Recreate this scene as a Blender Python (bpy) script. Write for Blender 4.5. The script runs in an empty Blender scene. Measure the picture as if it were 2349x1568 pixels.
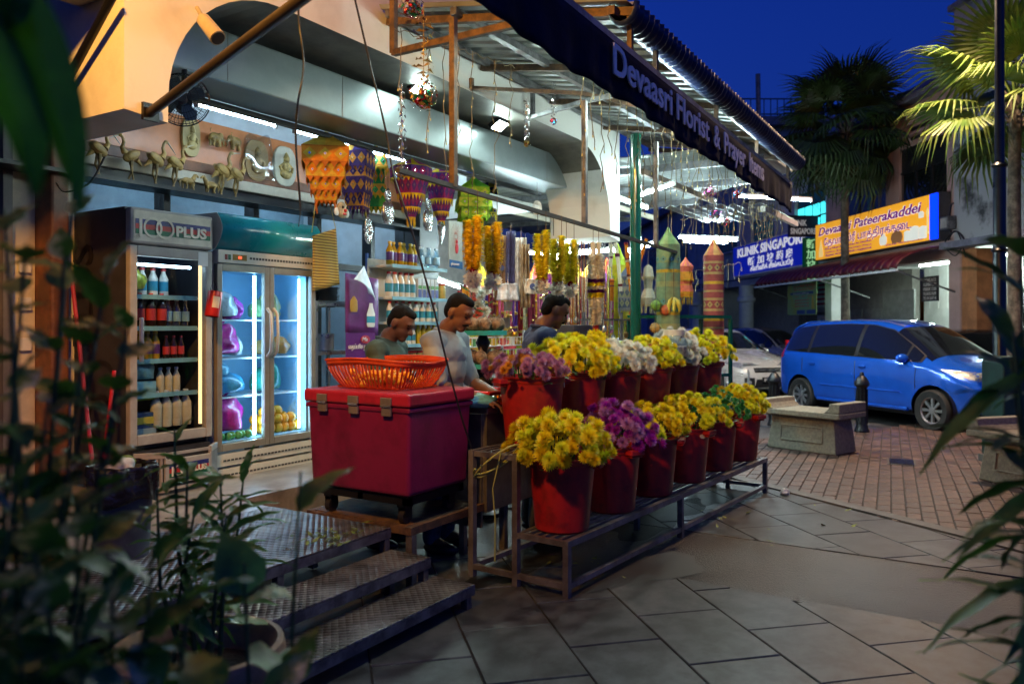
import bpy, bmesh, math, random
from mathutils import Vector, Matrix
random.seed(7)
S = bpy.context.scene
C = S.collection
PI = math.pi
R = math.radians
# ---------------------------------------------------------------- camera, sky, light, exposure
A = R(32); CA, SA = math.cos(A), math.sin(A)
FW, RT, UP = Vector((CA, SA, 0)), Vector((SA, -CA, 0)), Vector((0, 0, 1))
F, CX, HZ, H = 1827.0, 1174.5, 745.0, 1.5
cam = bpy.data.cameras.new('camera'); co = bpy.data.objects.new('camera', cam); C.objects.link(co)
co.location = (0, 0, H)
co.rotation_euler = (R(90), 0, A - R(90))
cam.sensor_width = 36; cam.lens = 36 * F / 2349; cam.shift_y = -39 / 2349
cam.clip_start = .05; cam.clip_end = 900
cam.dof.use_dof = True; cam.dof.focus_distance = 5.4; cam.dof.aperture_fstop = 2.2
S.camera = co
w = bpy.data.worlds.new('World'); S.world = w; w.use_nodes = True
nt = w.node_tree; bg = nt.nodes['Background']
sky = nt.nodes.new('ShaderNodeTexSky'); sky.sky_type = 'NISHITA'; sky.sun_disc = False
sky.sun_elevation = R(-1.0); sky.sun_rotation = R(200); sky.altitude = 0; sky.air_density = 1.0; sky.dust_density = .5; sky.ozone_density = 4
mx = nt.nodes.new('ShaderNodeMix'); mx.data_type = 'RGBA'; mx.blend_type = 'MULTIPLY'; mx.inputs[0].default_value = 1
mx.inputs[7].default_value = (.14, .34, 1, 1)
nt.links.new(sky.outputs[0], mx.inputs[6]); nt.links.new(mx.outputs[2], bg.inputs[0])
bg.inputs[1].default_value = .85
sl = bpy.data.lights.new('sun', 'SUN'); sl.energy = .05; sl.angle = R(20); sl.color = (.62, .74, 1)
so = bpy.data.objects.new('sun', sl); C.objects.link(so); so.rotation_euler = (R(52), 0, R(-60)); so.location = (0, -4, 9)
S.view_settings.view_transform = 'Standard'; S.view_settings.look = 'None'; S.view_settings.gamma = 1
S.view_settings.exposure = 0.12
S.render.engine = 'CYCLES'
cy = S.cycles
cy.use_denoising = True; cy.max_bounces = 6; cy.diffuse_bounces = 3; cy.glossy_bounces = 3; cy.transmission_bounces = 6
cy.transparent_max_bounces = 10; cy.caustics_reflective = False; cy.caustics_refractive = False
cy.sample_clamp_indirect = 4; cy.sample_clamp_direct = 0; cy.use_light_tree = True

# ---------------------------------------------------------------- helpers
def tt(px): return (px - CX) / F
def PD(px, py, d): return FW * d + RT * (tt(px) * d) + Vector((0, 0, H + (HZ - py) / F * d))
def GZ(px, py, z=0.0): return PD(px, py, (H - z) * F / (py - HZ))
def PY(px, py, Y): return PD(px, py, Y / (SA - CA * tt(px)))
def PX(px, py, X): return PD(px, py, X / (CA + SA * tt(px)))

_M = {}
def mat(n, c=(.5, .5, .5), rough=.6, metal=0, var=.12, sc=5, bump=0, bsc=60, em=0, emc=None, trans=0, alpha=1, spec=.5, coat=0, c2=None, cmin=.4, cmax=.62, sheen=0, trl=0):
    if n in _M: return _M[n]
    m = bpy.data.materials.new(n); m.use_nodes = True; _M[n] = m
    t = m.node_tree; b = t.nodes['Principled BSDF']
    c = tuple(c)
    b.inputs['Roughness'].default_value = rough; b.inputs['Metallic'].default_value = metal
    b.inputs['Specular IOR Level'].default_value = spec; b.inputs['Transmission Weight'].default_value = trans
    b.inputs['Alpha'].default_value = alpha; b.inputs['Coat Weight'].default_value = coat
    b.inputs['Base Color'].default_value = c + (1,)
    if sheen: b.inputs['Sheen Weight'].default_value = sheen
    if coat: b.inputs['Coat Roughness'].default_value = .04
    if em:
        b.inputs['Emission Color'].default_value = (emc or c) + (1,); b.inputs['Emission Strength'].default_value = em
    tc = None
    if (var or c2) and not em:
        tc = t.nodes.new('ShaderNodeTexCoord')
        nz = t.nodes.new('ShaderNodeTexNoise'); nz.inputs['Scale'].default_value = sc; nz.inputs['Detail'].default_value = 6; nz.inputs['Roughness'].default_value = .65
        t.links.new(tc.outputs['Object'], nz.inputs['Vector'])
        rp = t.nodes.new('ShaderNodeValToRGB'); rp.color_ramp.elements[0].position = cmin; rp.color_ramp.elements[1].position = cmax
        a = c2 or tuple(max(0, x * (1 - var * 1.6)) for x in c)
        rp.color_ramp.elements[0].color = tuple(a) + (1,)
        rp.color_ramp.elements[1].color = (c if c2 else tuple(min(1, x * (1 + var)) for x in c)) + (1,)
        t.links.new(nz.outputs['Fac'], rp.inputs[0]); t.links.new(rp.outputs[0], b.inputs['Base Color'])
        mr = t.nodes.new('ShaderNodeMapRange'); mr.inputs[3].default_value = max(.02, rough - .1); mr.inputs[4].default_value = min(1, rough + .12)
        t.links.new(nz.outputs['Fac'], mr.inputs[0]); t.links.new(mr.outputs[0], b.inputs['Roughness'])
    if bump:
        if not tc: tc = t.nodes.new('ShaderNodeTexCoord')
        n2 = t.nodes.new('ShaderNodeTexNoise'); n2.inputs['Scale'].default_value = bsc; n2.inputs['Detail'].default_value = 4
        bp = t.nodes.new('ShaderNodeBump'); bp.inputs['Strength'].default_value = bump; bp.inputs['Distance'].default_value = .02
        t.links.new(tc.outputs['Object'], n2.inputs['Vector']); t.links.new(n2.outputs['Fac'], bp.inputs['Height']); t.links.new(bp.outputs[0], b.inputs['Normal'])
    if trl:   # thin cloth / petals: some light passes through
        tb = t.nodes.new('ShaderNodeBsdfTranslucent'); ms = t.nodes.new('ShaderNodeMixShader'); ms.inputs[0].default_value = trl
        src = b.inputs['Base Color'].links
        if src: t.links.new(src[0].from_socket, tb.inputs[0])
        else: tb.inputs[0].default_value = c + (1,)
        out = t.nodes['Material Output']
        t.links.new(b.outputs[0], ms.inputs[1]); t.links.new(tb.outputs[0], ms.inputs[2]); t.links.new(ms.outputs[0], out.inputs[0])
    return m

def thin_glass(n, tint=(.93, .97, 1), gl=.02, add=0):
    m = bpy.data.materials.new(n); m.use_nodes = True; t = m.node_tree; _M[n] = m
    t.nodes.remove(t.nodes['Principled BSDF']); tr = t.nodes.new('ShaderNodeBsdfTransparent'); tr.inputs[0].default_value = tint + (1,)
    g_ = t.nodes.new('ShaderNodeBsdfGlossy'); g_.inputs['Roughness'].default_value = gl; fz = t.nodes.new('ShaderNodeFresnel'); fz.inputs[0].default_value = 1.5
    ad = t.nodes.new('ShaderNodeMath'); ad.operation = 'ADD'; ad.inputs[1].default_value = add; ge = t.nodes.new('ShaderNodeNewGeometry'); iv = t.nodes.new('ShaderNodeMath'); iv.operation = 'SUBTRACT'; iv.inputs[0].default_value = 1; t.links.new(ge.outputs['Backfacing'], iv.inputs[1])
    mu_ = t.nodes.new('ShaderNodeMath'); mu_.operation = 'MULTIPLY'; t.links.new(fz.outputs[0], mu_.inputs[0]); t.links.new(iv.outputs[0], mu_.inputs[1]); t.links.new(mu_.outputs[0], ad.inputs[0])
    ms = t.nodes.new('ShaderNodeMixShader'); t.links.new(ad.outputs[0], ms.inputs[0]); t.links.new(tr.outputs[0], ms.inputs[1]); t.links.new(g_.outputs[0], ms.inputs[2])
    t.links.new(ms.outputs[0], t.nodes['Material Output'].inputs[0]); return m

def link(o, parent=None):
    C.objects.link(o)
    if parent: o.parent = parent
    return o
def wm(o):
    m = o.matrix_basis.copy()
    while o.parent: o = o.parent; m = o.matrix_basis @ m
    return m
def tag(o, label=None, cat=None, group=None, kind=None):
    if label: o['label'] = label
    if cat: o['category'] = cat
    if group: o['group'] = group
    if kind: o['kind'] = kind
    return o
def thing(name, label, cat, loc=(0, 0, 0), rz=0, group=None):
    o = bpy.data.objects.new(name, None); o.empty_display_size = .1
    o.location = loc; o.rotation_euler = (0, 0, rz); link(o)
    return tag(o, label, cat, group)
def dup(root, loc=None, rz=None, label=None, group=None, parent=None):
    r = root.copy(); link(r)
    r.parent = parent
    if loc is not None: r.location = loc
    if rz is not None: r.rotation_euler = (0, 0, rz)
    if label: r['label'] = label
    if group: r['group'] = group
    for ch in list(root.children): dup(ch, parent=r)
    return r

class MB:
    def __init__(s): s.v = []; s.f = []; s.m = []; s.mi = 0
    def add(s, vs, fs, mi=None):
        k = len(s.v); s.v += [tuple(p) for p in vs]
        for f in fs: s.f.append(tuple(i + k for i in f)); s.m.append(s.mi if mi is None else mi)
        return s
    def bx(s, x0, x1, y0, y1, z0, z1, mi=None, tx=0, ty=0):
        return s.add([(x0, y0, z0), (x1, y0, z0), (x1, y1, z0), (x0, y1, z0), (x0 + tx, y0 + ty, z1), (x1 - tx, y0 + ty, z1), (x1 - tx, y1 - ty, z1), (x0 + tx, y1 - ty, z1)],
                     [(0, 3, 2, 1), (4, 5, 6, 7), (0, 1, 5, 4), (1, 2, 6, 5), (2, 3, 7, 6), (3, 0, 4, 7)], mi)
    def box(s, c, sz, rot=None, mi=None):
        m = (rot if rot is not None else Matrix.Identity(3)); c = Vector(c)
        vs = [c + m @ Vector((a * sz[0] / 2, b * sz[1] / 2, d * sz[2] / 2)) for d in (-1, 1) for a, b in ((-1, -1), (1, -1), (1, 1), (-1, 1))]
        return s.add(vs, [(0, 3, 2, 1), (4, 5, 6, 7), (0, 1, 5, 4), (1, 2, 6, 5), (2, 3, 7, 6), (3, 0, 4, 7)], mi)
    def bar(s, p, q, w, h=None, mi=None, up=None):
        p, q = Vector(p), Vector(q); d = (q - p).normalized(); h = h or w
        u = up or (Vector((0, 0, 1)) if abs(d.z) < .95 else Vector((0, 1, 0)))
        a = d.cross(u).normalized() * (w / 2); b = a.normalized().cross(d).normalized() * (h / 2)
        vs = [e + x + y for e in (p, q) for x, y in ((-a, -b), (a, -b), (a, b), (-a, b))]
        return s.add(vs, [(0, 1, 2, 3), (7, 6, 5, 4), (4, 5, 1, 0), (5, 6, 2, 1), (6, 7, 3, 2), (7, 4, 0, 3)], mi)
    def tube(s, pts, r, n=6, cap=True, mi=None):
        pts = [Vector(p) for p in pts]; N = len(pts)
        rs = r if isinstance(r, (list, tuple)) else [r] * N
        vs = []; pu = None
        for i, p in enumerate(pts):
            d = (pts[min(i + 1, N - 1)] - pts[max(i - 1, 0)])
            d = d.normalized() if d.length > 1e-9 else Vector((0, 0, 1))
            if pu is None: pu = d.orthogonal().normalized()
            a = (pu - d * pu.dot(d)); a = a.normalized() if a.length > 1e-6 else d.orthogonal().normalized()
            pu = a; b = d.cross(a)
            for k in range(n):
                t = 2 * PI * k / n; vs.append(p + (a * math.cos(t) + b * math.sin(t)) * rs[i])
        fs = [(i * n + k, i * n + (k + 1) % n, (i + 1) * n + (k + 1) % n, (i + 1) * n + k) for i in range(N - 1) for k in range(n)]
        if cap: fs += [tuple(range(n - 1, -1, -1)), tuple(range((N - 1) * n, N * n))]
        return s.add(vs, fs, mi)
    def lathe(s, prof, n=16, c=(0, 0, 0), sx=1, sy=1, cap=True, mi=None, sq=0):
        vs = []
        for r, z in prof:
            for k in range(n):
                t = 2 * PI * k / n + (PI / n if sq else 0); vs.append((c[0] + r * math.cos(t) * sx, c[1] + r * math.sin(t) * sy, c[2] + z))
        N = len(prof)
        fs = [(i * n + k, i * n + (k + 1) % n, (i + 1) * n + (k + 1) % n, (i + 1) * n + k) for i in range(N - 1) for k in range(n)]
        if cap: fs += [tuple(range(n - 1, -1, -1)), tuple(range((N - 1) * n, N * n))]
        return s.add(vs, fs, mi)
    def sph(s, c, r, nu=10, nv=7, mi=None, rot=None):
        r = r if isinstance(r, (tuple, list)) else (r, r, r); c = Vector(c)
        vs = []; m = rot if rot is not None else Matrix.Identity(3)
        for j in range(1, nv):
            ph = PI * j / nv
            for k in range(nu):
                t = 2 * PI * k / nu; vs.append(c + m @ Vector((r[0] * math.sin(ph) * math.cos(t), r[1] * math.sin(ph) * math.sin(t), -r[2] * math.cos(ph))))
        vs += [c + m @ Vector((0, 0, -r[2])), c + m @ Vector((0, 0, r[2]))]
        b, tp = len(vs) - 2, len(vs) - 1
        fs = [(j * nu + k, j * nu + (k + 1) % nu, (j + 1) * nu + (k + 1) % nu, (j + 1) * nu + k) for j in range(nv - 2) for k in range(nu)]
        fs += [(b, (k + 1) % nu, k) for k in range(nu)] + [(tp, (nv - 2) * nu + k, (nv - 2) * nu + (k + 1) % nu) for k in range(nu)]
        return s.add(vs, fs, mi)
    def prism(s, poly, th, o=(0, 0, 0), u=(1, 0, 0), v=(0, 0, 1), mi=None):
        o, u, v = Vector(o), Vector(u).normalized(), Vector(v).normalized(); n = u.cross(v)
        k = len(poly)
        vs = [o + u * a + v * b for a, b in poly] + [o + u * a + v * b + n * th for a, b in poly]
        return s.add(vs, [tuple(range(k - 1, -1, -1)), tuple(range(k, 2 * k))] + [(i, (i + 1) % k, k + (i + 1) % k, k + i) for i in range(k)], mi)
    def grid(s, fn, nu, nv, mi=None, closeu=False):
        vs = [fn(i / (nu if closeu else nu - 1 or 1), j / (nv - 1)) for j in range(nv) for i in range(nu)]
        e = nu if closeu else nu - 1
        return s.add(vs, [(j * nu + i, j * nu + (i + 1) % nu, (j + 1) * nu + (i + 1) % nu, (j + 1) * nu + i) for j in range(nv - 1) for i in range(e)], mi)
    def quad(s, a, b, c, d, mi=None): return s.add([a, b, c, d], [(0, 1, 2, 3)], mi)
    def mesh(s, name, mats, smooth=None, inv=None):
        m = bpy.data.meshes.new(name)
        m.from_pydata([inv @ Vector(p) for p in s.v] if inv else s.v, [], s.f)
        for x in (mats if isinstance(mats, (list, tuple)) else [mats]): m.materials.append(x)
        if any(s.m): m.polygons.foreach_set('material_index', s.m)
        m.update()
        bm = bmesh.new(); bm.from_mesh(m); bmesh.ops.recalc_face_normals(bm, faces=bm.faces[:]); bm.to_mesh(m); bm.free()
        if smooth is not None:
            m.polygons.foreach_set('use_smooth', [True] * len(m.polygons)); m.set_sharp_from_angle(angle=R(smooth))
        return m
    def build(s, name, mats, parent=None, smooth=None, bevel=0, world=False, thick=0, sub=0, seg=2):
        inv = wm(parent).inverted() if (world and parent) else None
        o = bpy.data.objects.new(name, s.mesh(name, mats, smooth, inv)); link(o, parent)
        if thick:
            md = o.modifiers.new('s', 'SOLIDIFY'); md.thickness = thick; md.offset = 0
        if bevel:
            md = o.modifiers.new('b', 'BEVEL'); md.width = bevel; md.segments = seg; md.limit_method = 'ANGLE'; md.angle_limit = R(35)
        if sub:
            md = o.modifiers.new('d', 'SUBSURF'); md.levels = sub; md.render_levels = sub
        return o
def bxo(name, m, parent, x0, x1, y0, y1, z0, z1, bevel=0, **k):
    return MB().bx(x0, x1, y0, y1, z0, z1).build(name, m, parent, bevel=bevel, **k)
def text(body, size, m, parent, o, u, v, name='lettering', ext=.003, w=None, bold=0, shear=0, al='LEFT', sp=1):
    """flat raised lettering: origin o, reading direction u, up v; w scales it to a width"""
    c = bpy.data.curves.new('t', 'FONT'); c.body = body; c.size = size; c.offset = bold; c.shear = shear; c.align_x = al; c.extrude = ext; c.space_character = sp; c.resolution_u = 3
    ob = bpy.data.objects.new('t', c); C.objects.link(ob)
    me = bpy.data.meshes.new_from_object(ob.evaluated_get(bpy.context.evaluated_depsgraph_get()))
    bpy.data.objects.remove(ob); bpy.data.curves.remove(c)
    xs = [p.co.x for p in me.vertices]; s = 1 if not w or not xs else w / (max(xs) - min(xs))
    o, u, v = Vector(o), Vector(u).normalized(), Vector(v).normalized(); n = u.cross(v)
    for p in me.vertices: q = p.co.copy(); p.co = o + u * (q.x * s) + v * q.y + n * q.z
    me.name = name; me.materials.clear(); me.materials.append(m)
    return link(bpy.data.objects.new(name, me), parent)
def lerp(a, b, t): return a + (b - a) * t
def rot(ax, a): return Matrix.Rotation(a, 3, ax)
def struct(o, **k): return tag(o, kind='structure', **k)

# materials used all over
white = mat('white_paint', (.72, .72, .70), .55, var=.07, sc=2.5, bump=.05)
cream = mat('cream_paint', (.62, .55, .42), .6, var=.1)
steel = mat('grey_steel', (.16, .16, .17), .45, .6, var=.3, sc=9)
rust = mat('rusty_steel', (.17, .10, .055), .7, .3, var=.5, sc=14, c2=(.07, .045, .035))
dark = mat('black_plastic', (.015, .015, .017), .45)
blackm = mat('black_metal', (.012, .012, .014), .35, .4)
alu = mat('brushed_aluminium', (.55, .55, .56), .28, .9, var=.06)
wood = mat('brown_wood', (.20, .075, .03), .5, var=.3, sc=4)
tube_em = mat('lit_tube', (1, 1, 1), em=200, emc=(.70, .96, 1.0))
tube_in = mat('lit_inner_tube', (1, 1, 1), em=70, emc=(.55, .78, 1.0))
flood_em = mat('lit_flood_lens', (1, 1, 1), em=420, emc=(.76, 1.0, .93))
val_em = mat('added_valance_tube', (1, 1, 1), em=210, emc=(.80, 1.0, .90))
# ================================================================= GROUND
def nodes(m): return m.node_tree.nodes, m.node_tree.links, m.node_tree.nodes['Principled BSDF']
def randtone(m, lo=.75, hi=1.2):
    n, l, b = nodes(m); oi = n.new('ShaderNodeObjectInfo'); mr = n.new('ShaderNodeMapRange'); mr.inputs[3].default_value = lo; mr.inputs[4].default_value = hi
    mu = n.new('ShaderNodeMix'); mu.data_type = 'RGBA'; mu.blend_type = 'MULTIPLY'; mu.inputs[0].default_value = 1
    s = b.inputs['Base Color'].links[0].from_socket; l.new(oi.outputs['Random'], mr.inputs[0]); l.new(s, mu.inputs[6]); l.new(mr.outputs[0], mu.inputs[7]); l.new(mu.outputs[2], b.inputs['Base Color'])
    return m
asphalt = mat('asphalt', (.055, .052, .05), .42, var=.35, sc=3, bump=.5, bsc=90)
wetasph = mat('patched_asphalt', (.034, .036, .037), .36, var=.6, sc=1.7, bump=.45, bsc=95, c2=(.007, .007, .008), cmin=.40, cmax=.58)
slabm = randtone(mat('granite_slab', (.054, .060, .063), .40, var=.34, sc=7, bump=.10, bsc=220), .82, 1.15)
bedm = mat('joint_mortar', (.045, .042, .04), .8)
brickm = randtone(mat('brick_paver', (.085, .045, .033), .5, var=.3, sc=7, bump=.25, bsc=90), .65, 1.25)
kerbm = mat('dark_kerb', (.085, .082, .078), .6, var=.25)
g = MB()
for i in range(12):
    for j in range(12):
        x0, y0 = -70 + i * 20, -110 + j * 20
        g.add([(x0, y0, -.03), (x0 + 20, y0, -.03), (x0 + 20, y0 + 20, -.03), (x0, y0 + 20, -.03)], [(0, 1, 2, 3)])
struct(g.build('road', asphalt))
def clip(poly, hp):
    for (a, b, c) in hp:          # keep a*x+b*y<=c
        out = []
        for i in range(len(poly)):
            p, q = poly[i], poly[(i + 1) % len(poly)]
            fp, fq = a * p[0] + b * p[1] - c, a * q[0] + b * q[1] - c
            if fp <= 0: out.append(p)
            if (fp < 0 < fq) or (fq < 0 < fp):
                t = fp / (fp - fq); out.append((p[0] + (q[0] - p[0]) * t, p[1] + (q[1] - p[1]) * t))
        poly = out
        if len(poly) < 3: return []
    return poly
def area(p): return abs(sum(p[i][0] * p[(i + 1) % len(p)][1] - p[(i + 1) % len(p)][0] * p[i][1] for i in range(len(p)))) / 2
KD = Vector((7.52 - 6.336, 1.80 + .08)).normalized(); KN = (KD.y, -KD.x); KC = KN[0] * 7.52 + KN[1] * 1.80   # pavement / brick boundary, bricks on the + side
pave = MB().add([(-2, -4, -.014), (4.55, -4, -.014), (4.55, 5, -.014), (-2, 5, -.014)], [(0, 1, 2, 3)])
pq = clip([(5.6, -4), (12, -4), (12, 5), (5.6, 5)], [(KN[0], KN[1], KC)])
pave.add([(x, y, -.014) for x, y in pq], [tuple(range(len(pq)))])
pv = struct(pave.build('pavement', bedm))
st = MB().grid(lambda u, v: (lerp(4.52, 5.63, u) + .015 * math.sin(v * 23), lerp(-4, 2.9, v), -.006 - .008 * math.sin(u * PI)), 10, 40)
struct(st.build('asphalt_strip', wetasph, smooth=60))
e1, e2 = Vector((1, 1)) / math.sqrt(2), Vector((1, -1)) / math.sqrt(2)
p0 = Vector((3.94, 1.094))
n = 0
for reg in ([(1, 0, 4.53), (-1, 0, .4), (0, 1, 3.4), (0, -1, 2.2)], [(-1, 0, -5.62), (KN[0], KN[1], KC - .1), (0, 1, 3.4), (0, -1, 2.2)]):
    for i in range(-14, 15):
        for j in range(-16, 16):
            c = p0 + e2 * (i * .458) + e1 * (j * .6 + (.3 if i % 2 else 0)); gp = .004
            poly = [c + e2 * a + e1 * b for a, b in ((gp, gp), (.458 - gp, gp), (.458 - gp, .6 - gp), (gp, .6 - gp))]
            poly = clip([(p.x, p.y) for p in poly], reg)
            if poly and area(poly) > .012:
                z = random.uniform(-.0025, .0015)
                cx = sum(p[0] for p in poly) / len(poly); cyy = sum(p[1] for p in poly) / len(poly)
                m = MB(); k = len(poly)
                top = [(cx + (x - cx) * .985, cyy + (y - cyy) * .985, z + random.uniform(-.001, .001)) for x, y in poly]
                m.add([(x, y, -.02) for x, y in poly] + [(x, y, z - .004) for x, y in poly] + top,
                      [tuple(range(2 * k, 3 * k))] + [(a * k + q, a * k + (q + 1) % k, (a + 1) * k + (q + 1) % k, (a + 1) * k + q) for a in (0, 1) for q in range(k)])
                m.build('slab', slabm, pv); n += 1
# kerb line along the bricks
kp = [Vector((7.52, 1.8)) + KD * s for s in (-5, 2.2)]
m = MB(); m.bar((kp[0].x, kp[0].y, -.012), (kp[1].x, kp[1].y, -.012), .13, .035)
struct(m.build('kerb_strip', kerbm))
# brick paving
ba = R(6.6); b1, b2 = Vector((math.cos(ba), math.sin(ba))), Vector((-math.sin(ba), math.cos(ba)))
breg = [(-KN[0], -KN[1], -KC - .07), (.514, .857, 7.87), (0, -1, 6), (1, 0, 15.5), (0, 1, 4.5)]
bq = clip([(4, -6), (15.5, -6), (15.5, 5), (4, 5)], breg)
bp = struct(MB().add([(x, y, -.012) for x, y in bq], [tuple(range(len(bq)))]).build('brick_paving', bedm))
bl, bw = .215, .108; cand = []
for i in range(-60, 60):
    for j in range(-90, 90):
        c = Vector((9, 0)) + b1 * (i * bl + (bl / 2 if j % 2 else 0)) + b2 * (j * bw)
        if all(a * c.x + b * c.y <= k + .06 for a, b, k in breg):
            d = c.dot(FW.xy); t = c.dot(RT.xy) / d
            cand.append((d if -.7 < t < .68 and 4 < d else 99 + d, c))
cand.sort(key=lambda q: q[0])
g1 = .0055
bv = [(-bl / 2 + g1, -bw / 2 + g1), (bl / 2 - g1, -bw / 2 + g1), (bl / 2 - g1, bw / 2 - g1), (-bl / 2 + g1, bw / 2 - g1)]
def brickgeo(m, c, z, ang, sx=.0):
    R2 = Matrix.Rotation(ang, 2)
    q = [c + R2 @ Vector(p) for p in bv]; q2 = [c + R2 @ (Vector(p) * .94) for p in bv]
    m.add([(p.x, p.y, z - .02) for p in q] + [(p.x, p.y, z - .004) for p in q] + [(p.x, p.y, z) for p in q2],
          [(8, 9, 10, 11)] + [(a * 4 + k, a * 4 + (k + 1) % 4, (a + 1) * 4 + (k + 1) % 4, (a + 1) * 4 + k) for a in (0, 1) for k in range(4)])
mm = MB(); brickgeo(mm, Vector((0, 0)), 0, 0); bme = mm.mesh('brick', brickm)
for d, c in cand[:290]:
    o = link(bpy.data.objects.new('brick', bme), bp); o.location = (c.x, c.y, random.uniform(-.003, .002)); o.rotation_euler = (random.uniform(-.01, .01), random.uniform(-.01, .01), ba + random.uniform(-.012, .012))
mm = MB()
for d, c in cand[290:]: brickgeo(mm, c, random.uniform(-.003, .002), ba + random.uniform(-.01, .01))
brickfar = mat('brick_paver_far', (.085, .045, .033), .5, var=.45, sc=4, bump=.2)
tag(mm.build('brick_rows', brickfar, bp), kind='stuff')
pud = thin_glass('shallow_water', (.50, .51, .52), .36, .02)
for i, (cx_, cy_, rx, ry, sd_, lab) in enumerate(((4.35, 2.62, .55, .20, 1, 'wet film under the near end of the flower rack'), (5.9, 2.35, .6, .3, 3, 'wet film under the middle of the flower rack'), (4.55, 2.0, .5, .3, 5, 'wet film below the front bucket'), (6.9, 2.2, .5, .25, 6, 'wet film under the far end of the flower rack'))):
    r_ = random.Random(sd_); ph = [r_.uniform(0, 6.3) for _ in range(4)]; n_ = 48; ring_ = []
    for k in range(n_):
        a = 2 * PI * k / n_; f = 1 + .22 * math.sin(2 * a + ph[0]) + .16 * math.sin(3 * a + ph[1]) + .10 * math.sin(7 * a + ph[2]) + .05 * math.sin(13 * a + ph[3]); ring_.append((cx_ + rx * f * math.cos(a), cy_ + ry * f * math.sin(a), .0045))
    struct(MB().add(ring_, [tuple(range(n_))]).build('puddle', pud), label=lab)
# small drain cover in the bricks
dc = GZ(2068, 1060); dr = thing('drain_cover', 'small dark square drain cover set in the red bricks', 'drain cover', (dc.x, dc.y, 0), ba)
bxo('frame', kerbm, dr, -.2, .2, -.14, .14, -.01, .006); 
for k in range(5): bxo('slat', blackm, dr, -.17 + k * .07, -.12 + k * .07, -.12, .12, .006, .014)

# ================================================================= SHOP BUILDING
plate = mat('tread_plate', (.26, .25, .24), .3, .75, var=.35, sc=5)
nn, ll, bb = nodes(plate)
tc = nn.new('ShaderNodeTexCoord'); mp = nn.new('ShaderNodeMapping'); mp.inputs['Rotation'].default_value = (0, 0, R(45)); mp.inputs['Scale'].default_value = (30, 30, 30)
vo = nn.new('ShaderNodeTexVoronoi'); vo.inputs['Randomness'].default_value = 0; vo.inputs['Scale'].default_value = 1
bpn = nn.new('ShaderNodeBump'); bpn.inputs['Strength'].default_value = .9; bpn.inputs['Distance'].default_value = .02; bpn.invert = True
ll.new(tc.outputs['Object'], mp.inputs[0]); ll.new(mp.outputs[0], vo.inputs['Vector']); ll.new(vo.outputs['Distance'], bpn.inputs['Height']); ll.new(bpn.outputs[0], bb.inputs['Normal'])
def plat(name, label, x0, x1, y0, y1, z, legs, seams=()):
    t = thing(name, label, 'metal step', (x0, y0, 0))
    L, Dp = x1 - x0, y1 - y0
    xs = [0] + list(seams) + [L]
    for a, b in zip(xs, xs[1:]): bxo('tread_sheet', plate, t, a + .003, b - .003, .0, Dp, z - .008, z, bevel=.002)
    f = MB(); f.bar((0, .02, z - .034), (L, .02, z - .034), .04, .048); f.bar((0, Dp - .02, z - .034), (L, Dp - .02, z - .034), .04, .048)
    for x in (.02, L - .02): f.bar((x, .04, z - .034), (x, Dp - .04, z - .034), .04, .046)
    f.build('edge_frame', steel, t)
    for lx in legs:
        for ly in (.022, Dp - .022): bxo('leg', steel, t, lx - .02, lx + .02, ly - .02, ly + .02, 0, z - .06)
    return t
plat('metal_step', 'lowest patterned steel step just above the paving', 1.0, 3.5, 2.42, 2.70, .12, (.05, 2.45))
plat('metal_step', 'middle patterned steel step between the bottom step and the landing', 1.0, 3.44, 2.67, 2.95, .24, (.05, 1.2, 2.4))
plat('metal_platform', 'wide patterned steel landing at the top of the steps with fallen leaves on it', .9, 3.45, 2.96, 3.95, .36, (.05, 1.75, 2.52), (1.2,))
tilem = mat('shop_floor_tile', (.30, .28, .25), .35, var=.2)
fl = MB(); fl.bx(-.5, 3.47, 3.96, 5.9, .0, .35); fl.bx(3.47, 12.5, 4.3, 9.0, .0, .35)
struct(fl.build('shop_floor', tilem))
shop = thing('florist_shop', 'cream and white shophouse front with a wide rounded arch over the florist', 'shop', (2.4, 3.82, 0))
inwall = mat('inner_white_wall', (.60, .66, .68), .5, var=.06)
orange = mat('orange_board', (.62, .22, .075), .35, var=.12, sc=2)
fascia = mat('aged_white_plaster', (.66, .655, .63), .6, var=.12, sc=1.6, bump=.06, c2=(.50, .49, .46), cmin=.28, cmax=.5)
shutter = mat('shutter_box_steel', (.27, .31, .32), .38, .85, var=.1, sc=1.2)
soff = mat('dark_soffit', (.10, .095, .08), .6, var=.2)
# arch fascia: outline in x,z extruded along y
def arch_poly():
    xl, xr, zt = 2.39, 8.46, 4.9
    p = [(xl, 2.60), (2.64, 2.58), (2.64, 2.70)]
    for k in range(1, 13):
        a = PI - (PI / 2) * k / 12; p.append((3.42 + .78 * math.cos(a), 2.70 + .76 * math.sin(a)))
    p.append((7.40, 3.44))
    for k in range(1, 13):
        a = PI / 2 - (PI / 2) * k / 12; p.append((7.40 + .80 * math.cos(a), 2.66 + .78 * math.sin(a)))
    p += [(8.20, 2.50), (xr, 2.46), (xr, zt), (xl, zt)]
    return p
ap = arch_poly()
m = MB(); k = len(ap)
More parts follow.
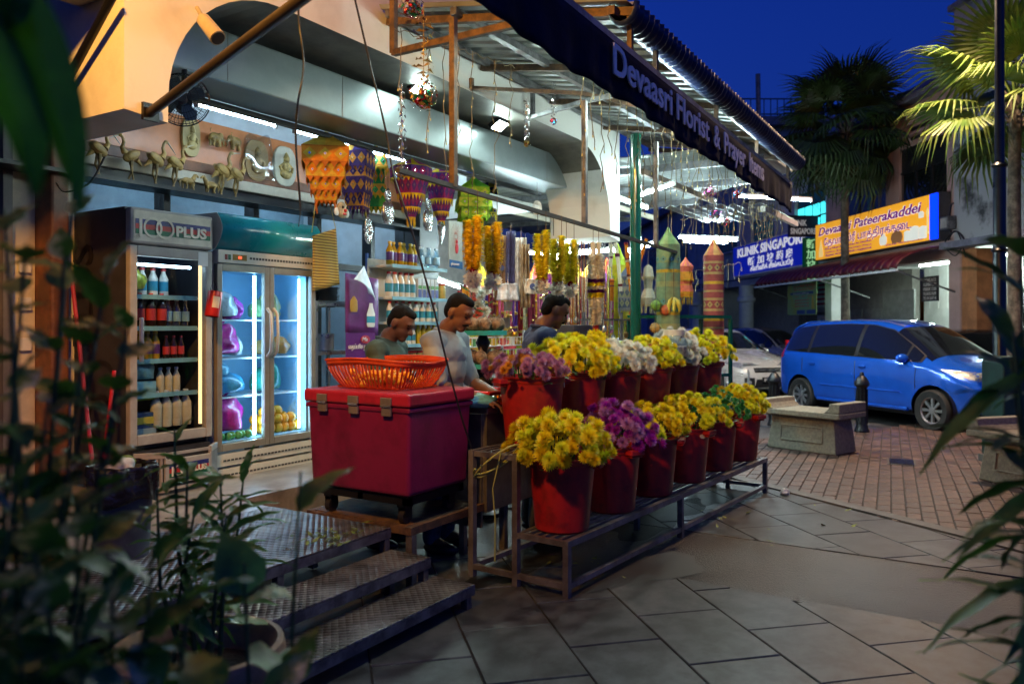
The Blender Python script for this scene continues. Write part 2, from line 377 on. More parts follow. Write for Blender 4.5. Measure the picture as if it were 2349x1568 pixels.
# triangulated in strips: top edge to intrados
tops = [(x, 4.9) for x, z in ap[:-2]]; lo = ap[:-2]
for yy in (3.82, 4.59):
    for i in range(len(lo) - 1):
        if abs(lo[i + 1][0] - lo[i][0]) < 1e-6: continue
        m.add([(lo[i][0], yy, lo[i][1]), (lo[i + 1][0], yy, lo[i + 1][1]), (lo[i + 1][0], yy, 4.9), (lo[i][0], yy, 4.9)], [(0, 1, 2, 3)])
for i in range(len(lo) - 1):
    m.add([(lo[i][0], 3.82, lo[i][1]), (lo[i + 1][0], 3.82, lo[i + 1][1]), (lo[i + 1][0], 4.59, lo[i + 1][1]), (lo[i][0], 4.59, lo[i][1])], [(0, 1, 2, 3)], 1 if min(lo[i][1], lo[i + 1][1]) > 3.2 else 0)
for i in (0, -1):
    x, z = lo[i]; m.add([(x, 3.82, z), (x, 4.59, z), (x, 4.59, 4.9), (x, 3.82, 4.9)], [(0, 1, 2, 3)])
x0, x1 = lo[0][0], lo[-1][0]; m.add([(x0, 3.82, 4.9), (x1, 3.82, 4.9), (x1, 4.59, 4.9), (x0, 4.59, 4.9)], [(0, 1, 2, 3)])
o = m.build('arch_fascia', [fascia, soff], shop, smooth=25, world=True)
bxo('upper_wall', fascia, shop, -3.0 - 2.4, 6.06, .02, 2.2, 1.08 + 3.82, 7.2)
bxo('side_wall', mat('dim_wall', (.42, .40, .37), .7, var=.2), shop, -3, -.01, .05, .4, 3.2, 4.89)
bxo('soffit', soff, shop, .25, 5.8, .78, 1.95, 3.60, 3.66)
sb = MB(); sb.bx(2.6, 8.22, 4.3, 4.72, 3.07, 3.40); sb.build('shutter_box', shutter, shop, bevel=.012, world=True)
for k in range(5): bxo('box_seam', mat('seam_grey', (.2, .2, .2), .5), shop, 1.0 + k * 1.05, 1.006 + k * 1.05, .478, .482, 3.08 , 3.39)
bxo('shutter_rail', blackm, shop, .3, 5.8, .9, .94, 3.03, 3.068)
# back wall, X 2.2..6.95 at Y=5.8
W = lambda n_, m_, x0, x1, z0, z1, y0=5.8, y1=5.9, **k: MB().bx(x0, x1, y0, y1, z0, z1).build(n_, m_, shop, world=True, **k)
W('upper_panel', inwall, 2.9, 8.2, 3.22, 3.62)
W('orange_board', orange, 3.0, 7.0, 2.86, 3.22, 5.77, bevel=.006)
W('brown_moulding', wood, 3.11, 7.0, 2.77, 2.858, 5.74, bevel=.008)
W('cream_moulding', cream, 3.11, 7.0, 2.68, 2.768, 5.72, bevel=.01)
fr = mat('dark_window_frame', (.02, .022, .026), .35, .4)
glass = thin_glass('clear_glass')
W('transom_head', fr, 3.18, 7.0, 2.60, 2.678, 5.76)
W('transom_sill', fr, 3.18, 7.0, 2.06, 2.12, 5.76)
for k, x in enumerate((3.18, 3.95, 4.85, 5.62, 6.4, 6.94)): W('mullion', fr, x, x + .06, .35, 2.598, 5.77)
for x0, x1 in ((3.24, 3.95), (4.01, 4.85), (4.91, 5.62), (5.68, 6.4), (6.46, 6.94)):
    W('pane', glass, x0, x1, 2.12, 2.6, 5.83, 5.836)
    if x0 > 4: W('pane', glass, x0, x1, .36, 2.06, 5.83, 5.836)
# left door post, white strips and switch boards
W('door_post', wood, 2.97, 3.10, .35, 3.25, 5.6, 5.85, bevel=.02)
W('white_strip', cream, 3.105, 3.175, .35, 2.7, 5.68)
W('cream_wall', cream, 2.70, 2.965, .35, 3.4, 5.8)
W('dark_wall', mat('dark_grey_wall', (.05, .05, .055), .7), -1.5, 2.695, .35, 3.6, 5.8)
W('pipe_chase', mat('grey_strip', (.17, .16, .15), .6), 2.72, 2.78, .35, 3.3, 5.72)
for z in (1.1, 1.32, 1.6, 1.86): 
    b_ = W('socket_box', white, 2.85, 2.93, z, z + .09, 5.77, 5.80, bevel=.006)
# room behind the glass
rw = MB(); rw.bx(1.2, 7.0, 7.4, 7.5, .35, 3.2); rw.build('room_wall', mat('room_wall_blue', (.20, .29, .34), .5), shop, world=True)
rw = MB(); rw.bx(1.2, 7.0, 5.92, 7.5, 3.0, 3.06); rw.build('room_ceiling', inwall, shop, world=True)
rw = MB(); rw.bx(2.9, 2.96, 5.92, 7.4, .35, 3.0); rw.build('room_side', inwall, shop, world=True)
# open part of the shop further right
rw = MB(); rw.bx(7.0, 14.0, 9.0, 9.1, .35, 3.6); rw.build('far_wall', mat('far_wall_pale', (.45, .42, .40), .6), shop, world=True)
rw = MB(); rw.bx(7.0, 8.25, 4.75, 9.0, 2.86, 2.92); rw.build('inner_ceiling', inwall, shop, world=True)
rw = MB(); rw.bx(6.98, 7.04, 5.9, 9.0, .35, 2.86); rw.build('inner_side_wall', inwall, shop, world=True)
rw = MB(); rw.bx(6.95, 7.30, 5.55, 5.9, .35, 2.86); rw.build('dark_pillar', mat('charcoal_pillar', (.03, .035, .04), .5), shop, world=True, bevel=.01)

# ================================================================= AWNING
galv = mat('galvanised_sheet', (.36, .39, .38), .33, .55, var=.12, sc=1.5)
navy = mat('navy_canvas', (.005, .009, .030), .85, var=.25, sc=6, bump=.15, bsc=25, spec=.15)
navym = mat('navy_sheet_metal', (.012, .022, .075), .35, .3, var=.2)
aw = thing('shop_awning', 'corrugated metal awning with navy lettered valance over the flower stall', 'awning', (3.0, 3.8, 0))
def Yo(x): return 1.9 + .026 * (x - 4.3)
def Yv(x): return 1.85 + .043 * (x - 3.5)
XA, XB = 4.3, 9.45
def roofz(x, y): return lerp(3.40, 3.75, (y - Yo(x)) / (3.8 - Yo(x)))
def trap(x, per=.17, h=.032):
    f = (x / per) % 1
    return h * (1 if f < .28 else 1 - (f - .28) / .1 if f < .38 else 0 if f < .9 else (f - .9) / .1)
N = int((XB - XA) / .017)
nsh = 8
for q in range(nsh):
    xa, xb = lerp(XA, XB, q / nsh), lerp(XA, XB, (q + 1) / nsh)
    m = MB(); m.grid(lambda u, v: (lerp(xa, xb, u), lerp(Yo(lerp(xa, xb, u)), 3.8, v), roofz(lerp(xa, xb, u), lerp(Yo(lerp(xa, xb, u)), 3.8, v)) + trap(lerp(xa, xb, u)) + .002 * (q % 2)), N // nsh + 2, 2)
    m.build('roof_sheet', galv, aw, world=True, thick=.0015)
# rolled navy edge, one rib after another
def roll(u, v):
    x = lerp(XA, XB, u); a = lerp(R(80), R(290), v); rr = .10 + .012 * math.cos(x / .085 * 2 * PI)
    return (x, Yo(x) + .03 - rr * math.sin(a) * .9, roofz(x, Yo(x)) + .02 + rr * math.cos(a) * 1.0 - .05)
MB().grid(roll, 260, 9).build('rolled_edge', navym, aw, smooth=60, world=True, thick=.002)
# beams (rusty and grey box sections)
bm_ = MB()
for x in (4.4, 5.6, 6.8, 8.0, 9.3): 
    MB().bar((x, Yv(x), roofz(x, Yv(x)) - .04), (x, 3.8, 3.68), .05, .05).build('rafter', rust, aw, world=True)
for yy in (2.45, 3.15, 3.72):
    MB().bar((XA, yy, roofz(4, yy) - .035), (XB, yy + .02, roofz(9, yy) - .035), .05, .05).build('purlin', steel if yy > 3 else rust, aw, world=True)
MB().bar((XA, Yo(XA) + .1, 3.36), (XB, Yo(XB) + .1, 3.36), .05, .05).build('edge_beam', rust, aw, world=True)
MB().bar((2.2, Yv(2.2) + .03, 3.10), (XB, Yv(XB) + .03, 3.10), .045, .06).build('valance_rail', mat('pale_rail', (.33, .32, .32), .5, .4, var=.25), aw, world=True)
for x in (4.4, 4.85, 6.3, 7.75, 9.3): MB().bar((x, Yv(x) + .03, 3.12), (x, Yv(x) + .03, roofz(x, Yv(x)) - .06), .03).build('valance_hanger', rust, aw, world=True)
def val(u, v):
    x = lerp(2.2, 9.38, u); wv = .012 * math.sin(x * 11) + .008 * math.sin(x * 23 + 1)
    zb = 2.78 + .012 * math.sin(x * 3.1) + .006 * math.sin(x * 9)
    return (x, Yv(x) + wv * (1 - v), lerp(zb, 3.085, v))
va = MB().grid(val, 280, 8).build('valance', navy, aw, smooth=60, world=True, thick=.004)
ltr = mat('valance_lettering', (.95, .94, .88), .7, var=.1)
# lettering baseline placed on the valance
u_ = Vector((1, .043, 0)).normalized()
for body, xs, xe in (('Devaasri', 3.99, 5.0), ('Florist', 5.1, 5.88), ('&', 6.03, 6.2), ('Prayer', 6.32, 7.04), ('Items', 7.18, 7.77)):
    text(body, .24, ltr, None, (xs, Yv(xs) - .026, 2.885), u_, UP, w=xe - xs, ext=.004, bold=.004).parent = aw
for o in aw.children:
    if o.name.startswith('lettering'): o.matrix_parent_inverse = wm(aw).inverted()
# brackets in front of the fascia (rust coloured squares)
def frame(name, label, pts, w=.04, m_=rust):
    p = [Vector(q) for q in pts]; t = thing(name, label, 'bracket', p[0])
    for a, b in zip(p, p[1:]): MB().bar(a, b, w).build('bar', m_, t, world=True)
    return t
frame('wall_bracket', 'rusty square bracket hanging at the near end of the awning', [PY(903, 0, 3.5), PY(903, 122, 3.5), PY(1240, 42, 2.2), PY(1240, 2, 2.2)])
frame('wall_bracket', 'grey bracket arm below the middle of the awning', [PY(1222, 200, 3.75), PY(1222, 268, 3.75), PY(1345, 232, 2.9), PY(1470, 205, 2.1)], .035, steel)
frame('wall_bracket', 'thin rusty arm fixed to the white fascia with a plate', [PY(1082, 180, 3.8), PY(1082, 202, 3.8), PY(1340, 215, 2.9), PY(1460, 242, 2.4)], .03)
# hanging rail for garlands, on three droppers
t = thing('garland_rail', 'long dark steel rail hung under the awning carrying the flower garlands', 'rail', PY(918, 392, 2.6))
MB().bar(PY(912, 390, 2.6), PY(1556, 580, 2.6), .026, .024).build('rail', mat('dark_brown_steel', (.05, .04, .035), .6, .3), t, world=True)
for px, ya, yb, m_ in ((1040, 42, 428, rust), (1341, 232, 514, steel), (1505, 325, 568, steel)):
    MB().bar(PY(px, ya, 2.6), PY(px, yb, 2.6), .034).build('dropper', m_, t, world=True)
for k in range(26):
    p = PY(lerp(1180, 1550, k / 26), 0, 2.6); z = lerp(PY(918, 392, 2.6).z, PY(1556, 580, 2.6).z, .5)
# ---- second, lower roof further along the street
sr = thing('side_canopy', 'pale corrugated canopy with tube lights beyond the arch', 'canopy', (9.5, 3.5, 0))
m = MB(); m.grid(lambda u, v: (lerp(8.55, lerp(10.3, 16, v), u), lerp(2.3, 9, v), lerp(3.42, 3.52, v) + .016 * math.sin(u * 160)), 300, 2); m.build('roof_sheet', galv, sr, world=True, thick=.001, smooth=60)
for x, y_ in ((8.9, 2.3), (10.2, 2.4), (11.5, 3.9), (12.8, 5.4)): MB().bar((x, y_, 3.33), (x, 9, 3.42), .06, .08).build('rafter', steel, sr, world=True)
for yy in (2.5, 3.6, 5.0, 6.6): MB().bar((8.6, yy, 3.27), (10.2 + (yy - 2.3) * .85, yy, 3.27), .05, .07).build('purlin', rust if yy < 4 else cream, sr, world=True)
m = MB(); m.grid(lambda u, v: (lerp(8.7, 10.25, u), lerp(2.25, 3.4, v), lerp(2.80, 2.86, v) + .016 * math.sin(v * 50)), 2, 70); m.build('low_sheet', galv, sr, world=True, thick=.002)
MB().bar((8.7, 2.25, 2.75), (10.25, 2.25, 2.75), .05, .06).build('low_edge', white, sr, world=True)
greenp = mat('green_gloss_paint', (.004, .085, .055), .22, var=.1, coat=.4)
gp_ = PY(1458, 700, 3.0); gp_.z = 0
t = thing('canopy_post', 'round glossy dark green post holding the canopy', 'post', gp_)
MB().tube([(0, 0, 0), (0, 0, 3.3)], .052, 16).build('shaft', greenp, t, smooth=40); bxo('foot_plate', greenp, t, -.1, .1, -.1, .1, 0, .012)

# ================================================================= LAMPS THAT ARE ON
def tubelamp(a, b, label, r=.014, m_=tube_em, name='tube_light', up=.03, group='tube lights under the roofs'):
    a, b = Vector(a), Vector(b); t = thing(name, label, 'tube light', a, group=group)
    MB().tube([a, b], r, 8).build('tube', m_, t, world=True, smooth=50)
    d = (b - a).normalized()
    MB().bar(a + UP * up, b + UP * up, .04, .025).build('housing', white, t, world=True)
    for p in (a, b): MB().bar(p - d * .012, p + d * .012, .03, .045).build('end_cap', white, t, world=True)
tubelamp((10.6, 3.1, 3.22), (11.4, 2.3, 3.2), 'bright tube light between awning end and green post')
tubelamp(PD(1463, 450, 10.0), PD(1548, 421, 8.8), 'slanted tube light just behind the green post')
tubelamp(PD(1560, 543, 12.0), PD(1692, 549, 10.8), 'broad tube light above the pink hanging lantern', .022)
tubelamp(PD(1570, 553, 13.5), PD(1668, 556, 12.5), 'second tube light just under the broad one', .02)
tubelamp(PD(1272, 592, 10.2), PD(1312, 572, 9.5), 'short bright tube behind the yellow garlands', .03)
tubelamp(PD(1000, 640, 10.0), PD(1060, 660, 11.0), 'tube light deep in the goods behind the poster', .02)
tubelamp(PD(1440, 575, 11.0), PD(1500, 560, 10.2), 'tube light deep behind the orange hanging strings', .02)
tubelamp(PD(1150, 655, 10.5), PD(1240, 660, 11.0), 'tube light lighting the necklaces from behind', .02)
tubelamp((9.0, 4.2, 3.1), (10.2, 4.2, 3.1), 'tube light on the canopy rafters behind the white pier', .02)
tubelamp((3.68, 5.0, 3.10), (4.42, 5.0, 3.10), 'long bluish tube above the carved animals', .013, tube_in)
tubelamp((4.62, 5.0, 3.10), (5.3, 5.0, 3.10), 'bluish tube above the orange lantern', .013, tube_in)
tubelamp((5.55, 5.0, 3.10), (6.4, 5.0, 3.10), 'bluish tube above the striped lantern', .013, tube_in)
for i, (a, b) in enumerate((((2.5, 6.5, 2.85), (3.3, 6.5, 2.85)), ((4.3, 6.4, 2.85), (5.2, 6.4, 2.85)), ((5.9, 6.6, 2.85), (6.7, 6.6, 2.85)))):
    tubelamp(a, b, 'tube light in the glazed room behind the %s pane' % ('first', 'middle', 'last')[i], .016, tube_in)
for i, (xa, xb) in enumerate(((4.75, 5.85), (7.0, 8.1))):  # unseen tubes added to light the flowers and lanterns from the front
    tubelamp((xa, Yv(xa) + .24, 3.16), (xb, Yv(xb) + .24, 3.16), 'added unseen tube light behind the %s of the lettered valance' % ('middle', 'far end')[i], m_=val_em)
t = thing('tube_light', 'added unseen reflector tube light behind the near end of the lettered valance', 'tube light', (3.3, 2.0, 3.06), 0, 'tube lights under the roofs')  # another added tube, out of view, brightens the near garlands
MB().tube([(0, 0, 0), (1.1, .04, 0)], .014, 8).build('tube', mat('added_reflector_tube', (1, 1, 1), em=110, emc=(.80, 1.0, .90)), t, smooth=50)
MB().add([(-.02, -.08, .0), (1.12, -.04, .0), (1.12, .06, .035), (-.02, .02, .035), (1.12, .16, .0), (-.02, .12, .0)], [(0, 1, 2, 3), (3, 2, 4, 5)]).build('reflector', white, t, thick=.004)  # added shield that keeps this tube's light off the left fascia
def flood(px, py, label):
    c = PY(px, py, 4.1); t = thing('flood_light', label, 'flood light', c, R(0), 'flood lights under the arch')
    rm = rot('X', R(-32))
    MB().box(rm @ Vector((0, 0, .03)), (.17, .13, .05), rm).build('housing', blackm, t, bevel=.008)
    MB().box(rm @ Vector((0, 0, .002)), (.145, .105, .006), rm).build('lens', flood_em, t)
    MB().tube([(-.1, 0, .03), (-.1, .03, .17), (.1, .03, .17), (.1, 0, .03)], .008, 5).build('yoke', blackm, t)
    bxo('ceiling_plate', blackm, t, -.05, .05, .03, .09, .165, .18)
flood(965, 205, 'lit flood light behind the glass tinsel ornament'); flood(1147, 290, 'lit flood light beside the rusty dropper'); flood(1312, 347, 'lit flood light near the right end of the arch')
# street lamps: one stands beside the palms in view, its twin behind the viewer
lampem = mat('sodium_lens', (1, .6, .2), em=40, emc=(1, .62, .25))
polem = mat('dark_green_pole', (.006, .012, .016), .3, .3, var=.2)
def streetlamp(loc, rz, label, watts, hh=6.2, cone=130, aim=None, lc=(1, .45, .055)):
    t = thing('street_lamp', label, 'street lamp', loc, rz, 'street lamps')
    MB().lathe([(.16, 0), (.16, .1), (.11, .16), (.10, .9), (.075, 1.0), (.07, 3.4), (.055, 3.45), (.05, hh)], 14).build('pole', polem, t, smooth=40)
    for z in (.98, 2.4, 3.42): MB().lathe([(.07, z - .03), (.095, z), (.07, z + .03)], 14).build('collar', polem, t, smooth=40)
    MB().tube([(0, 0, hh - .1), (.12, 0, hh + .18), (.45, 0, hh + .28), (.75, 0, hh + .22)], .03, 8).build('arm', polem, t, smooth=40)
    hd = MB().sph((.9, 0, hh + .17), (.28, .14, .09), 14, 8).build('lamp_head', polem, t, smooth=50)
    MB().sph((.9, 0, hh + .09), (.2, .1, .05), 12, 6).build('lens', lampem, hd, smooth=50)
    l = bpy.data.lights.new('lamp_bulb', 'SPOT'); l.energy = watts; l.color = lc; l.shadow_soft_size = .12; l.spot_size = R(cone); l.spot_blend = .9
    lo_ = link(bpy.data.objects.new('lamp_bulb', l), t); lo_.location = (.9, 0, hh - .02)
    if aim is not None:
        v_ = Matrix.Rotation(-rz, 3, 'Z') @ (Vector(aim) - (Vector(loc) + Matrix.Rotation(rz, 3, 'Z') @ lo_.location)); lo_.rotation_euler = v_.to_track_quat('-Z', 'Y').to_euler()
lp = PD(2293, 745, 9.6); streetlamp((lp.x, lp.y, 0), R(60), 'dark street lamp pole beside the lit palm on the right', 1700, 6.2, 140, None, (1, .66, .40))
streetlamp((-.55, 2.1, 0), R(5), 'twin street lamp overhanging the steps from behind the viewer', 1100, 4.2, 116, (4.2, 3.8, 3.5))
# ================================================================= FLOWER RACK, BUCKETS, BUNCHES
rk = thing('flower_rack', 'two tier grey steel rack carrying the red flower buckets', 'rack', (3.86, 2.05, 0), R(-3.5))
rsteel = mat('worn_grey_steel', (.22, .22, .22), .45, .55, var=.45, sc=7, c2=(.12, .11, .10))
Lr = 3.42
def rb(n, p, q, w=.035, h=None): return MB().bar(p, q, w, h).build(n, rsteel, rk)
for x in (.018, 1.55, Lr - .018): rb('leg', (x, .018, 0), (x, .018, .28), .036)
for x in (.018, 1.55, Lr - .018): rb('leg', (x, .36, 0), (x, .36, .72), .036)
for x in (.018, 1.55, Lr - .018): rb('leg', (x, .68, 0), (x, .68, .72), .036)
for y in (.018, .68): rb('bottom_rail', (.036, y, .06), (Lr - .036, y, .06), .03)
for x in (.018, Lr - .018): rb('end_rail', (x, .036, .06), (x, .662, .06), .03)
rb('shelf_edge', (0, .018, .295), (Lr, .018, .295), .036); rb('shelf_edge', (0, .34, .2935), (Lr, .34, .2935), .03)
for x in (.02, Lr - .02): rb('shelf_end', (x, .037, .294), (x, .342, .294), .03)
rb('shelf_edge', (0, .36, .735), (Lr, .36, .735), .036); rb('shelf_edge', (0, .68, .735), (Lr, .68, .735), .036)
for x in (.02, Lr - .02): rb('shelf_end', (x, .379, .734), (x, .66, .734), .03)
for k in range(5): rb('slat', (.037, .075 + k * .055, .305), (Lr - .037, .075 + k * .055, .305), .022, .012)
for k in range(5): rb('slat', (.037, .41 + k * .055, .745), (Lr - .037, .41 + k * .055, .745), .022, .012)
redpl = mat('red_plastic', (.33, .011, .012), .38, sc=7, coat=.1, c2=(.15, .008, .009), cmin=.33, cmax=.52, bump=.05, bsc=25)
redpl2 = mat('worn_red_plastic', (.30, .012, .010), .42, sc=6, coat=.06, c2=(.14, .010, .008), cmin=.33, cmax=.55, bump=.05, bsc=25)
def rprof(h, rb_, rt):
    return [(rb_ - .012, 0), (rb_, .012), (lerp(rb_, rt, .9), h * .9), (rt, h * .905), (rt + .004, h * .93), (rt + .004, h * .97), (rt + .016, h * .975), (rt + .018, h), (rt - .004, h), (rt - .010, h * .95), (rb_ - .012, .03), (.001, .028)]
bucket_me = MB().lathe(rprof(.42, .155, .192), 36, cap=True).mesh('body', redpl, 35)
bucket_me2 = MB().lathe(rprof(.43, .165, .205), 36, cap=True).mesh('body', redpl2, 35)
lug_me = MB().bx(-.06, .06, -.03, .03, -.035, .0).bx(-.05, .05, -.022, .022, -.05, -.036).mesh('handle', redpl)
stick = mat('sticker', (.6, .55, .42), .5)
def bucket(loc, rz, label, me, r, h, sticker=None, sc=1):
    t = thing('flower_bucket', label, 'bucket', loc, rz, 'red plastic flower buckets')
    t.scale = (sc, sc, sc)
    link(bpy.data.objects.new('body', me), t)
    for s in (-1, 1):
        o = link(bpy.data.objects.new('handle', lug_me), t); o.location = (0, s * (r + .022), h * .975); 
        md = o.modifiers.new('b', 'BEVEL'); md.width = .006
    if sticker is not None:
        m = MB(); m.lathe([(.0, 0), (.033, 0), (.033, .002), (0, .0025)], 16, sy=.55, cap=False)
        o = m.build('sticker', stick, t); o.rotation_euler = (R(87), 0, sticker + PI / 2); rr = r - .002; o.location = (rr * math.cos(sticker), rr * math.sin(sticker), h * .87)
    return t
def flower_mesh(n, rings, m_):
    m = MB()
    for (cnt, ln, el, w, off) in rings:
        for k in range(cnt):
            a = 2 * PI * (k + off) / cnt + random.uniform(-.12, .12); e = el + random.uniform(-.12, .12); L = ln * random.uniform(.88, 1.1)
            d = Vector((math.cos(a) * math.cos(e), math.sin(a) * math.cos(e), math.sin(e))); s = Vector((-math.sin(a), math.cos(a), 0)) * w
            b = Vector((0, 0, -.004)) + d * .004; md = d * (L * .62) + Vector((0, 0, -.002)); tp = d * L + Vector((0, 0, .004))
            m.add([b - s * .3, b + s * .3, md + s, tp, md - s], [(0, 1, 2, 4), (4, 2, 3)])
    return m.mesh(n, m_)
rings_b = [(20, .043, R(-22), .0046, 0), (20, .044, R(-2), .0046, .3), (19, .042, R(16), .0045, .6), (17, .039, R(34), .0044, .2), (14, .034, R(52), .0042, .4), (9, .028, R(70), .004, 0), (4, .022, R(84), .0035, 0)]
rings_d = [(13, .040, R(-5), .0075, 0), (12, .034, R(22), .007, .5), (9, .025, R(48), .006, .2), (6, .017, R(66), .006, .4)]
def petal(n, c=(.5, .5, .5), c2=None): return mat(n, c, .55, var=.18, sc=18, c2=c2, trl=.35)
heads = {}
for key, c, c2 in (('yellow', (.82, .70, .012), (.70, .55, .006)), ('lemon', (.78, .80, .03), (.64, .64, .02)), ('white', (.82, .82, .74), (.66, .66, .58)),
                   ('violet', (.42, .02, .46), (.26, .012, .30)), ('pale_violet', (.52, .25, .52), (.36, .12, .36)), ('mauve', (.48, .20, .34), (.34, .12, .24)), ('amber', (.68, .31, .02), (.46, .17, .01)), ('green', (.06, .36, .10), (.02, .20, .05))):
    pm = petal('petal_' + key, c, c2)
    heads[key] = [flower_mesh('flower_head', rings_b if key not in ('green',) else rings_d, pm) for _ in range(2)]
leafm = mat('stem_leaf', (.035, .10, .02), .55, var=.4, sc=9, trl=.15)
def bunch(loc, label, keys, n=40, rad=.20, hgt=.13, size=1.0, lobes=2, group='chrysanthemum bunches in buckets'):
    """dome-shaped bunch standing in a bucket; loc = centre of the rim"""
    t = thing('chrysanthemum_bunch', label, 'flowers', loc, 0, group)
    lb = [(0, 0, 1)] if lobes == 1 else [(random.uniform(-.35, .35) * rad, random.uniform(-.35, .35) * rad, random.uniform(.8, 1.25)) for _ in range(lobes)]
    pts = []
    for k in range(n):
        lx, ly, lh = lb[k % len(lb)]
        f = (k + .5) / n; ph = math.acos(1 - f * 1.08) if f * 1.08 < 2 else 1; th = k * 2.39996 + random.uniform(-.2, .2)
        q = random.uniform(.86, 1.08)
        d = Vector((math.sin(ph) * math.cos(th), math.sin(ph) * math.sin(th), math.cos(ph)))
        p = Vector((lx + d.x * rad * q, ly + d.y * rad * q, d.z * hgt * lh * q + .02))
        if any((p - o).length < .034 * size for o in pts): p += Vector((0, 0, random.uniform(.01, .03)))
        pts.append(p)
        kk = keys[0] if len(keys) == 1 or random.random() < .6 else random.choice(keys[1:])
        o = link(bpy.data.objects.new('flower_head', random.choice(heads[kk])), t); o.location = p
        nrm = Vector((d.x, d.y, d.z * .8 + .25)) + Vector((random.uniform(-.25, .25), random.uniform(-.25, .25), 0))
        o.rotation_euler = nrm.to_track_quat('Z', 'Y').to_euler(); s = size * random.uniform(.85, 1.2); o.scale = (s, s, s)
    m = MB()
    for k in range(60):
        th = random.uniform(0, 2 * PI); rr = rad * math.sqrt(random.random()) * .95; z = random.uniform(-.05, hgt * .6 * (1.1 - rr / rad)); a = th + random.uniform(-1, 1)
        c = Vector((rr * math.cos(th), rr * math.sin(th), z)); d = Vector((math.cos(a), math.sin(a), random.uniform(-.3, .6))).normalized() * random.uniform(.04, .075); s = d.cross(UP).normalized() * .014
        m.add([c, c + d * .5 + s, c + d, c + d * .5 - s], [(0, 1, 2, 3)])
    for k in range(14):
        th = random.uniform(0, 2 * PI); rr = rad * .5 * random.random()
        m.tube([(rr * .6 * math.cos(th), rr * .6 * math.sin(th), -.33), (rr * math.cos(th), rr * math.sin(th), hgt * .5)], .004, 4)
    tag(m.build('leaves', leafm, t), kind='stuff')
    return t
def rl(x, y, z): # rack local -> world
    return rk.matrix_basis @ Vector((x, y, z)) if False else Vector((3.86, 2.05, 0)) + Matrix.Rotation(R(-3.5), 3, 'Z') @ Vector((x, y, z))
lowf = [('yellow', ['yellow', 'lemon'], 'big loose bunch of golden chrysanthemums in the front lower bucket'), ('violet', ['violet', 'pale_violet'], 'violet chrysanthemum bunch in the lower row'),
        ('yellow2', ['yellow', 'yellow', 'lemon'], 'golden chrysanthemum bunch behind the violet one'), ('yellow3', ['yellow', 'lemon'], 'mustard chrysanthemum bunch beside the green one in the lower row'),
        ('green', ['green', 'green'], 'bright green dyed chrysanthemum bunch in the lower row'), ('lemon', ['lemon', 'yellow'], 'lemon chrysanthemum bunch at the far end of the lower row')]
ordn = ['nearest', 'second', 'third', 'fourth', 'fifth', 'farthest']
for k, (nm, keys, lab) in enumerate(lowf):
    c = rl(.235 + k * .592, .185, .312)
    bucket(c, R((70, 40, 75, 50, 65, 40)[k]) - R(60), '%s red bucket on the lower shelf of the rack' % ordn[k], bucket_me, .192, .42, sticker=R(-105) if k in (3,) else None, sc=(1.02, 1, .97, .98, .97, 1)[k])
    sz = (1.08, .95, .92, .95, .85, .92)[k]
    bunch(c + Vector((0, 0, .42)), lab, keys, (96, 80, 80, 80, 74, 76)[k], (.275, .225, .25, .25, .23, .24)[k], (.21, .22, .17, .22, .20, .21)[k], sz * 1.0, (3, 2, 3, 3, 2, 2)[k])
upf = [('mauve', ['mauve', 'mauve', 'amber'], 'dusty mauve and amber daisies in the nearest upper bucket'), ('yellow', ['yellow', 'lemon'], 'wide golden chrysanthemum bunch in the upper row'),
       ('white', ['white'], 'cream white chrysanthemum bunch between two yellow ones in the upper row'), ('lemon', ['lemon', 'yellow'], 'lemon chrysanthemum bunch fourth along the upper row'),
       ('white2', ['white'], 'tall white chrysanthemum bunch near the far end of the upper row'), ('lemon2', ['lemon', 'yellow'], 'lemon chrysanthemum bunch at the far end of the upper row')]
for k, (nm, keys, lab) in enumerate(upf):
    c = rl(.43 + k * .545, .53, .752)
    bucket(c, R(60), '%s red bucket on the upper shelf of the rack' % ordn[k], bucket_me2, .205, .43, sticker=R(-125) if k == 0 else None, sc=(1, 1, .98, .97, .97, .97)[k])
    bunch(c + Vector((0, 0, .43)), lab, keys, (78, 112, 88, 86, 88, 82)[k], (.26, .30, .26, .25, .25, .235)[k], (.12, .19, .17, .17, .24, .21)[k], (.82, 1.0, 1.0, .96, .96, .92)[k], (3, 3, 2, 3, 2, 2)[k])
# loose leaves and petals on the paving
lm = MB()
for k in range(46):
    c = rl(random.uniform(.3, 2.6), random.uniform(-.1, .6), .005) if k < 32 else GZ(random.uniform(1700, 1960), random.uniform(1120, 1250), .005)
    a = random.uniform(0, 6.3); s = random.uniform(.012, .04); d = Vector((math.cos(a), math.sin(a), random.uniform(0, .5))) * s; q = Vector((-d.y, d.x, .1 * s)) * .4
    lm.add([c - d, c + q, c + d, c - q], [(0, 1, 2, 3)])
tag(lm.build('leaf_litter', mat('fallen_leaf', (.22, .26, .04), .6, var=.4, sc=20)), 'scattered green and yellow leaf scraps on the wet paving', 'litter', kind='stuff')
lm = MB()
for k in range(70):
    c = Vector((random.gauss(3.12, .13), random.gauss(3.10, .09), .364 + random.uniform(0, .012))); a = random.uniform(0, 6.3); s = random.uniform(.015, .04); d = Vector((math.cos(a), math.sin(a), random.uniform(0, .4))) * s; q = Vector((-d.y, d.x, .1 * s)) * .35
    lm.add([c - d, c + q, c + d, c - q], [(0, 1, 2, 3)])
tag(lm.build('leaf_litter', mat('cut_leaf', (.14, .22, .04), .6, var=.5, sc=20)), 'cut leaves dropped at the corner of the steel landing', 'litter', kind='stuff')
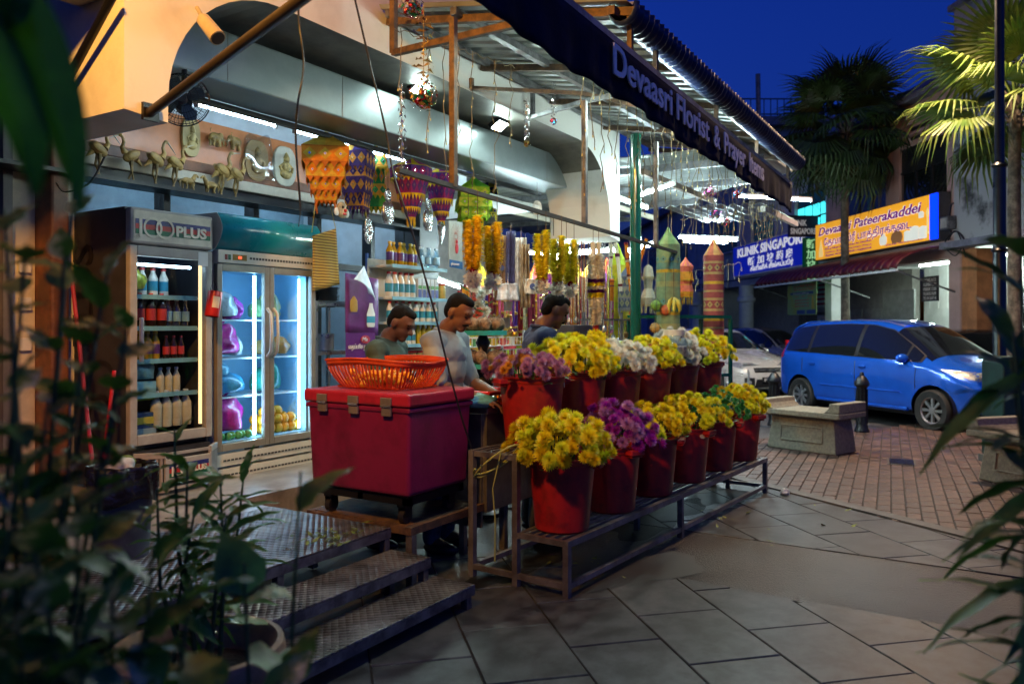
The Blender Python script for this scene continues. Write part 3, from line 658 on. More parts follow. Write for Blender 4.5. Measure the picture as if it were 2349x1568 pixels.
# hose coil at the rack's left end
hs = thing('rope_coil', 'thin yellow green cord looped over the left end of the rack', 'cord', rl(.03, .5, .76))
MB().tube([rl(.02 + .09 * math.sin(a), .5 - .14 * math.cos(a * .97), .76 - .06 + .11 * math.cos(a) * (1 if a < 7 else .8)) for a in [i * .3 for i in range(36)]], .006, 6).build('loop', mat('cord_green', (.30, .34, .10), .6), hs, world=True, smooth=60)
MB().tube([rl(.0, .45, .78), rl(-.02, .5, .55), rl(.03, .52, .35), rl(0, .5, .12)], .005, 5).build('tail', mat('cord_green'), hs, world=True, smooth=60)

# ================================================================= RED COOLER CHEST on a dolly
mag = mat('magenta_plastic', (.18, .007, .060), .42, sc=5, bump=.06, coat=.08, c2=(.11, .005, .036), cmin=.30, cmax=.52)
magl = mat('chest_lid_red', (.36, .016, .045), .36, sc=6, coat=.12, c2=(.22, .012, .03), cmin=.32, cmax=.5)
ch = thing('cooler_chest', 'large magenta plastic cooler chest with hinged lid on a dolly', 'cooler', (3.47, 2.85, 0))
MB().bx(0, .57, 0, .76, .53, 1.035, tx=-.018, ty=-.018).build('body', mag, ch, bevel=.025, seg=3)
MB().bx(-.035, .605, -.035, .795, 1.037, 1.115).build('lid', magl, ch, bevel=.018, seg=3)
MB().bx(-.026, .596, -.026, .786, 1.005, 1.034).build('rim_band', mag, ch, bevel=.008)
for y in (.13, .38, .63):
    o = MB().bx(-.048, -.036, y - .04, y + .04, 1.045, 1.09).bx(-.044, -.027, y - .035, y + .035, .985, 1.035).build('hinge', mat('hinge_grey', (.22, .2, .2), .5, .4), ch, bevel=.004)
    MB().tube([(-.046, y - .036, 1.041), (-.046, y + .036, 1.041)], .007, 6).build('pin', alu, o)
dl = thing('dolly', 'black steel dolly with castors under the magenta chest', 'dolly', (3.5, 2.88, 0))
dk = MB()
for y in (.02, .36, .70): dk.bar((0, y, .50), (.54, y, .50), .04, .045)
for x in (.02, .52): dk.bar((x, 0, .498), (x, .72, .498), .04, .042)
dk.build('frame', blackm, dl)
for i, (x, y) in enumerate(((.06, .07), (.06, .65), (.48, .07), (.48, .65))):
    c = MB(); c.bx(x - .035, x + .035, y - .03, y + .03, .455, .478); c.bx(x - .03, x + .03, y - .026, y - .02, .40, .455); c.bx(x - .03, x + .03, y + .02, y + .026, .40, .455)
    o = c.build('castor', blackm, dl)
    MB().tube([(x, y - .018, .402), (x, y + .018, .402)], .042, 14).build('wheel', dark, o, smooth=40)
sd = thing('low_stand', 'low rusty steel stand under the right side of the cooler chest', 'stand', (3.5, 2.86, 0))
for x in (.03, 1.0):
    for y in (.02, .8): bxo('leg', rsteel, sd, x - .022, x + .022, y - .022, y + .022, 0, .31)
f_ = MB()
for y in (.02, .8): f_.bar((0, y, .335), (1.03, y, .335), .045)
for x in (.02, .5, 1.01): f_.bar((x, .043, .334), (x, .777, .334), .04)
f_.build('frame', rust, sd); bxo('top_sheet', rust, sd, .03, 1.0, .04, .78, .352, .36)
# orange slatted basket on the lid
orp = mat('orange_plastic', (.72, .10, .03), .38, var=.12, trl=.3)
bk = thing('slatted_basket', 'shallow orange plastic slatted basket standing on the chest lid', 'basket', (3.75, 3.25, 1.117))
def bkp(a, z, gw=0):
    c, s = math.cos(a), math.sin(a); p = 5.0; rr = (abs(c) ** p + abs(s) ** p) ** (-1 / p); f = lerp(.72, 1, math.sin(min(1, z / .17) * PI / 2))
    return Vector((.265 * f * rr * c, .325 * f * rr * s, z + (.015 * math.cos(2 * a) if z > .1 else 0)))
NS = 74
sm = MB()
for k in range(NS):
    a = 2 * PI * k / NS; b = a + 2 * PI / NS * .42
    vs = []
    for z in (.01, .03, .06, .10, .145): vs += [bkp(a, z), bkp(b, z)]
    sm.add(vs, [(2 * i, 2 * i + 1, 2 * i + 3, 2 * i + 2) for i in range(4)])
sm.build('slats', orp, bk, thick=.004)
MB().grid(lambda u, v: bkp(u * 2 * PI, .138 + .03 * v) + Vector((0, 0, 0)), 96, 3, closeu=True).build('rim', orp, bk, thick=.008, smooth=60)
MB().tube([bkp(2 * PI * i / 96, .168) * 1.012 + Vector((0, 0, .0)) for i in range(97)], .008, 6, cap=False).build('rim_lip', orp, bk, smooth=60)
bb_ = MB()
for k in range(13): x = -.18 + k * .03; bb_.bx(x, x + .014, -.235, .235, .004, .012)
for k in range(9): y = -.22 + k * .055; bb_.bx(-.19, .19, y, y + .014, .0121, .018)
bb_.build('base_grid', orp, bk)
fm = MB()
for k in range(90):
    p = Vector((random.gauss(0, .07), random.gauss(0, .09), .03 + random.uniform(0, .06))); fm.sph(p, random.uniform(.014, .026), 6, 4)
tag(fm.build('loose_flowers', mat('marigold_heap', (.75, .33, .015), .6, var=.3, sc=30)), 'heap of loose orange marigolds inside the slatted basket', 'flowers', kind='stuff').location = bk.location
# service counter behind the rack with baskets
ct = thing('service_counter', 'stainless steel counter standing behind the upper flower buckets', 'counter', (4.22, 2.82, 0))
ss = mat('stainless_counter', (.34, .32, .30), .3, .8, var=.15)
bxo('top', ss, ct, 0, 3.2, 0, .36, .93, .97, bevel=.006); bxo('front_panel', ss, ct, .02, 3.18, .02, .05, .30, .928); bxo('end_panel', ss, ct, .0, .018, .05, .34, .2, .928)
for x in (.04, 1.6, 3.16): bxo('leg', ss, ct, x - .02, x + .02, .2, .24, 0, .3)
rbk = mat('red_basket_plastic', (.55, .02, .02), .4)
cb = thing('flower_basket', 'red open basket of jasmine strings on the counter beside the daisies', 'basket', (4.36, 2.98, .972))
bs = MB()
for z in (.01, .045, .08): bs.tube([(-.12, -.15, z), (.22, -.15, z), (.22, .15, z), (-.12, .15, z), (-.12, -.15, z)], .007, 5)
for k in range(9):
    for y in (-.15, .15): bs.tube([(-.12 + k * .0425, y, .0), (-.12 + k * .0425, y, .09)], .005, 4)
for k in range(8):
    for x in (-.12, .22): bs.tube([(x, -.15 + k * .043, 0), (x, -.15 + k * .043, .09)], .005, 4)
bs.build('wire_frame', rbk, cb); bxo('base', rbk, cb, -.118, .218, -.148, .148, .0, .006)
MB().tube([(-.125, -.155, .092), (.225, -.155, .092), (.225, .155, .092), (-.125, .155, .092), (-.125, -.155, .092)], .011, 6).build('rim', rbk, cb)
def blossoms(n, cx, cy, cz, sx, sy, sz, r=.016):
    m = MB()
    for k in range(n): m.sph((cx + random.uniform(-sx, sx), cy + random.uniform(-sy, sy), cz + random.uniform(0, sz)), r * random.uniform(.7, 1.2), 6, 4)
    return m
tag(blossoms(120, 4.12, 3.12, 1.0, .10, .12, .06).build('jasmine_heap', mat('jasmine_buds', (.75, .72, .5), .6, var=.15, sc=30)), 'heap of cream jasmine buds on the counter edge', 'flowers', kind='stuff')
tag(blossoms(100, 4.42, 2.98, .985, .13, .12, .06).build('marigold_heap', mat('marigold_heap')), 'orange and yellow petals filling the red basket', 'flowers', kind='stuff')
# ================================================================= FRIDGES
def crumple(name, m_, parent, c, r, seed, knot=None, amp=.16, nu=26, nv=18):
    rnd = random.Random(seed); ks = [(Vector((rnd.gauss(0, 1), rnd.gauss(0, 1), rnd.gauss(0, 1))).normalized(), rnd.uniform(3, 9), rnd.uniform(0, 6)) for _ in range(7)]
    m = MB(); m.sph((0, 0, 0), 1, nu, nv)
    vs = []
    for p in m.v:
        p = Vector(p); d = sum(math.sin(p.dot(a) * f + o) for a, f, o in ks) / 7
        q = p * (1 + amp * d * 2)
        if q.z < -.55: q.z = -.55 - (q.z + .55) * -.15
        vs.append((c[0] + q.x * r[0], c[1] + q.y * r[1], c[2] + q.z * r[2]))
    m.v = vs
    if knot:
        k = Vector(c) + Vector((0, 0, r[2] * .9))
        for s in (-1, 1): m.add([k + Vector((-.012, 0, 0)), k + Vector((.012, 0, 0)), k + Vector((s * .05 + .02, 0, .05)), k + Vector((s * .05, .01, .065))], [(0, 1, 2, 3)])
        m.lathe([(.025, -.03), (.012, 0), (.02, .02)], 8, tuple(k))
    return m.build(name, m_, parent, smooth=50)
def plastic(n, c): return mat(n, c, .3, var=.25, sc=8, coat=.3, trl=.25)
cab = mat('cooler_cabinet_grey', (.36, .34, .31), .4, var=.1)
cabdark = mat('cabinet_side_dark', (.035, .033, .038), .45, var=.2)
inside = mat('fridge_liner', (.34, .60, .80), .35, var=.03)
f1 = thing('drinks_fridge', 'single door drinks fridge with striped header and dark side panel', 'fridge', (3.17, 5.0, .35))
Wf, Df = .65, .66
bxo('side_panel', cabdark, f1, 0, .02, .05, Df, .02, 1.93); bxo('side_panel', cabdark, f1, Wf - .02, Wf, .05, Df, .02, 1.93)
bxo('back', cabdark, f1, .02, Wf - .02, Df - .03, Df, .02, 1.93); bxo('roof', cabdark, f1, 0, Wf, .06, Df, 1.931, 1.95)
bxo('floor', cabdark, f1, .02, Wf - .02, .06, Df - .03, .30, .33)
hd = MB().bx(.0, Wf, -.01, .06, 1.70, 1.945).build('header', cab, f1, bevel=.015)
bxo('header_light', mat('header_face', (.62, .58, .48), .4), hd, .02, Wf - .02, -.014, -.011, 1.72, 1.925)
for i, (c, z0, z1) in enumerate((((.02, .025, .16), 1.835, 1.868), ((.42, .02, .02), 1.80, 1.8345), ((.01, .13, .06), 1.766, 1.7995))):
    bxo('stripe', mat('stripe_%d' % i, c, .4), hd, .03, Wf - .03, -.017, -.0145, z0, z1)
lw = mat('logo_cream', (.70, .66, .54), .4)
def ring(cx, cz, r, rr, parent, y, m_=lw):
    p = MB(); n = 28
    for k in range(n):
        a, b = 2 * PI * k / n, 2 * PI * (k + 1) / n
        p.add([(cx + r * math.cos(a), y, cz + r * math.sin(a)), (cx + r * math.cos(b), y, cz + r * math.sin(b)), (cx + rr * math.cos(b), y, cz + rr * math.sin(b)), (cx + rr * math.cos(a), y, cz + rr * math.sin(a))], [(0, 1, 2, 3)])
    return p.build('logo_ring', m_, parent, thick=.003)
def logo(parent, x, z, y, s):
    MB().bx(x, x + .022 * s, y - .001, y + .002, z - .07 * s, z + .055 * s).build('logo_digit', lw, parent)
    ring(x + .10 * s, z, .072 * s, .056 * s, parent, y - .002); ring(x + .19 * s, z, .072 * s, .056 * s, parent, y - .005)
    text('PLUS', .10 * s, lw, parent, (x + .275 * s, y - .002, z - .04 * s), (1, 0, 0), UP, w=.25 * s, bold=.004 * s)
logo(hd, .055, 1.815, -.019, 1.0)
# vertical lettering on the dark flank, reading upwards
dkl = mat('embossed_black', (.008, .008, .009), .3)
text('PLUS', .36, dkl, f1, (-.003, .44, .98), (0, 0, 1), (0, 1, 0), w=.72, ext=.002, bold=.006)
for z in (.50, .74): 
    p = MB(); n = 32
    for k in range(n):
        a, b = 2 * PI * k / n, 2 * PI * (k + 1) / n
        q = [(-.004, .33 + rr * math.cos(t), z + rr * math.sin(t)) for rr, t in ((.17, a), (.17, b), (.135, b), (.135, a))]; p.add(q, [(0, 1, 2, 3)])
    p.build('emboss_ring', dkl, f1, thick=.003)
dr = MB()
for x0, x1, z0, z1 in ((.0, .055, .33, 1.69), (Wf - .055, Wf, .33, 1.69), (.055, Wf - .055, .33, .40), (.055, Wf - .055, 1.62, 1.69)): dr.bx(x0, x1, .0, .05, z0, z1)
d1 = dr.build('door', cab, f1, bevel=.006); bxo('glass', glass, d1, .05, Wf - .05, .02, .024, .39, 1.63)
bxo('handle', alu, d1, .06, .085, -.03, -.005, .9, 1.2, bevel=.006); bxo('sticker', white, d1, Wf - .12, Wf - .04, -.003, .0, 1.58, 1.68)
warm = mat('warm_strip', (1, .7, .4), em=1.6, emc=(1, .62, .28))
MB().tube([(.08, .12, 1.57), (Wf - .1, .12, 1.57)], .010, 8).build('light_tube', mat('cool_strip', (1, 1, 1), em=16, emc=(.6, .85, 1)), f1)
bxo('light_strip', warm, f1, Wf - .045, Wf - .025, .08, .10, .42, 1.6)
shz = (.42, .66, .90, 1.13, 1.35)
for z in shz[1:]:
    bxo('shelf', mat('wire_shelf', (.5, .52, .52), .4, .5), f1, .03, Wf - .05, .10, Df - .05, z - .012, z); bxo('price_strip', mat('price_strip', (.18, .38, .42), .4), f1, .03, Wf - .06, .092, .099, z - .02, z + .012)
def bottle_mesh(n, h, r, mats, neck=.35, capc=1):
    m = MB(); m.lathe([(r * .9, 0), (r, .01), (r, h * .28), (r * 1.004, h * .28), (r * 1.004, h * .5), (r, h * .5), (r, h * .62), (r * neck, h * .84), (r * neck, h * .9)], 12)
    m.lathe([(r * neck * 1.25, h * .9), (r * neck * 1.25, h * .985), (r * neck, h)], 12, mi=1)
    m.lathe([(r * 1.02, h * .2), (r * 1.02, h * .54)], 12, cap=False, mi=2)
    return m.mesh(n, mats, 40)
redc = mat('red_cap', (.5, .02, .02), .4); bluel = mat('blue_label', (.03, .28, .42), .4); dkred = mat('red_label', (.45, .03, .03), .4)
cola = bottle_mesh('body', .24, .034, [mat('cola', (.02, .008, .005), .1), redc, dkred])
white_b = bottle_mesh('body', .26, .042, [mat('milk_plastic', (.72, .70, .62), .35), redc, bluel], .45)
oil = bottle_mesh('body', .28, .046, [mat('lamp_oil', (.42, .25, .01), .12, coat=.5), mat('yellow_cap', (.70, .45, .02), .4), mat('purple_label', (.10, .025, .16), .4)], .4)
water = bottle_mesh('body', .25, .036, [thin_glass('water_bottle', (.75, .88, .95), .05, .1), mat('pale_cap', (.5, .62, .75), .4), mat('sky_label', (.20, .42, .62), .4)], .38)
pale = bottle_mesh('body', .26, .04, [mat('pale_bottle', (.55, .50, .36), .35), mat('pale_cap'), mat('cream_label', (.5, .45, .3), .4)], .4)
NB = {}
def bottle(me, p, label, cat='bottle', group=None, sc=1, name='bottle'):
    o = link(bpy.data.objects.new(name, me)); o.location = p; o.scale = (sc, sc, sc); o.rotation_euler = (0, 0, random.uniform(0, 6)); return tag(o, label, cat, group)
B1 = Vector((3.17, 5.0, .35))
for k in range(4): bottle(cola, B1 + Vector((.09 + k * .085, .16, 1.135)), 'cola bottle with red cap on the second shelf of the drinks fridge', group='cola bottles in the drinks fridge')
for k in range(4): bottle(pale, B1 + Vector((.30 + k * .08, .16, .42)), 'tall pale bottle at the bottom of the drinks fridge', group='pale bottles in the drinks fridge')
for k in range(3): bottle(cola, B1 + Vector((.38 + k * .06, .16, .905)), 'small dark can bottle on the middle shelf of the drinks fridge', group='small dark bottles in the drinks fridge', sc=.7)
for k in range(3): bottle(pale, B1 + Vector((.36 + k * .065, .2, .662)), 'short golden bottle on the lower shelf of the drinks fridge', group='short golden bottles in the drinks fridge', sc=.7)
for k in range(5): bottle(white_b, B1 + Vector((.10 + k * .085, .28, 1.355)), '%s white bottle from the left on the top shelf of the drinks fridge' % ('first', 'second', 'third', 'fourth', 'fifth')[k], group='white bottles in the drinks fridge', sc=.8)
for k in range(5): bottle(water, B1 + Vector((.42 + k * .036, .2 + .05 * (k % 2), 1.135)), '%s clear bottle on the second shelf of the drinks fridge' % ('first', 'second', 'third', 'fourth', 'fifth')[k], group='clear bottles in the drinks fridge', sc=.85)
for k in range(5): bottle(yoil if False else oil, B1 + Vector((.08 + k * .06, .2, .905)), '%s golden bottle on the middle shelf of the drinks fridge' % ('first', 'second', 'third', 'fourth', 'fifth')[k], group='golden bottles in the drinks fridge', sc=.72)
def carton(n, label, m_, p, sz, rz=0, bands=()):
    t = thing(n, label, 'carton', p, rz); MB().bx(-sz[0] / 2, sz[0] / 2, -sz[1] / 2, sz[1] / 2, 0, sz[2]).build('box', m_, t, bevel=.004)
    for i, (z0, z1, mm_) in enumerate(bands): bxo('print_band', mm_, t, -sz[0] / 2 + .004, sz[0] / 2 - .004, -sz[1] / 2 - .002, -sz[1] / 2 - .0005, z0, z1)
    return t
carton('drink_carton', 'lime green drink carton low in the drinks fridge', mat('lime_card', (.28, .42, .02), .5), B1 + Vector((.17, .2, .62)), (.24, .1, .035))
carton('drink_carton', 'dark blue printed carton at the bottom of the drinks fridge', mat('navy_card', (.02, .05, .15), .5), B1 + Vector((.17, .2, .335)), (.24, .12, .20), bands=((.12, .17, mat('yellow_print', (.5, .4, .05), .5)), (.03, .09, mat('pale_print', (.25, .35, .4), .5))))
carton('drink_carton', 'pale blue carton on the lower shelf of the drinks fridge', mat('pale_blue_card', (.2, .42, .5), .5), B1 + Vector((.17, .2, .662)), (.24, .12, .09))
tag(crumple('plastic_bag', plastic('teal_bag', (.2, .45, .48)), None, B1 + Vector((.19, .22, .82)), (.13, .08, .09), 3), 'pale teal plastic bag in the drinks fridge', 'bag')
tag(crumple('plastic_bag', plastic('lime_bag', (.45, .5, .05)), None, B1 + Vector((.15, .24, 1.46)), (.10, .09, .10), 4), 'yellow green bag on the top shelf of the drinks fridge', 'bag')
# protruding base grille
gr = MB(); prof = [(0.0, .0), (.0, -.05), (.15, -.18), (.50, -.18), (.65, -.05), (.65, .0)]
def gpanel(a, b, z0, z1, nb, name):
    a, b = Vector(a), Vector(b)
    o = MB()
    o.bar((a.x, a.y, z0 + .02), (b.x, b.y, z0 + .02), .025, .04); o.bar((a.x, a.y, z1 - .02), (b.x, b.y, z1 - .02), .025, .04)
    for k in range(nb + 1):
        q = a.lerp(b, k / nb); o.bar((q.x, q.y, z0 + .04), (q.x, q.y, z1 - .04), .014, .02)
    return o.build(name, cab, f1, bevel=.002)
gpanel((0, -.04), (.15, -.17), .02, .29, 7, 'side_grille'); gpanel((.50, -.17), (.65, -.04), .02, .29, 7, 'side_grille')
bxo('base_core', cabdark, f1, .02, Wf - .02, .0, Df - .05, .02, .29)
o = MB().bx(.15, .50, -.18, -.155, .07, .24).build('logo_plate', cab, f1, bevel=.006)
for i, (z0, z1) in enumerate(((.175, .205), (.145, .1745), (.115, .1445))): bxo('stripe', _M['stripe_%d' % i], o, .17, .48, -.184, -.181, z0, z1)
logo(o, .185, .16, -.187, .52)
for z in (.03, .265): bxo('louvre', cab, f1, .15, .50, -.17, -.15, z, z + .018)
# double door fridge with teal canopy
f2 = thing('display_fridge', 'double door glass display fridge with a rounded teal canopy', 'fridge', (3.86, 5.0, .33))
W2, D2 = 1.0, .62
fw = mat('fridge_white', (.55, .53, .46), .4, var=.06); teal = mat('teal_gloss', (.006, .27, .31), .28, var=.06, coat=.6)
for x in (0, W2 - .03): bxo('side_panel', fw, f2, x, x + .03, .05, D2, .08, 1.72)
bxo('back', inside, f2, .03, W2 - .03, D2 - .04, D2 - .01, .25, 1.7); bxo('liner_floor', inside, f2, .03, W2 - .03, .06, D2 - .04, .25, .28)
bxo('liner_top', inside, f2, .03, W2 - .03, .06, D2 - .04, 1.60, 1.64); 
for x in (.031, W2 - .061): bxo('liner_side', inside, f2, x, x + .03, .06, D2 - .04, .28, 1.60)
cp = MB(); cpn = 14
MB().grid(lambda u, v: (u * W2, .02 - .085 * math.sin(v * PI * .9) , 1.735 + .27 * v + .0 * u), 2, cpn).build('canopy', teal, f2, smooth=60, thick=.006)
for x in (0, W2): 
    poly = [(.02 - .085 * math.sin(v / 12 * PI * .9), 1.735 + .27 * v / 12) for v in range(13)] + [(.3, 2.005), (.3, 1.735)]
    MB().prism(poly, .008, (x - .004, 0, 0), (0, 1, 0), (0, 0, 1)).build('canopy_cheek', fw, f2)
bxo('canopy_top', fw, f2, 0, W2, .0, .45, 1.99, 2.008)
cs = MB().bx(0, W2, -.015, .05, 1.635, 1.733).build('control_strip', fw, f2, bevel=.006)
bxo('display', mat('led_display', (.25, .15, .02), .3), cs, .13, .26, -.018, -.0155, 1.66, 1.705); bxo('led', mat('red_led', (1, .1, .05), em=3, emc=(1, .06, .02)), cs, .18, .21, -.0205, -.0185, 1.675, 1.69)
for x, c in ((.06, (.2, .02, .02)), (.09, (.02, .12, .05))): bxo('switch', mat('switch%.2f' % x, c, .4), cs, x, x + .022, -.018, -.0155, 1.66, 1.70)
for k in range(22): bxo('vent_slot', mat('slot_dark', (.05, .05, .05), .6), cs, .29 + k * .03, .31 + k * .03, -.0175, -.0155, 1.675, 1.692)
for i, (x0, x1) in enumerate(((.005, .498), (.502, .995))):
    d_ = MB(); e = .045
    for a, b, z0, z1 in ((x0, x0 + e, .22, 1.63), (x1 - e, x1, .22, 1.63), (x0 + e, x1 - e, .22, .275), (x0 + e, x1 - e, 1.575, 1.63)): d_.bx(a, b, .0, .045, z0, z1)
    o = d_.build('door', mat('door_frame_bronze', (.36, .33, .27), .35, .5, var=.08), f2, bevel=.005); bxo('glass', glass, o, x0 + e - .004, x1 - e + .004, .02, .024, .27, 1.58)
    hx = x1 - .03 if i == 0 else x0 + .03
    MB().tube([(hx, -.005, .92), (hx, -.05, .96), (hx, -.06, 1.1), (hx, -.05, 1.26), (hx, -.005, 1.30)], .012, 8).build('handle', fw, o, smooth=50)
MB().tube([(.43, .10, .30), (.43, .10, 1.56)], .012, 10).build('light_tube', mat('fridge_tube', (1, 1, 1), em=34, emc=(.34, .70, 1)), f2, smooth=50)
MB().tube([(.90, .10, .30), (.90, .10, 1.56)], .008, 8).build('light_tube', mat('fridge_tube2', (1, 1, 1), em=20, emc=(.28, .64, 1)), f2, smooth=50)
bxo('vent_band', fw, f2, .0, W2, -.01, .05, .0, .09); bxo('vent_band', fw, f2, .0, W2, -.005, .05, .11, .2)
for z in (.045, .155):
    for k in range(26): bxo('vent_slot', _M['slot_dark'], f2, .05 + k * .035, .075 + k * .035, -.0125, -.0105, z - .01, z + .004)
for z in (.60, .90, 1.20): bxo('shelf', mat('glass_shelf', (.7, .78, .82), .3), f2, .07, .92, .14, D2 - .06, z, z + .012)
B2 = Vector((3.86, 5.0, .33))
for nm, c, loc, r, lab, sd in (('pk', (.72, .03, .36), (.23, .22, .43), (.16, .10, .14), 'bright pink plastic bag at the bottom left of the display fridge', 1),
        ('pk', (.7, .1, .4), (.2, .22, 1.02), (.13, .1, .12), 'pink tied bag on the middle shelf of the display fridge', 2),
        ('bl', (.06, .36, .62), (.22, .22, .69), (.17, .10, .08), 'sky blue bag on the second shelf of the display fridge', 5),
        ('bl2', (.08, .40, .6), (.15, .24, .80), (.1, .09, .07), 'small blue bag lying on the sky blue bag', 9),
        ('cl', (.6, .66, .66), (.2, .24, 1.30), (.13, .1, .1), 'clear crinkled bag on the top shelf of the display fridge', 6),
        ('gn', (.06, .42, .14), (.11, .2, 1.26), (.06, .06, .05), 'small green bag on the top left shelf of the display fridge', 7),
        ('tg', (.02, .30, .22), (.66, .24, .70), (.12, .1, .11), 'dark green bag of betel leaves on the right shelf of the display fridge', 8),
        ('yl', (.6, .55, .2), (.68, .24, 1.30), (.10, .09, .10), 'pale yellow bag on the top right shelf of the display fridge', 10),
        ('pk2', (.55, .05, .45), (.33, .26, 1.27), (.08, .08, .09), 'purple bag beside the clear one on the top shelf of the display fridge', 14), ('wh', (.6, .62, .6), (.35, .26, .98), (.07, .08, .08), 'white wrapped bundle beside the pink tied bag', 15), ('lg', (.25, .5, .2), (.58, .24, 1.28), (.06, .07, .08), 'leafy green bundle on the top right shelf of the display fridge', 16), ('or', (.6, .25, .05), (.80, .24, .97), (.08, .08, .07), 'orange bag beside the tan one in the display fridge', 17),
        ('br', (.4, .25, .08), (.68, .26, .97), (.10, .09, .07), 'tan bag on the middle right shelf of the display fridge', 11)):
    tag(crumple('plastic_bag', plastic('bag_' + nm, c), None, B2 + Vector(loc) + Vector((0, 0, .12 * r[2])), tuple(q * f_ for q, f_ in zip(r, (1.12, 1.1, 1.22))), sd, knot=nm in ('pk', 'tg', 'gn')), lab, 'bag', 'bags in the display fridge')
orm = MB().sph((0, 0, 0), .045, 16, 10).mesh('orange', mat('orange_peel', (.75, .34, .01), .45, var=.1, bump=.15, bsc=120), 60)
k = 0
for z, row in ((.325, 6), (.395, 5), (.46, 3)):
    for i in range(row):
        for j in range(2 if z < .4 else 1):
            o = link(bpy.data.objects.new('orange', orm)); o.location = B2 + Vector((.56 + i * .072 + random.uniform(-.008, .008) - (.0 if z < .4 else -.02), .15 + j * .09 + (.02 if z > .4 else 0), z)); tag(o, 'round orange in the pile at the bottom right of the display fridge', 'orange', 'oranges in the display fridge')
lim = MB().sph((0, 0, 0), .032, 12, 8).mesh('lime', mat('lime_peel', (.10, .30, .06), .4), 60)
for i in range(7): o = link(bpy.data.objects.new('lime', lim)); o.location = B2 + Vector((.10 + i * .048, .12 + .02 * (i % 2), .312)); tag(o, 'green lime in the row at the bottom left of the display fridge', 'lime', 'limes in the display fridge')
# red can hanging on the fridge edge
rc = PD(490, 697, 5.65); t = thing('hanging_can', 'dented red tin can hanging by a wire from the drinks fridge', 'can', rc)
rr_ = rot('Y', R(10)); cn = MB(); cn.lathe([(.048, -.09), (.05, -.085), (.05, .085), (.048, .09), (.043, .088), (.043, -.08), (0, -.08)], 18, cap=False); o = cn.build('body', mat('red_tin', (.45, .015, .01), .35, .2, var=.2), t, smooth=40); o.rotation_euler = (0, R(10), 0)
o2 = MB().grid(lambda u, v: (.0515 * math.cos(lerp(3.9, 4.9, u)), .0515 * math.sin(lerp(3.9, 4.9, u)), lerp(-.03, .05, v)), 6, 2).build('paper_label', stick, t, thick=.001); o2.rotation_euler = (0, R(10), 0)
MB().tube([(-.03, 0, .09), (0, 0, .17), (.04, 0, .09)], .002, 4).build('wire', blackm, t)
# broom sticks against the fridge flank
for a, b, lab, c in (((165, 640), (215, 1085), 'thin red broom handle leaning against the dark fridge side, slanting', (.35, .02, .03)), ((262, 850), (235, 1085), 'short bright red stick standing before the dark fridge side', (.5, .01, .01))):
    p, q = PD(a[0], a[1], 5.25), PD(b[0], b[1], 5.05)
    q.z = max(q.z, .36); t = thing('broom', lab, 'broom', q); MB().tube([q, p], .013, 8).build('handle', mat('stick%.2f' % c[0], c, .35), t, world=True)
    MB().lathe([(.05, 0), (.04, .06), (.015, .09)], 10, (0, 0, .0), sy=.6).build('head', dark, t)
# woven mat hung beside the fridge, glass cabinet with trays under it
wv = mat('woven_straw', (.42, .27, .06), .8, var=.2, sc=30)
nn, ll, bb = nodes(wv); wt = nn.new('ShaderNodeTexWave'); wt.inputs['Scale'].default_value = 13; wt.inputs['Distortion'].default_value = 1.2; wt.bands_direction = 'Z'
tcx = nn.new('ShaderNodeTexCoord'); rp = nn.new('ShaderNodeValToRGB'); rp.color_ramp.elements[0].color = (.14, .075, .02, 1); rp.color_ramp.elements[1].color = (.55, .37, .07, 1)
ll.new(tcx.outputs['Object'], wt.inputs[0]); ll.new(wt.outputs[0], rp.inputs[0]); ll.new(rp.outputs[0], bb.inputs['Base Color'])
a, b, c, d = PY(718, 540, 4.9), PY(770, 524, 4.9), PY(779, 652, 4.9), PY(718, 668, 4.9)
t = thing('woven_mat', 'striped straw mat hanging beside the teal fridge', 'mat', a)
MB().grid(lambda u, v: a.lerp(b, u).lerp(d.lerp(c, u), v) + Vector((0, .01 * math.sin(u * 9) * v, 0)), 12, 12).build('weave', wv, t, world=True, thick=.012, smooth=60)
MB().tube([PY(690, 470, 4.9).lerp(a, .9), PY(735, 372, 4.88), b], .004, 4).build('cord', mat('yellow_cord', (.5, .4, .08), .6), t, world=True)
gc = thing('glass_cabinet', 'small metal framed glass cabinet of trays beside the teal fridge', 'cabinet', (4.95, 5.1, .35))
cf = MB()
for x in (0, .55):
    for y in (0, .4): cf.bar((x, y, 0), (x, y, 1.35), .03)
for z in (.02, .5, .9, 1.33):
    for y in (0, .4): cf.bar((0, y, z), (.55, y, z), .028)
    for x in (0, .55): cf.bar((x, 0, z), (x, .4, z), .028)
cf.build('frame', alu, gc)
for z in (.5, .9, 1.34): bxo('shelf', alu, gc, .015, .535, .015, .385, z + .014, z + .02)
bxo('glass', glass, gc, .015, .535, -.002, .002, .05, 1.3)
for k in range(7): tag(MB().lathe([(.10, 0), (.16, .03), (.165, .03), (.1, .004)], 20).build('steel_plate', alu, None, smooth=40), 'round steel plate in the stack on the glass cabinet', 'plate', 'steel plates on the glass cabinet').location = (5.2 + random.uniform(-.01, .01), 5.28, 1.70 + k * .018)
for lab, c, p, r in (('magenta petal heap low in the glass cabinet', (.45, .03, .16), (5.2, 5.25, .86), (.2, .12, .05)),): tag(crumple('petal_heap', mat('heap_magenta', c, .6), None, p, r, 12), lab, 'flowers', kind='stuff')
pt = MB().lathe([(.001, 0), (.11, 0), (.11, .14), (.12, .145), (.105, .147), (.10, .01)], 20, cap=False).build('steel_pot', alu, None, smooth=40); pt.location = (5.2, 5.28, 1.275); tag(pt, 'steel cooking pot inside the glass cabinet', 'pot')
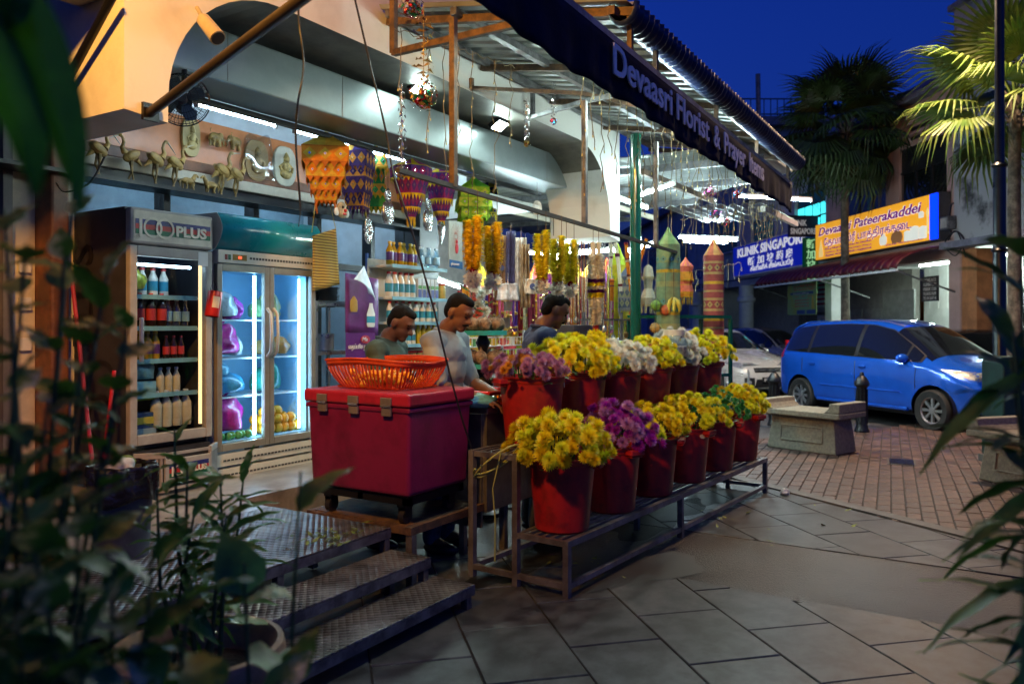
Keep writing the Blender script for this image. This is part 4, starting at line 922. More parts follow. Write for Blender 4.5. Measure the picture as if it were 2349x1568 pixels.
# ================================================================= HANGING LANTERNS
def cloth(n, c=(.5, .5, .5), **k): return mat(n, c, .75, var=.12, sc=14, trl=.35, **k)
def lantern(label, tip, w, tiers, mats, tipm, cap_h, nside=4, rz=.5, cord=.15, pat=True, fringe=True, group='cloth lanterns hanging from the ceiling'):
    """tiers: (height, top width factor, bottom width factor, material key); mats: dict of materials"""
    t = thing('cloth_lantern', label, 'lantern', tip, rz, group)
    MB().tube([(0, 0, 0), (0, 0, cord)], .003, 4).build('cord', mat('lantern_cord', (.12, .1, .07), .8), t)
    def poly(r, z, n=nside): return [Vector((r * math.cos(2 * PI * (k + .5) / n), r * math.sin(2 * PI * (k + .5) / n), z)) for k in range(n)]
    R0 = w / 2 / math.cos(PI / nside) * (.86 if nside == 4 else 1)
    f0 = tiers[0][1]
    c = MB(); q = poly(R0 * f0, -cap_h)
    for k in range(nside):
        a, b = q[k], q[(k + 1) % nside]; mid = (a + b) / 2
        for i, (p1, p2) in enumerate(((a, mid), (mid, b))):
            tp = Vector((0, 0, 0)); s1, s2 = p1 * .42 + tp * .58 + Vector((0, 0, -.0)), p2 * .42 + tp * .58
            s1 = s1 * .86 + Vector((0, 0, s1.z * .14)); s2 = s2 * .86 + Vector((0, 0, s2.z * .14))
            c.add([(0, 0, 0), s1, s2], [(0, 1, 2)], i); c.add([s1, p1, p2, s2], [(0, 1, 2, 3)], i)
    c.build('cone', tipm, t, thick=.003)
    z = -cap_h
    for (h, ft, fb, mk, pk) in tiers:
        a, b = poly(R0 * ft, z), poly(R0 * fb, z - h)
        m = MB(); pm = MB(); fm = MB()
        for k in range(nside):
            A0, A1, B0, B1_ = a[k], a[(k + 1) % nside], b[k], b[(k + 1) % nside]
            m.quad(A0, A1, B1_, B0)
            n_ = (A1 - A0).cross(B0 - A0).normalized()
            if n_.dot(A0 + A1) < 0: n_ = -n_
            def S(u, v): return A0.lerp(A1, u).lerp(B0.lerp(B1_, u), v) + n_ * .003
            if pk and pat:
                nd = 3 if nside == 4 else 2
                for i in range(nd):
                    u0, u1 = i / nd, (i + 1) / nd; um = (u0 + u1) / 2
                    pm.add([S(um, .12), S(u1 - .02, .5), S(um, .88), S(u0 + .02, .5)], [(0, 1, 2, 3)])
                    e = n_ * .002
                    pm.add([S(um, .40) + e, S(um + .035, .5) + e, S(um, .60) + e, S(um - .035, .5) + e], [(0, 1, 2, 3)], 1)
                for v in (.03, .97): pm.add([S(0, v - .03), S(1, v - .03), S(1, v + .03), S(0, v + .03)], [(0, 1, 2, 3)], 2)
            if fringe:
                nf = 5 if nside == 4 else 3
                for i in range(nf):
                    u0, u1 = i / nf, (i + 1) / nf; d = Vector((0, 0, -h * .38))
                    fm.add([S(u0 + .02, 1), S(u1 - .02, 1), S((u0 + u1) / 2, 1) + d], [(0, 1, 2)])
        o = m.build('tier', mats[mk], t, thick=.003)
        if pm.f: pm.build('pattern', [mats[pk], mats['mirror'], mats['trim']], o, thick=.001)
        if fm.f: fm.build('fringe', mats['trim'], o, thick=.002)
        z -= h
    for p in poly(R0 * tiers[-1][2] * .9, z): MB().tube([p, p + Vector((0, 0, -.05)), p + Vector((0, 0, -.09))], [.003, .008, .004], 5).build('tassel', mats['trim'], t)
    return t
mir = mat('mirror_disc', (.6, .6, .55), .15, .8, var=0)
LM = lambda pre, a, b, c: dict(a=cloth(pre + '_a', a), b=cloth(pre + '_b', b), trim=cloth(pre + '_trim', c), mirror=mir)
o1 = LM('ln_orange', (.80, .28, .01), (.75, .48, .04), (.62, .17, .01))
lantern('largest orange and mustard square lantern under the shutter box', PY(748, 300, 4.80), .43, [(.13, 1, .98, 'a', 'b'), (.12, .84, .82, 'b', 'a'), (.10, .66, .64, 'a', 'b'), (.08, .5, .46, 'b', 'a')], o1, [cloth('ln_mustard', (.50, .34, .03)), cloth('ln_mustard2', (.60, .33, .02))], .16, rz=.75)
o2_ = LM('ln_navy', (.05, .015, .12), (.78, .30, .03), (.08, .02, .14))
lantern('orange and indigo lantern behind the largest orange one', PY(820, 318, 4.95), .29, [(.13, 1, .97, 'a', 'b'), (.10, .86, .88, 'b', 'a'), (.13, .86, .82, 'a', 'b'), (.13, .74, .66, 'b', 'a')], o2_, [cloth('ln_mustard2'), cloth('ln_indigo', (.04, .02, .16))], .13, rz=.4)
o3 = LM('ln_green', (.03, .28, .06), (.72, .30, .02), (.55, .42, .02))
lantern('green and orange lantern with yellow fringe beside the indigo one', PY(862, 330, 5.1), .27, [(.12, .8, 1, 'b', 'a'), (.16, .72, .70, 'a', 'b'), (.10, .8, .95, 'b', 'a'), (.11, .7, .9, 'a', 'b')], o3, [cloth('ln_green_a'), cloth('ln_mustard2')], .12, rz=.7)
o4 = LM('ln_magenta', (.30, .012, .16), (.10, .02, .20), (.72, .46, .01))
for i, (px, py, lab, w_) in enumerate(((943, 360, 'magenta and yellow drum lantern nearer the green lantern', .36), (1012, 378, 'magenta and yellow drum lantern nearer the lime lantern', .33))):
    lantern(lab, PY(px, py, 4.75 + .1 * i), w_, [(.11, 1, .98, 'b', 'a'), (.15, .86, .66, 'a', 'b'), (.12, .62, .44, 'b', 'a'), (.09, .4, .2, 'a', 'b')], o4, [cloth('ln_yel', (.70, .50, .02)), cloth('ln_mag2', (.36, .05, .20))], .10, nside=8, rz=.3 + i * .2)
o5 = LM('ln_lime', (.25, .52, .02), (.50, .62, .06), (.20, .45, .02))
lantern('lime green tiered lantern with pointed fringes', PY(1086, 404, 4.7), .40, [(.11, .84, .86, 'a', 'b'), (.10, .95, 1, 'b', 'a'), (.10, .8, .86, 'a', 'b'), (.09, .6, .5, 'b', 'a')], o5, [cloth('ln_lime_a'), cloth('ln_grn2', (.08, .38, .03))], .13, rz=.75)
o6 = LM('ln_navyel', (.02, .03, .12), (.58, .46, .02), (.60, .50, .03))
lantern('navy and yellow frilled lantern behind the lime one', PY(1122, 412, 5.2), .24, [(.10, .9, 1, 'a', 'b'), (.10, .8, .95, 'b', 'a'), (.10, .7, .85, 'a', 'b')], o6, [cloth('ln_navyel_a'), cloth('ln_navyel_b')], .1)
# tall cloth tubes to the right
def tall(label, tip, w_, hgt, cap_h, stripes, tipm, rz=.3, nside=8):
    t = thing('tube_lantern', label, 'lantern', tip, rz, 'tall cloth lanterns at the far end of the stall')
    MB().tube([(0, 0, 0), (0, 0, .12)], .004, 4).build('cord', mat('lantern_cord'), t)
    r = w_ / 2; n = 16
    c = MB()
    for k in range(n):
        a, b = 2 * PI * k / n, 2 * PI * (k + 1) / n
        c.add([(0, 0, 0), (r * .4 * math.cos(a), r * .4 * math.sin(a), -cap_h * .48), (r * .4 * math.cos(b), r * .4 * math.sin(b), -cap_h * .48)], [(0, 1, 2)], (k // 2) % 2)
        c.add([(r * .4 * math.cos(a), r * .4 * math.sin(a), -cap_h * .48), (r * math.cos(a), r * math.sin(a), -cap_h), (r * math.cos(b), r * math.sin(b), -cap_h), (r * .4 * math.cos(b), r * .4 * math.sin(b), -cap_h * .48)], [(0, 1, 2, 3)], (k // 2) % 2)
    c.build('cone', tipm, t, thick=.003)
    z = -cap_h; tot = sum(s[0] for s in stripes); cyc = 0; kk = 0
    while z > -hgt:
        h_, m_, dm = stripes[kk % len(stripes)]; h_ = min(h_, z + hgt); kk += 1
        jr = r * (1 + .006 * math.sin(kk * 2.1))
        o = MB().lathe([(jr, z - h_), (jr, z)], 32, cap=False).build('band', m_, t, thick=.002)
        if dm and h_ > .04:
            p = MB(); nd = 9
            for i in range(nd):
                a = 2 * PI * i / nd; w2 = PI / nd * .85; rr = jr + .004
                q = [(a, -.08), (a + w2, -.5), (a, -.92), (a - w2, -.5)]
                p.add([(rr * math.cos(x), rr * math.sin(x), z + y * h_) for x, y in q], [(0, 1, 2, 3)])
                p.add([((rr + .002) * math.cos(a + x * w2), (rr + .002) * math.sin(a + x * w2), z - h_ * (.5 + y)) for x, y in ((0, -.12), (.25, 0), (0, .12), (-.25, 0))], [(0, 1, 2, 3)], 1)
            p.build('pattern', [dm, mir], o, thick=.001)
        z -= h_
    return t
mg, tn, yl_ = cloth('tl_maroon', (.42, .10, .10)), cloth('tl_tan', (.56, .40, .16)), cloth('tl_gold', (.68, .48, .05))
tall('tall maroon and tan patterned cloth tube lantern at the far end', PD(1637, 542, 8.2), .205, 1.14, .20, [(.06, mg, None), (.025, tn, None), (.085, mg, tn), (.025, tn, None), (.07, mg, None), (.03, yl_, None), (.06, mg, None), (.02, tn, None)], [cloth('tl_cap1', (.62, .36, .12)), cloth('tl_cap2', (.60, .20, .12))])
sg, sl_, sy_ = cloth('tl_sage', (.30, .42, .22)), cloth('tl_teal', (.18, .38, .30)), cloth('tl_straw', (.46, .48, .20))
tall('tall pale sage green cloth tube lantern beside the green post', PD(1533, 520, 7.4), .215, 1.06, .17, [(.10, sg, None), (.07, sg, sl_), (.06, sl_, None), (.03, yl_, None), (.08, sg, None), (.05, sy_, None)], [cloth('tl_gcap', (.30, .48, .18)), cloth('tl_gcap2', (.40, .54, .24))])
lm_, ly2 = cloth('tl_lime', (.50, .60, .02)), cloth('tl_lemon', (.70, .62, .03))
tall('lime yellow cloth tube lantern behind the green post', PD(1418, 558, 9.3), .24, 1.15, .26, [(.10, ly2, None), (.08, ly2, lm_), (.07, lm_, None)], [cloth('tl_limecap', (.42, .60, .03)), lm_])
og1, og2 = cloth('tl_orange', (.75, .30, .02)), cloth('tl_salmon', (.62, .24, .10))
for i, (px, py, d_, lab) in enumerate(((1285, 590, 9.6, 'orange and yellow cloth tube lantern behind the man in navy'), (1352, 600, 9.9, 'yellow and salmon cloth tube lantern behind the white garland'), (1225, 615, 10.4, 'orange banded tube lantern deep in the stall'))):
    tall(lab, PD(px, py, d_), .27, 1.25, .2, [(.08, og2 if i % 2 else og1, yl_), (.06, yl_, None), (.05, og1, None), (.09, ly2, og1)], [yl_, og1])
pk = LM('ln_pink', (.80, .22, .14), (.75, .34, .03), (.72, .5, .03))
t = lantern('small pink and orange glowing pagoda lantern between the two tall tubes', PD(1573, 590, 8.6), .16, [(.06, 1, .8, 'a', 'b'), (.08, .82, 1, 'b', 'a'), (.05, .9, .74, 'a', 'b'), (.08, .72, .98, 'a', 'b'), (.05, .95, .9, 'b', 'a')], pk, [cloth('ln_pcap', (.85, .35, .12)), cloth('ln_pcap2', (.8, .18, .2))], .10, nside=8, pat=False, group='cloth lanterns hanging from the ceiling')
wh = LM('ln_white', (.62, .60, .48), (.5, .48, .36), (.55, .5, .3))
lantern('small cream pagoda lantern hanging left of the sage tube', PD(1487, 606, 8.3), .16, [(.10, .5, .7, 'a', 'b'), (.12, .6, .5, 'b', 'a'), (.10, .5, .95, 'a', 'b'), (.07, 1.05, .9, 'b', 'a')], wh, [cloth('ln_white_a'), cloth('ln_white_b')], .03, nside=8, pat=False)
bl_ = LM('ln_blue', (.10, .13, .20), (.36, .38, .22), (.3, .3, .3))
lantern('small blue grey checked lantern behind the green post', PD(1437, 610, 9.0), .2, [(.12, 1, 1, 'a', 'b'), (.12, 1, 1, 'b', 'a'), (.12, 1, 1, 'a', 'b')], bl_, [cloth('ln_blue_a'), cloth('ln_blue_b')], .12)

# ================================================================= GARLANDS
def shag(m, pts, rads, n, pl, pw, mi=0, seed=None):
    """petals standing off a tube that runs through pts"""
    pts = [Vector(p) for p in pts]; L = len(pts) - 1
    for k in range(n):
        f = (k + random.random()) / n * L; i = min(int(f), L - 1); u = f - i
        c = pts[i].lerp(pts[i + 1], u); r = lerp(rads[i], rads[i + 1], u); d = (pts[i + 1] - pts[i]).normalized()
        a = d.orthogonal().normalized(); b = d.cross(a); th = random.uniform(0, 2 * PI)
        o = a * math.cos(th) + b * math.sin(th); q = (o + Vector((random.uniform(-.5, .5), random.uniform(-.5, .5), random.uniform(-.6, .4)))).normalized()
        s = q.cross(d if abs(q.dot(d)) < .9 else a).normalized() * pw * random.uniform(.7, 1.2); p = c + o * r * .8; l_ = pl * random.uniform(.7, 1.25)
        m.add([p - s * .5, p + s * .5, p + q * l_ * .65 + s, p + q * l_ * 1.0, p + q * l_ * .65 - s], [(0, 1, 2, 4), (4, 2, 3)], mi)
    return m
def pomp(m, c, r, n, pl, pw, mi=0):
    for k in range(n):
        z = 1 - 2 * (k + .5) / n; th = k * 2.39996; q = Vector((math.sqrt(1 - z * z) * math.cos(th), math.sqrt(1 - z * z) * math.sin(th), z * .85)); q = (q + Vector((random.uniform(-.25, .25), random.uniform(-.25, .25), random.uniform(-.25, .25)))).normalized()
        s = q.orthogonal().normalized(); s = (s * math.cos(k) + q.cross(s) * math.sin(k)) * pw; p = Vector(c) + q * r * .45; l_ = r * .55 * random.uniform(.8, 1.2)
        m.add([p - s * .4, p + s * .4, p + q * l_ * .6 + s, p + q * l_, p + q * l_ * .6 - s], [(0, 1, 2, 4), (4, 2, 3)], mi)
    return m
gy, gl_, gr_, gw, gv = petal('garland_yellow', (.88, .68, .01), (.82, .56, .006)), petal('garland_lemon', (.86, .76, .02), (.74, .62, .015)), petal('garland_red', (.45, .01, .03)), petal('garland_cream', (.88, .86, .74), (.80, .76, .60)), petal('garland_purple', (.16, .01, .16))
def core(t, pts, r, m_): MB().tube(pts, r, 8).build('core', m_, t, smooth=60)
def railz(px): return lerp(390, 580, (px - 912) / (1556 - 912))
def garland(px, y0, y1, yp, label, m_, m2):
    tp = PY(px, y0, 2.6); d_ = (tp - Vector((0, 0, H))).dot(FW); sc = d_ / F
    t = thing('flower_garland', label, 'garland', tp, 0, 'double strand flower garlands on the rail')
    ln = (y1 - y0) * sc; side = RT
    top = PY(px, railz(px), 2.6) - tp
    for s in (-1, 1):
        off = side * (s * .027); pts = [off + Vector((0, 0, s * .012)), off + Vector((0, 0, -ln * .35)), off * .95 + Vector((0, 0, -ln * .7)), off * .55 + Vector((0, 0, -ln))]
        rr = [.022, .030, .030, .022]
        o = MB(); o.tube(pts, [x * .75 for x in rr], 8); shag(o, pts, rr, 520, .018, .009)
        st_ = o.build('strand', m_, t)
        MB().tube([off + Vector((0, 0, .01)), off + top + Vector((0, 0, .01))], .0022, 4).build('string', mat('brown_string', (.12, .08, .05), .8), t)
    o = MB(); b = Vector((0, 0, -ln)); shag(o, [b + Vector((0, 0, .01)), b + Vector((0, 0, -.035))], [.021, .021], 120, .014, .008); o.tube([b + Vector((0, 0, .01)), b + Vector((0, 0, -.035))], .018, 8); o.build('red_band', gr_, t)
    pc = Vector((0, 0, -(yp - y0) * sc)); o = MB(); o.sph(pc, .032, 10, 7); pomp(o, pc, .058, 150, .03, .009); o.build('pompom', m2, t)
for i, (px, y0, y1, yp, lab, m_) in enumerate(((1085, 500, 618, 640, 'first deep yellow garland from the sunburst poster, with cream pompom', gy), (1130, 514, 626, 645, 'second deep yellow garland from the sunburst poster, with cream pompom', gy), (1243, 532, 640, 657, 'lemon garland hanging left of the navy shirted man head', gl_), (1279, 544, 645, 661, 'lemon garland hanging in front of the navy shirted man head', gl_), (1308, 554, 648, 666, 'lemon garland nearest the thick white garland', gl_))):
    garland(px, y0, y1, yp, lab, m_, gw)
# big white garland
tp = PY(1367, 556, 2.55); sc = (tp - Vector((0, 0, H))).dot(FW) / F
t = thing('bridal_garland', 'thick white garland with purple and yellow bands and a lemon pompom', 'garland', tp)
def wpt(y, dx=0): return Vector((0, 0, -(y - 556) * sc)) + RT * dx
for s in (-1, 1): o = MB(); o.tube([wpt(556, s * .02), wpt(595, s * .025)], .017, 8); shag(o, [wpt(556, s * .02), wpt(595, s * .025)], [.018, .02], 160, .012, .006); o.build('tie', gw, t); MB().tube([wpt(556, s * .02), wpt(556, s * .02) + Vector((0, 0, (556 - railz(1367)) * sc))], .0025, 4).build('string', mat('brown_string'), t)
secs = [(585, 640, .052, .058, gw, 'white_section'), (640, 648, .058, .058, gv, 'purple_band'), (648, 656, .057, .057, gl_, 'yellow_band'), (656, 664, .056, .056, gw, 'white_band'), (664, 671, .056, .055, gv, 'purple_band'), (671, 682, .055, .053, gl_, 'yellow_band'), (682, 745, .052, .030, gw, 'white_section')]
for y0, y1, r0, r1, m_, nm in secs:
    o = MB()
    for s in (-1, 1):
        a, b = wpt(y0, s * r0 * .42), wpt(y1, s * r1 * .42); o.tube([a, b], [r0 * .55, r1 * .55], 10); shag(o, [a, b], [r0 * .62, r1 * .62], int(9 * (y1 - y0)) + 40, .018, .008)
    o.build(nm, m_, t)
o = MB(); o.tube([wpt(745), wpt(757)], .02, 8); shag(o, [wpt(745), wpt(757)], [.022, .022], 90, .012, .008); o.build('red_band', gr_, t)
o = MB(); o.sph(wpt(778), (.045, .045, .036), 12, 8); pomp(o, wpt(778), .082, 330, .03, .009); o.build('pompom', gl_, t)
# thin tube garlands
def tgar(pts, r, bands, label, base):
    pts = [Vector(p) for p in pts]; t = thing('tube_garland', label, 'garland', pts[0], 0, 'slim tube garlands beside the white pier')
    n = 24; P = []
    for i in range(n + 1):
        f = i / n * (len(pts) - 1); k = min(int(f), len(pts) - 2); P.append(pts[k].lerp(pts[k + 1], f - k) - pts[0])
    o = MB(); o.tube(P, r * .85, 8); shag(o, P, [r * .9] * len(P), 420, .010, .006); o.build('strand', base, t)
    for a, m_ in bands:
        i = int(a * n); q = [P[i], P[min(i + 1, n)]]; o = MB(); o.tube(q, r * 1.05, 8); shag(o, q, [r * 1.1] * 2, 60, .01, .007); o.build('band', m_, t)
go = petal('garland_orange', (.80, .34, .01), (.65, .22, .006)); gd = petal('garland_maroon', (.20, .01, .03))
tgar([PD(1412, 556, 8.4), PD(1418, 600, 8.4), PD(1424, 668, 8.4)], .024, ((.3, gd), (.34, gv), (.9, gd)), 'slim cream tube garland with maroon band by the pier', gw)
tgar([PD(1436, 556, 8.2), PD(1440, 610, 8.2), PD(1448, 668, 8.2)], .022, ((.02, gd), (.35, gd), (.4, gw), (.7, gd), (.74, gw)), 'slim straight orange tube garland with white and maroon bands', go)
tgar([PD(1402, 560, 8.6), PD(1400, 612, 8.6)], .024, ((.55, gd), (.6, gv)), 'short cream tube garland nearest the thick white garland', gw)
tgar([PD(1447, 550, 8.0), PD(1463, 590, 8.0), PD(1466, 605, 8.0), PD(1470, 592, 8.0), PD(1483, 548, 8.0)], .02, ((.48, gd), (.02, gd), (.95, gw)), 'V shaped orange garland hanging beside the green post', go)
tgar([PD(1466, 605, 8.0), PD(1467, 640, 8.0)], .022, ((.35, gd), (.5, gw), (.65, gd)), 'short orange tail hanging below the V shaped garland', go)
tgar([PD(1403, 640, 8.5), PD(1402, 690, 8.5)], .03, ((.1, gd), (.3, gv)), 'orange fringed garland end behind the thick white garland', go)

# ================================================================= CARVED ANIMALS on the ledge
carv = mat('carved_wood', (.36, .22, .055), .5, var=.35, sc=10, bump=.1)
lg = struct(MB().bx(2.25, 6.9, 5.5, 5.755, 2.545, 2.572).build('ledge', fr))
def crane(px, yf, yh, label, face=1, lean=0, bend=.06):
    base = PY(px, yf, 5.6); base.z = 2.573; d_ = (base - Vector((0, 0, H))).dot(FW); hh = (yf - yh) * d_ / F
    t = thing('carved_crane', label, 'carving', base, 0, 'carved wooden cranes on the ledge')
    f = face
    bc = Vector((lean, 0, hh * .56))
    b = MB(); b.sph(bc, (hh * .20, hh * .085, hh * .12), 14, 9, rot=rot('Y', R(28 * f)))
    b.tube([bc + Vector((f * hh * .13, 0, hh * .05)), bc + Vector((f * hh * .20, 0, hh * .16)), bc + Vector((f * hh * .16, 0, hh * .28)), bc + Vector((f * hh * .19, 0, hh * .38)), bc + Vector((f * hh * .23, 0, hh * .42))], [hh * .075, hh * .05, hh * .034, hh * .03, hh * .034], 9)
    b.sph(bc + Vector((f * hh * .24, 0, hh * .42)), (hh * .055, hh * .035, hh * .036), 10, 7)
    b.tube([bc + Vector((-f * hh * .14, 0, -hh * .06)), bc + Vector((-f * hh * .27, 0, -hh * .18))], [hh * .06, hh * .012], 7)
    b.build('body', carv, t, smooth=50)
    MB().tube([bc + Vector((f * hh * .28, 0, hh * .42)), bc + Vector((f * hh * .48, 0, hh * (.42 - bend * 4)))], [hh * .022, hh * .004], 6).build('beak', mat('pale_beak', (.42, .36, .24), .4), t)
    for s in (-1, 1):
        k = Vector((lean - f * hh * .03 * (1 + s), s * hh * .03, hh * .26)); MB().tube([bc + Vector((0, s * hh * .03, -hh * .08)), k, (f * hh * .05 * s, s * hh * .035, .004)], [hh * .045, hh * .022, hh * .018], 6).build('leg', carv, t)
    for s in (-1, 1): MB().sph((f * hh * .05 * s + f * hh * .03, s * hh * .035, .008), (hh * .06, hh * .025, .008), 8, 5).build('foot', carv, t)
    for s in (-1, 1): MB().sph(bc + Vector((-f * hh * .03, s * hh * .07, .01)), (hh * .17, hh * .03, hh * .085), 12, 7, rot=rot('Y', R(32 * f))).build('wing', carv, t, smooth=50)
crane(227, 401, 290, 'carved wooden crane at the left end of the ledge, beak to the right', 1)
crane(300, 413, 308, 'carved wooden crane facing left, second on the ledge', -1, 0, .03)
crane(358, 420, 312, 'carved wooden crane standing behind the fan guard', 1)
crane(398, 430, 325, 'carved wooden crane with raised beak left of the horses', 1, .02, -.02)
crane(508, 452, 345, 'carved wooden crane right of the horses, nearer of a pair', 1, .01, -.01)
crane(541, 462, 362, 'carved wooden crane right of the horses, farther of a pair', 1, .01, -.01)
def quadruped(base, L, label, kind, wall=False, f=1):
    t = thing('carved_' + kind, label, 'carving', base, 0, 'carved %ss on the orange board' % kind)
    b = MB(); hgt = L * .78
    if kind == 'elephant':
        b.sph((0, 0, hgt * .62), (L * .36, L * .2, L * .26), 14, 9); b.sph((f * L * .36, 0, hgt * .78), (L * .17, L * .14, L * .18), 12, 8)
        b.tube([(f * L * .48, 0, hgt * .74), (f * L * .56, 0, hgt * .5), (f * L * .55, 0, hgt * .25), (f * L * .62, 0, hgt * .16)], [L * .07, L * .055, L * .04, L * .03], 8)
        for s in (-1, 1): b.sph((f * L * .27, s * L * .15, hgt * .74), (L * .12, L * .03, L * .15), 10, 7)
    else:
        b.sph((0, 0, hgt * .62), (L * .34, L * .14, L * .17), 14, 9); b.tube([(f * L * .24, 0, hgt * .68), (f * L * .36, 0, hgt * .92), (f * L * .42, 0, hgt * 1.06)], [L * .13, L * .09, L * .07], 9)
        b.sph((f * L * .50, 0, hgt * 1.02), (L * .13, L * .05, L * .06), 10, 7, rot=rot('Y', R(35 * f))); b.tube([(-f * L * .33, 0, hgt * .68), (-f * L * .44, 0, hgt * .5), (-f * L * .42, 0, hgt * .2)], [L * .05, L * .05, L * .015], 6)
        b.prism([(f * L * .22, hgt * .85), (f * L * .34, hgt * 1.1), (f * L * .40, hgt * 1.12), (f * L * .3, hgt * .85)], .012, (0, .006, 0), (1, 0, 0), (0, 0, 1))
    b.build('body', carv, t, smooth=50)
    lr = L * (.085 if kind == 'elephant' else .045)
    for x, k in ((-.22, 0), (-.16, .05), (.2, 0), (.26, -.04)): MB().tube([(x * f * L, (-1 if k else 1) * L * .09, hgt * .55), (x * f * L + f * k * L, (-1 if k else 1) * L * .09, hgt * .27), (x * f * L - f * k * .5 * L, (-1 if k else 1) * L * .09, 0)], [lr * 1.5, lr, lr], 7).build('leg', carv, t)
    if kind == 'elephant':
        for s in (-1, 1): MB().tube([(f * L * .44, s * L * .07, hgt * .6), (f * L * .58, s * L * .08, hgt * .5), (f * L * .62, s * L * .08, hgt * .58)], [.006, .005, .002], 5).build('tusk', mat('tusk_cream', (.6, .5, .3), .4), t)
    if wall: MB().tube([(0, .05, hgt * 1.05), (0, .06, hgt * 1.35), (.01, .05, hgt * 1.3)], .003, 5).build('hook', mat('brass_hook', (.5, .35, .1), .3, .8), t)
    return t
for px, py, lab, f in ((493, 335, 'carved elephant on the orange board facing left, nearer the fan', 1), (541, 345, 'carved elephant on the orange board facing its twin', -1)):
    p = PY(px, py, 5.68); quadruped(p, .155, lab, 'elephant', True, f)
for px, lab, f in ((431, 'carved horse standing left on the ledge', 1), (484, 'carved horse standing right on the ledge', -1)):
    p = PY(px, 422, 5.6); p.z = 2.573; quadruped(p, .17, lab, 'horse', False, f)
# plaques and figures on the orange board
def plaque(px, py, w_, h_, label, m_, fig, wrap=False):
    c = PY(px, py, 5.73); t = thing('wall_plaque', label, 'plaque', c, 0)
    def oval(w, h, y0, y1, zc=0):
        m = MB(); p = [(w / 2 * math.copysign(abs(math.cos(a)) ** .7, math.cos(a)), h / 2 * math.sin(a) + (.03 if math.sin(a) > 0 else 0)) for a in [2 * PI * k / 24 for k in range(24)]]
        m.prism(p, y1 - y0, (0, y1, zc), (1, 0, 0), (0, 0, 1)); return m
    oval(w_, h_, -.0, .03).build('board', m_, t, bevel=.004)
    b = MB(); b.sph((0, -.005, -h_ * .18), (w_ * .26, .03, h_ * .13), 12, 8); b.sph((0, -.01, .01), (w_ * .17, .03, h_ * .16), 12, 8); b.sph((0, -.015, h_ * .2), (w_ * .11, .028, h_ * .09), 10, 7)
    for s in (-1, 1): b.tube([(s * w_ * .14, -.01, h_ * .08), (s * w_ * .28, -.012, h_ * .0), (s * w_ * .22, -.02, -h_ * .12)], w_ * .05, 6)
    b.lathe([(w_ * .12, h_ * .25), (w_ * .06, h_ * .36), (0.002, h_ * .42)], 10, (0, -.012, 0))
    b.build('figure', fig, t, smooth=50)
    if wrap: o = crumple('wrapping', thin_glass('cellophane', (.9, .93, .95), .12, .12), t, (0, -.02, 0), (w_ * .75, .05, h_ * .72), 21, amp=.2); 
    return t
fgm = mat('painted_figure', (.50, .36, .12), .5, var=.3, sc=25)
plaque(590, 372, .26, .34, 'carved figure wrapped in clear plastic on the orange board', mat('tan_board', (.42, .26, .10), .5), mat('tan_figure', (.46, .30, .12), .45, var=.3, sc=20), True)
plaque(655, 385, .27, .34, 'cream oval plaque with a seated painted figure', mat('cream_board', (.58, .54, .40), .5, var=.1), fgm)
plaque(440, 318, .17, .30, 'carved standing figure on the orange board behind the fan', mat('gold_board', (.40, .30, .12), .5), mat('gold_figure', (.48, .36, .14), .5))
silv = mat('embossed_silver', (.55, .58, .62), .25, .9, var=.3, sc=14, bump=.5, bsc=35)
def pot_orn(px, py, w_, label, kind):
    c = PY(px, py, 4.72); t = thing('silver_ornament', label, 'ornament', c, .3, 'embossed silver ornaments')
    if kind == 'kalash':
        MB().lathe([(w_ * .3, -.12), (w_ * .5, -.08), (w_ * .55, 0), (w_ * .42, .06), (w_ * .2, .08), (w_ * .3, .10), (w_ * .2, .12)], 18, sy=.4).build('pot', silv, t, smooth=50)
        for k in range(5): a = -.8 + k * .4; MB().tube([(0, 0, .1), (math.sin(a) * .05, 0, .1 + math.cos(a) * .05), (math.sin(a) * .1, 0, .1 + math.cos(a) * .08)], [.012, .02, .003], 5).build('leaf', silv, t)
        MB().lathe([(.03, .12), (.035, .15), (.004, .2)], 12).build('finial', silv, t)
    elif kind == 'oval':
        MB().sph((0, 0, 0), (w_ / 2, .02, w_ * .72), 24, 12).build('plate', silv, t, smooth=50)
        b = MB()
        for k in range(30): a = 2 * PI * k / 30; b.sph((w_ / 2 * 1.02 * math.cos(a), 0, w_ * .74 * math.sin(a)), .009, 6, 4)
        b.build('beaded_rim', silv, t); MB().sph((0, -.015, 0), (w_ * .2, .025, w_ * .3), 12, 8).build('boss', silv, t, smooth=50)
    else:
        MB().lathe([(.004, -.14), (w_ * .4, -.02), (w_ * .5, .04), (w_ * .25, .08)], 12, sy=.5).build('cone', silv, t, smooth=30)
    MB().tube([(0, 0, .1), (0, 0, .3)], .002, 4).build('cord', mat('lantern_cord'), t)
pot_orn(890, 482, .19, 'silver pot ornament with leaf crown hanging between lanterns', 'kalash'); pot_orn(845, 528, .15, 'oval embossed silver plate under the green lantern', 'oval')
pot_orn(982, 500, .18, 'silver pot ornament between the two magenta lanterns', 'kalash'); pot_orn(1012, 528, .14, 'pointed silver ornament under the second magenta lantern', 'cone')
# lion mask
c = PY(785, 482, 4.7); t = thing('painted_mask', 'small painted animal mask hanging below the largest lantern', 'mask', c, .2)
MB().sph((0, 0, 0), (.075, .03, .07), 14, 9).build('face', mat('mask_cream', (.5, .4, .25), .5, var=.3, sc=20), t, smooth=50)
for s in (-1, 1): MB().sph((s * .075, .005, -.02), (.035, .015, .035), 10, 6).build('curl', white, t); MB().sph((s * .03, -.026, .02), .012, 8, 6).build('eye', dark, t)
MB().sph((0, -.03, -.005), (.02, .015, .015), 8, 6).build('nose', redc, t); MB().sph((0, -.026, -.035), (.03, .012, .01), 8, 5).build('mouth', redc, t)
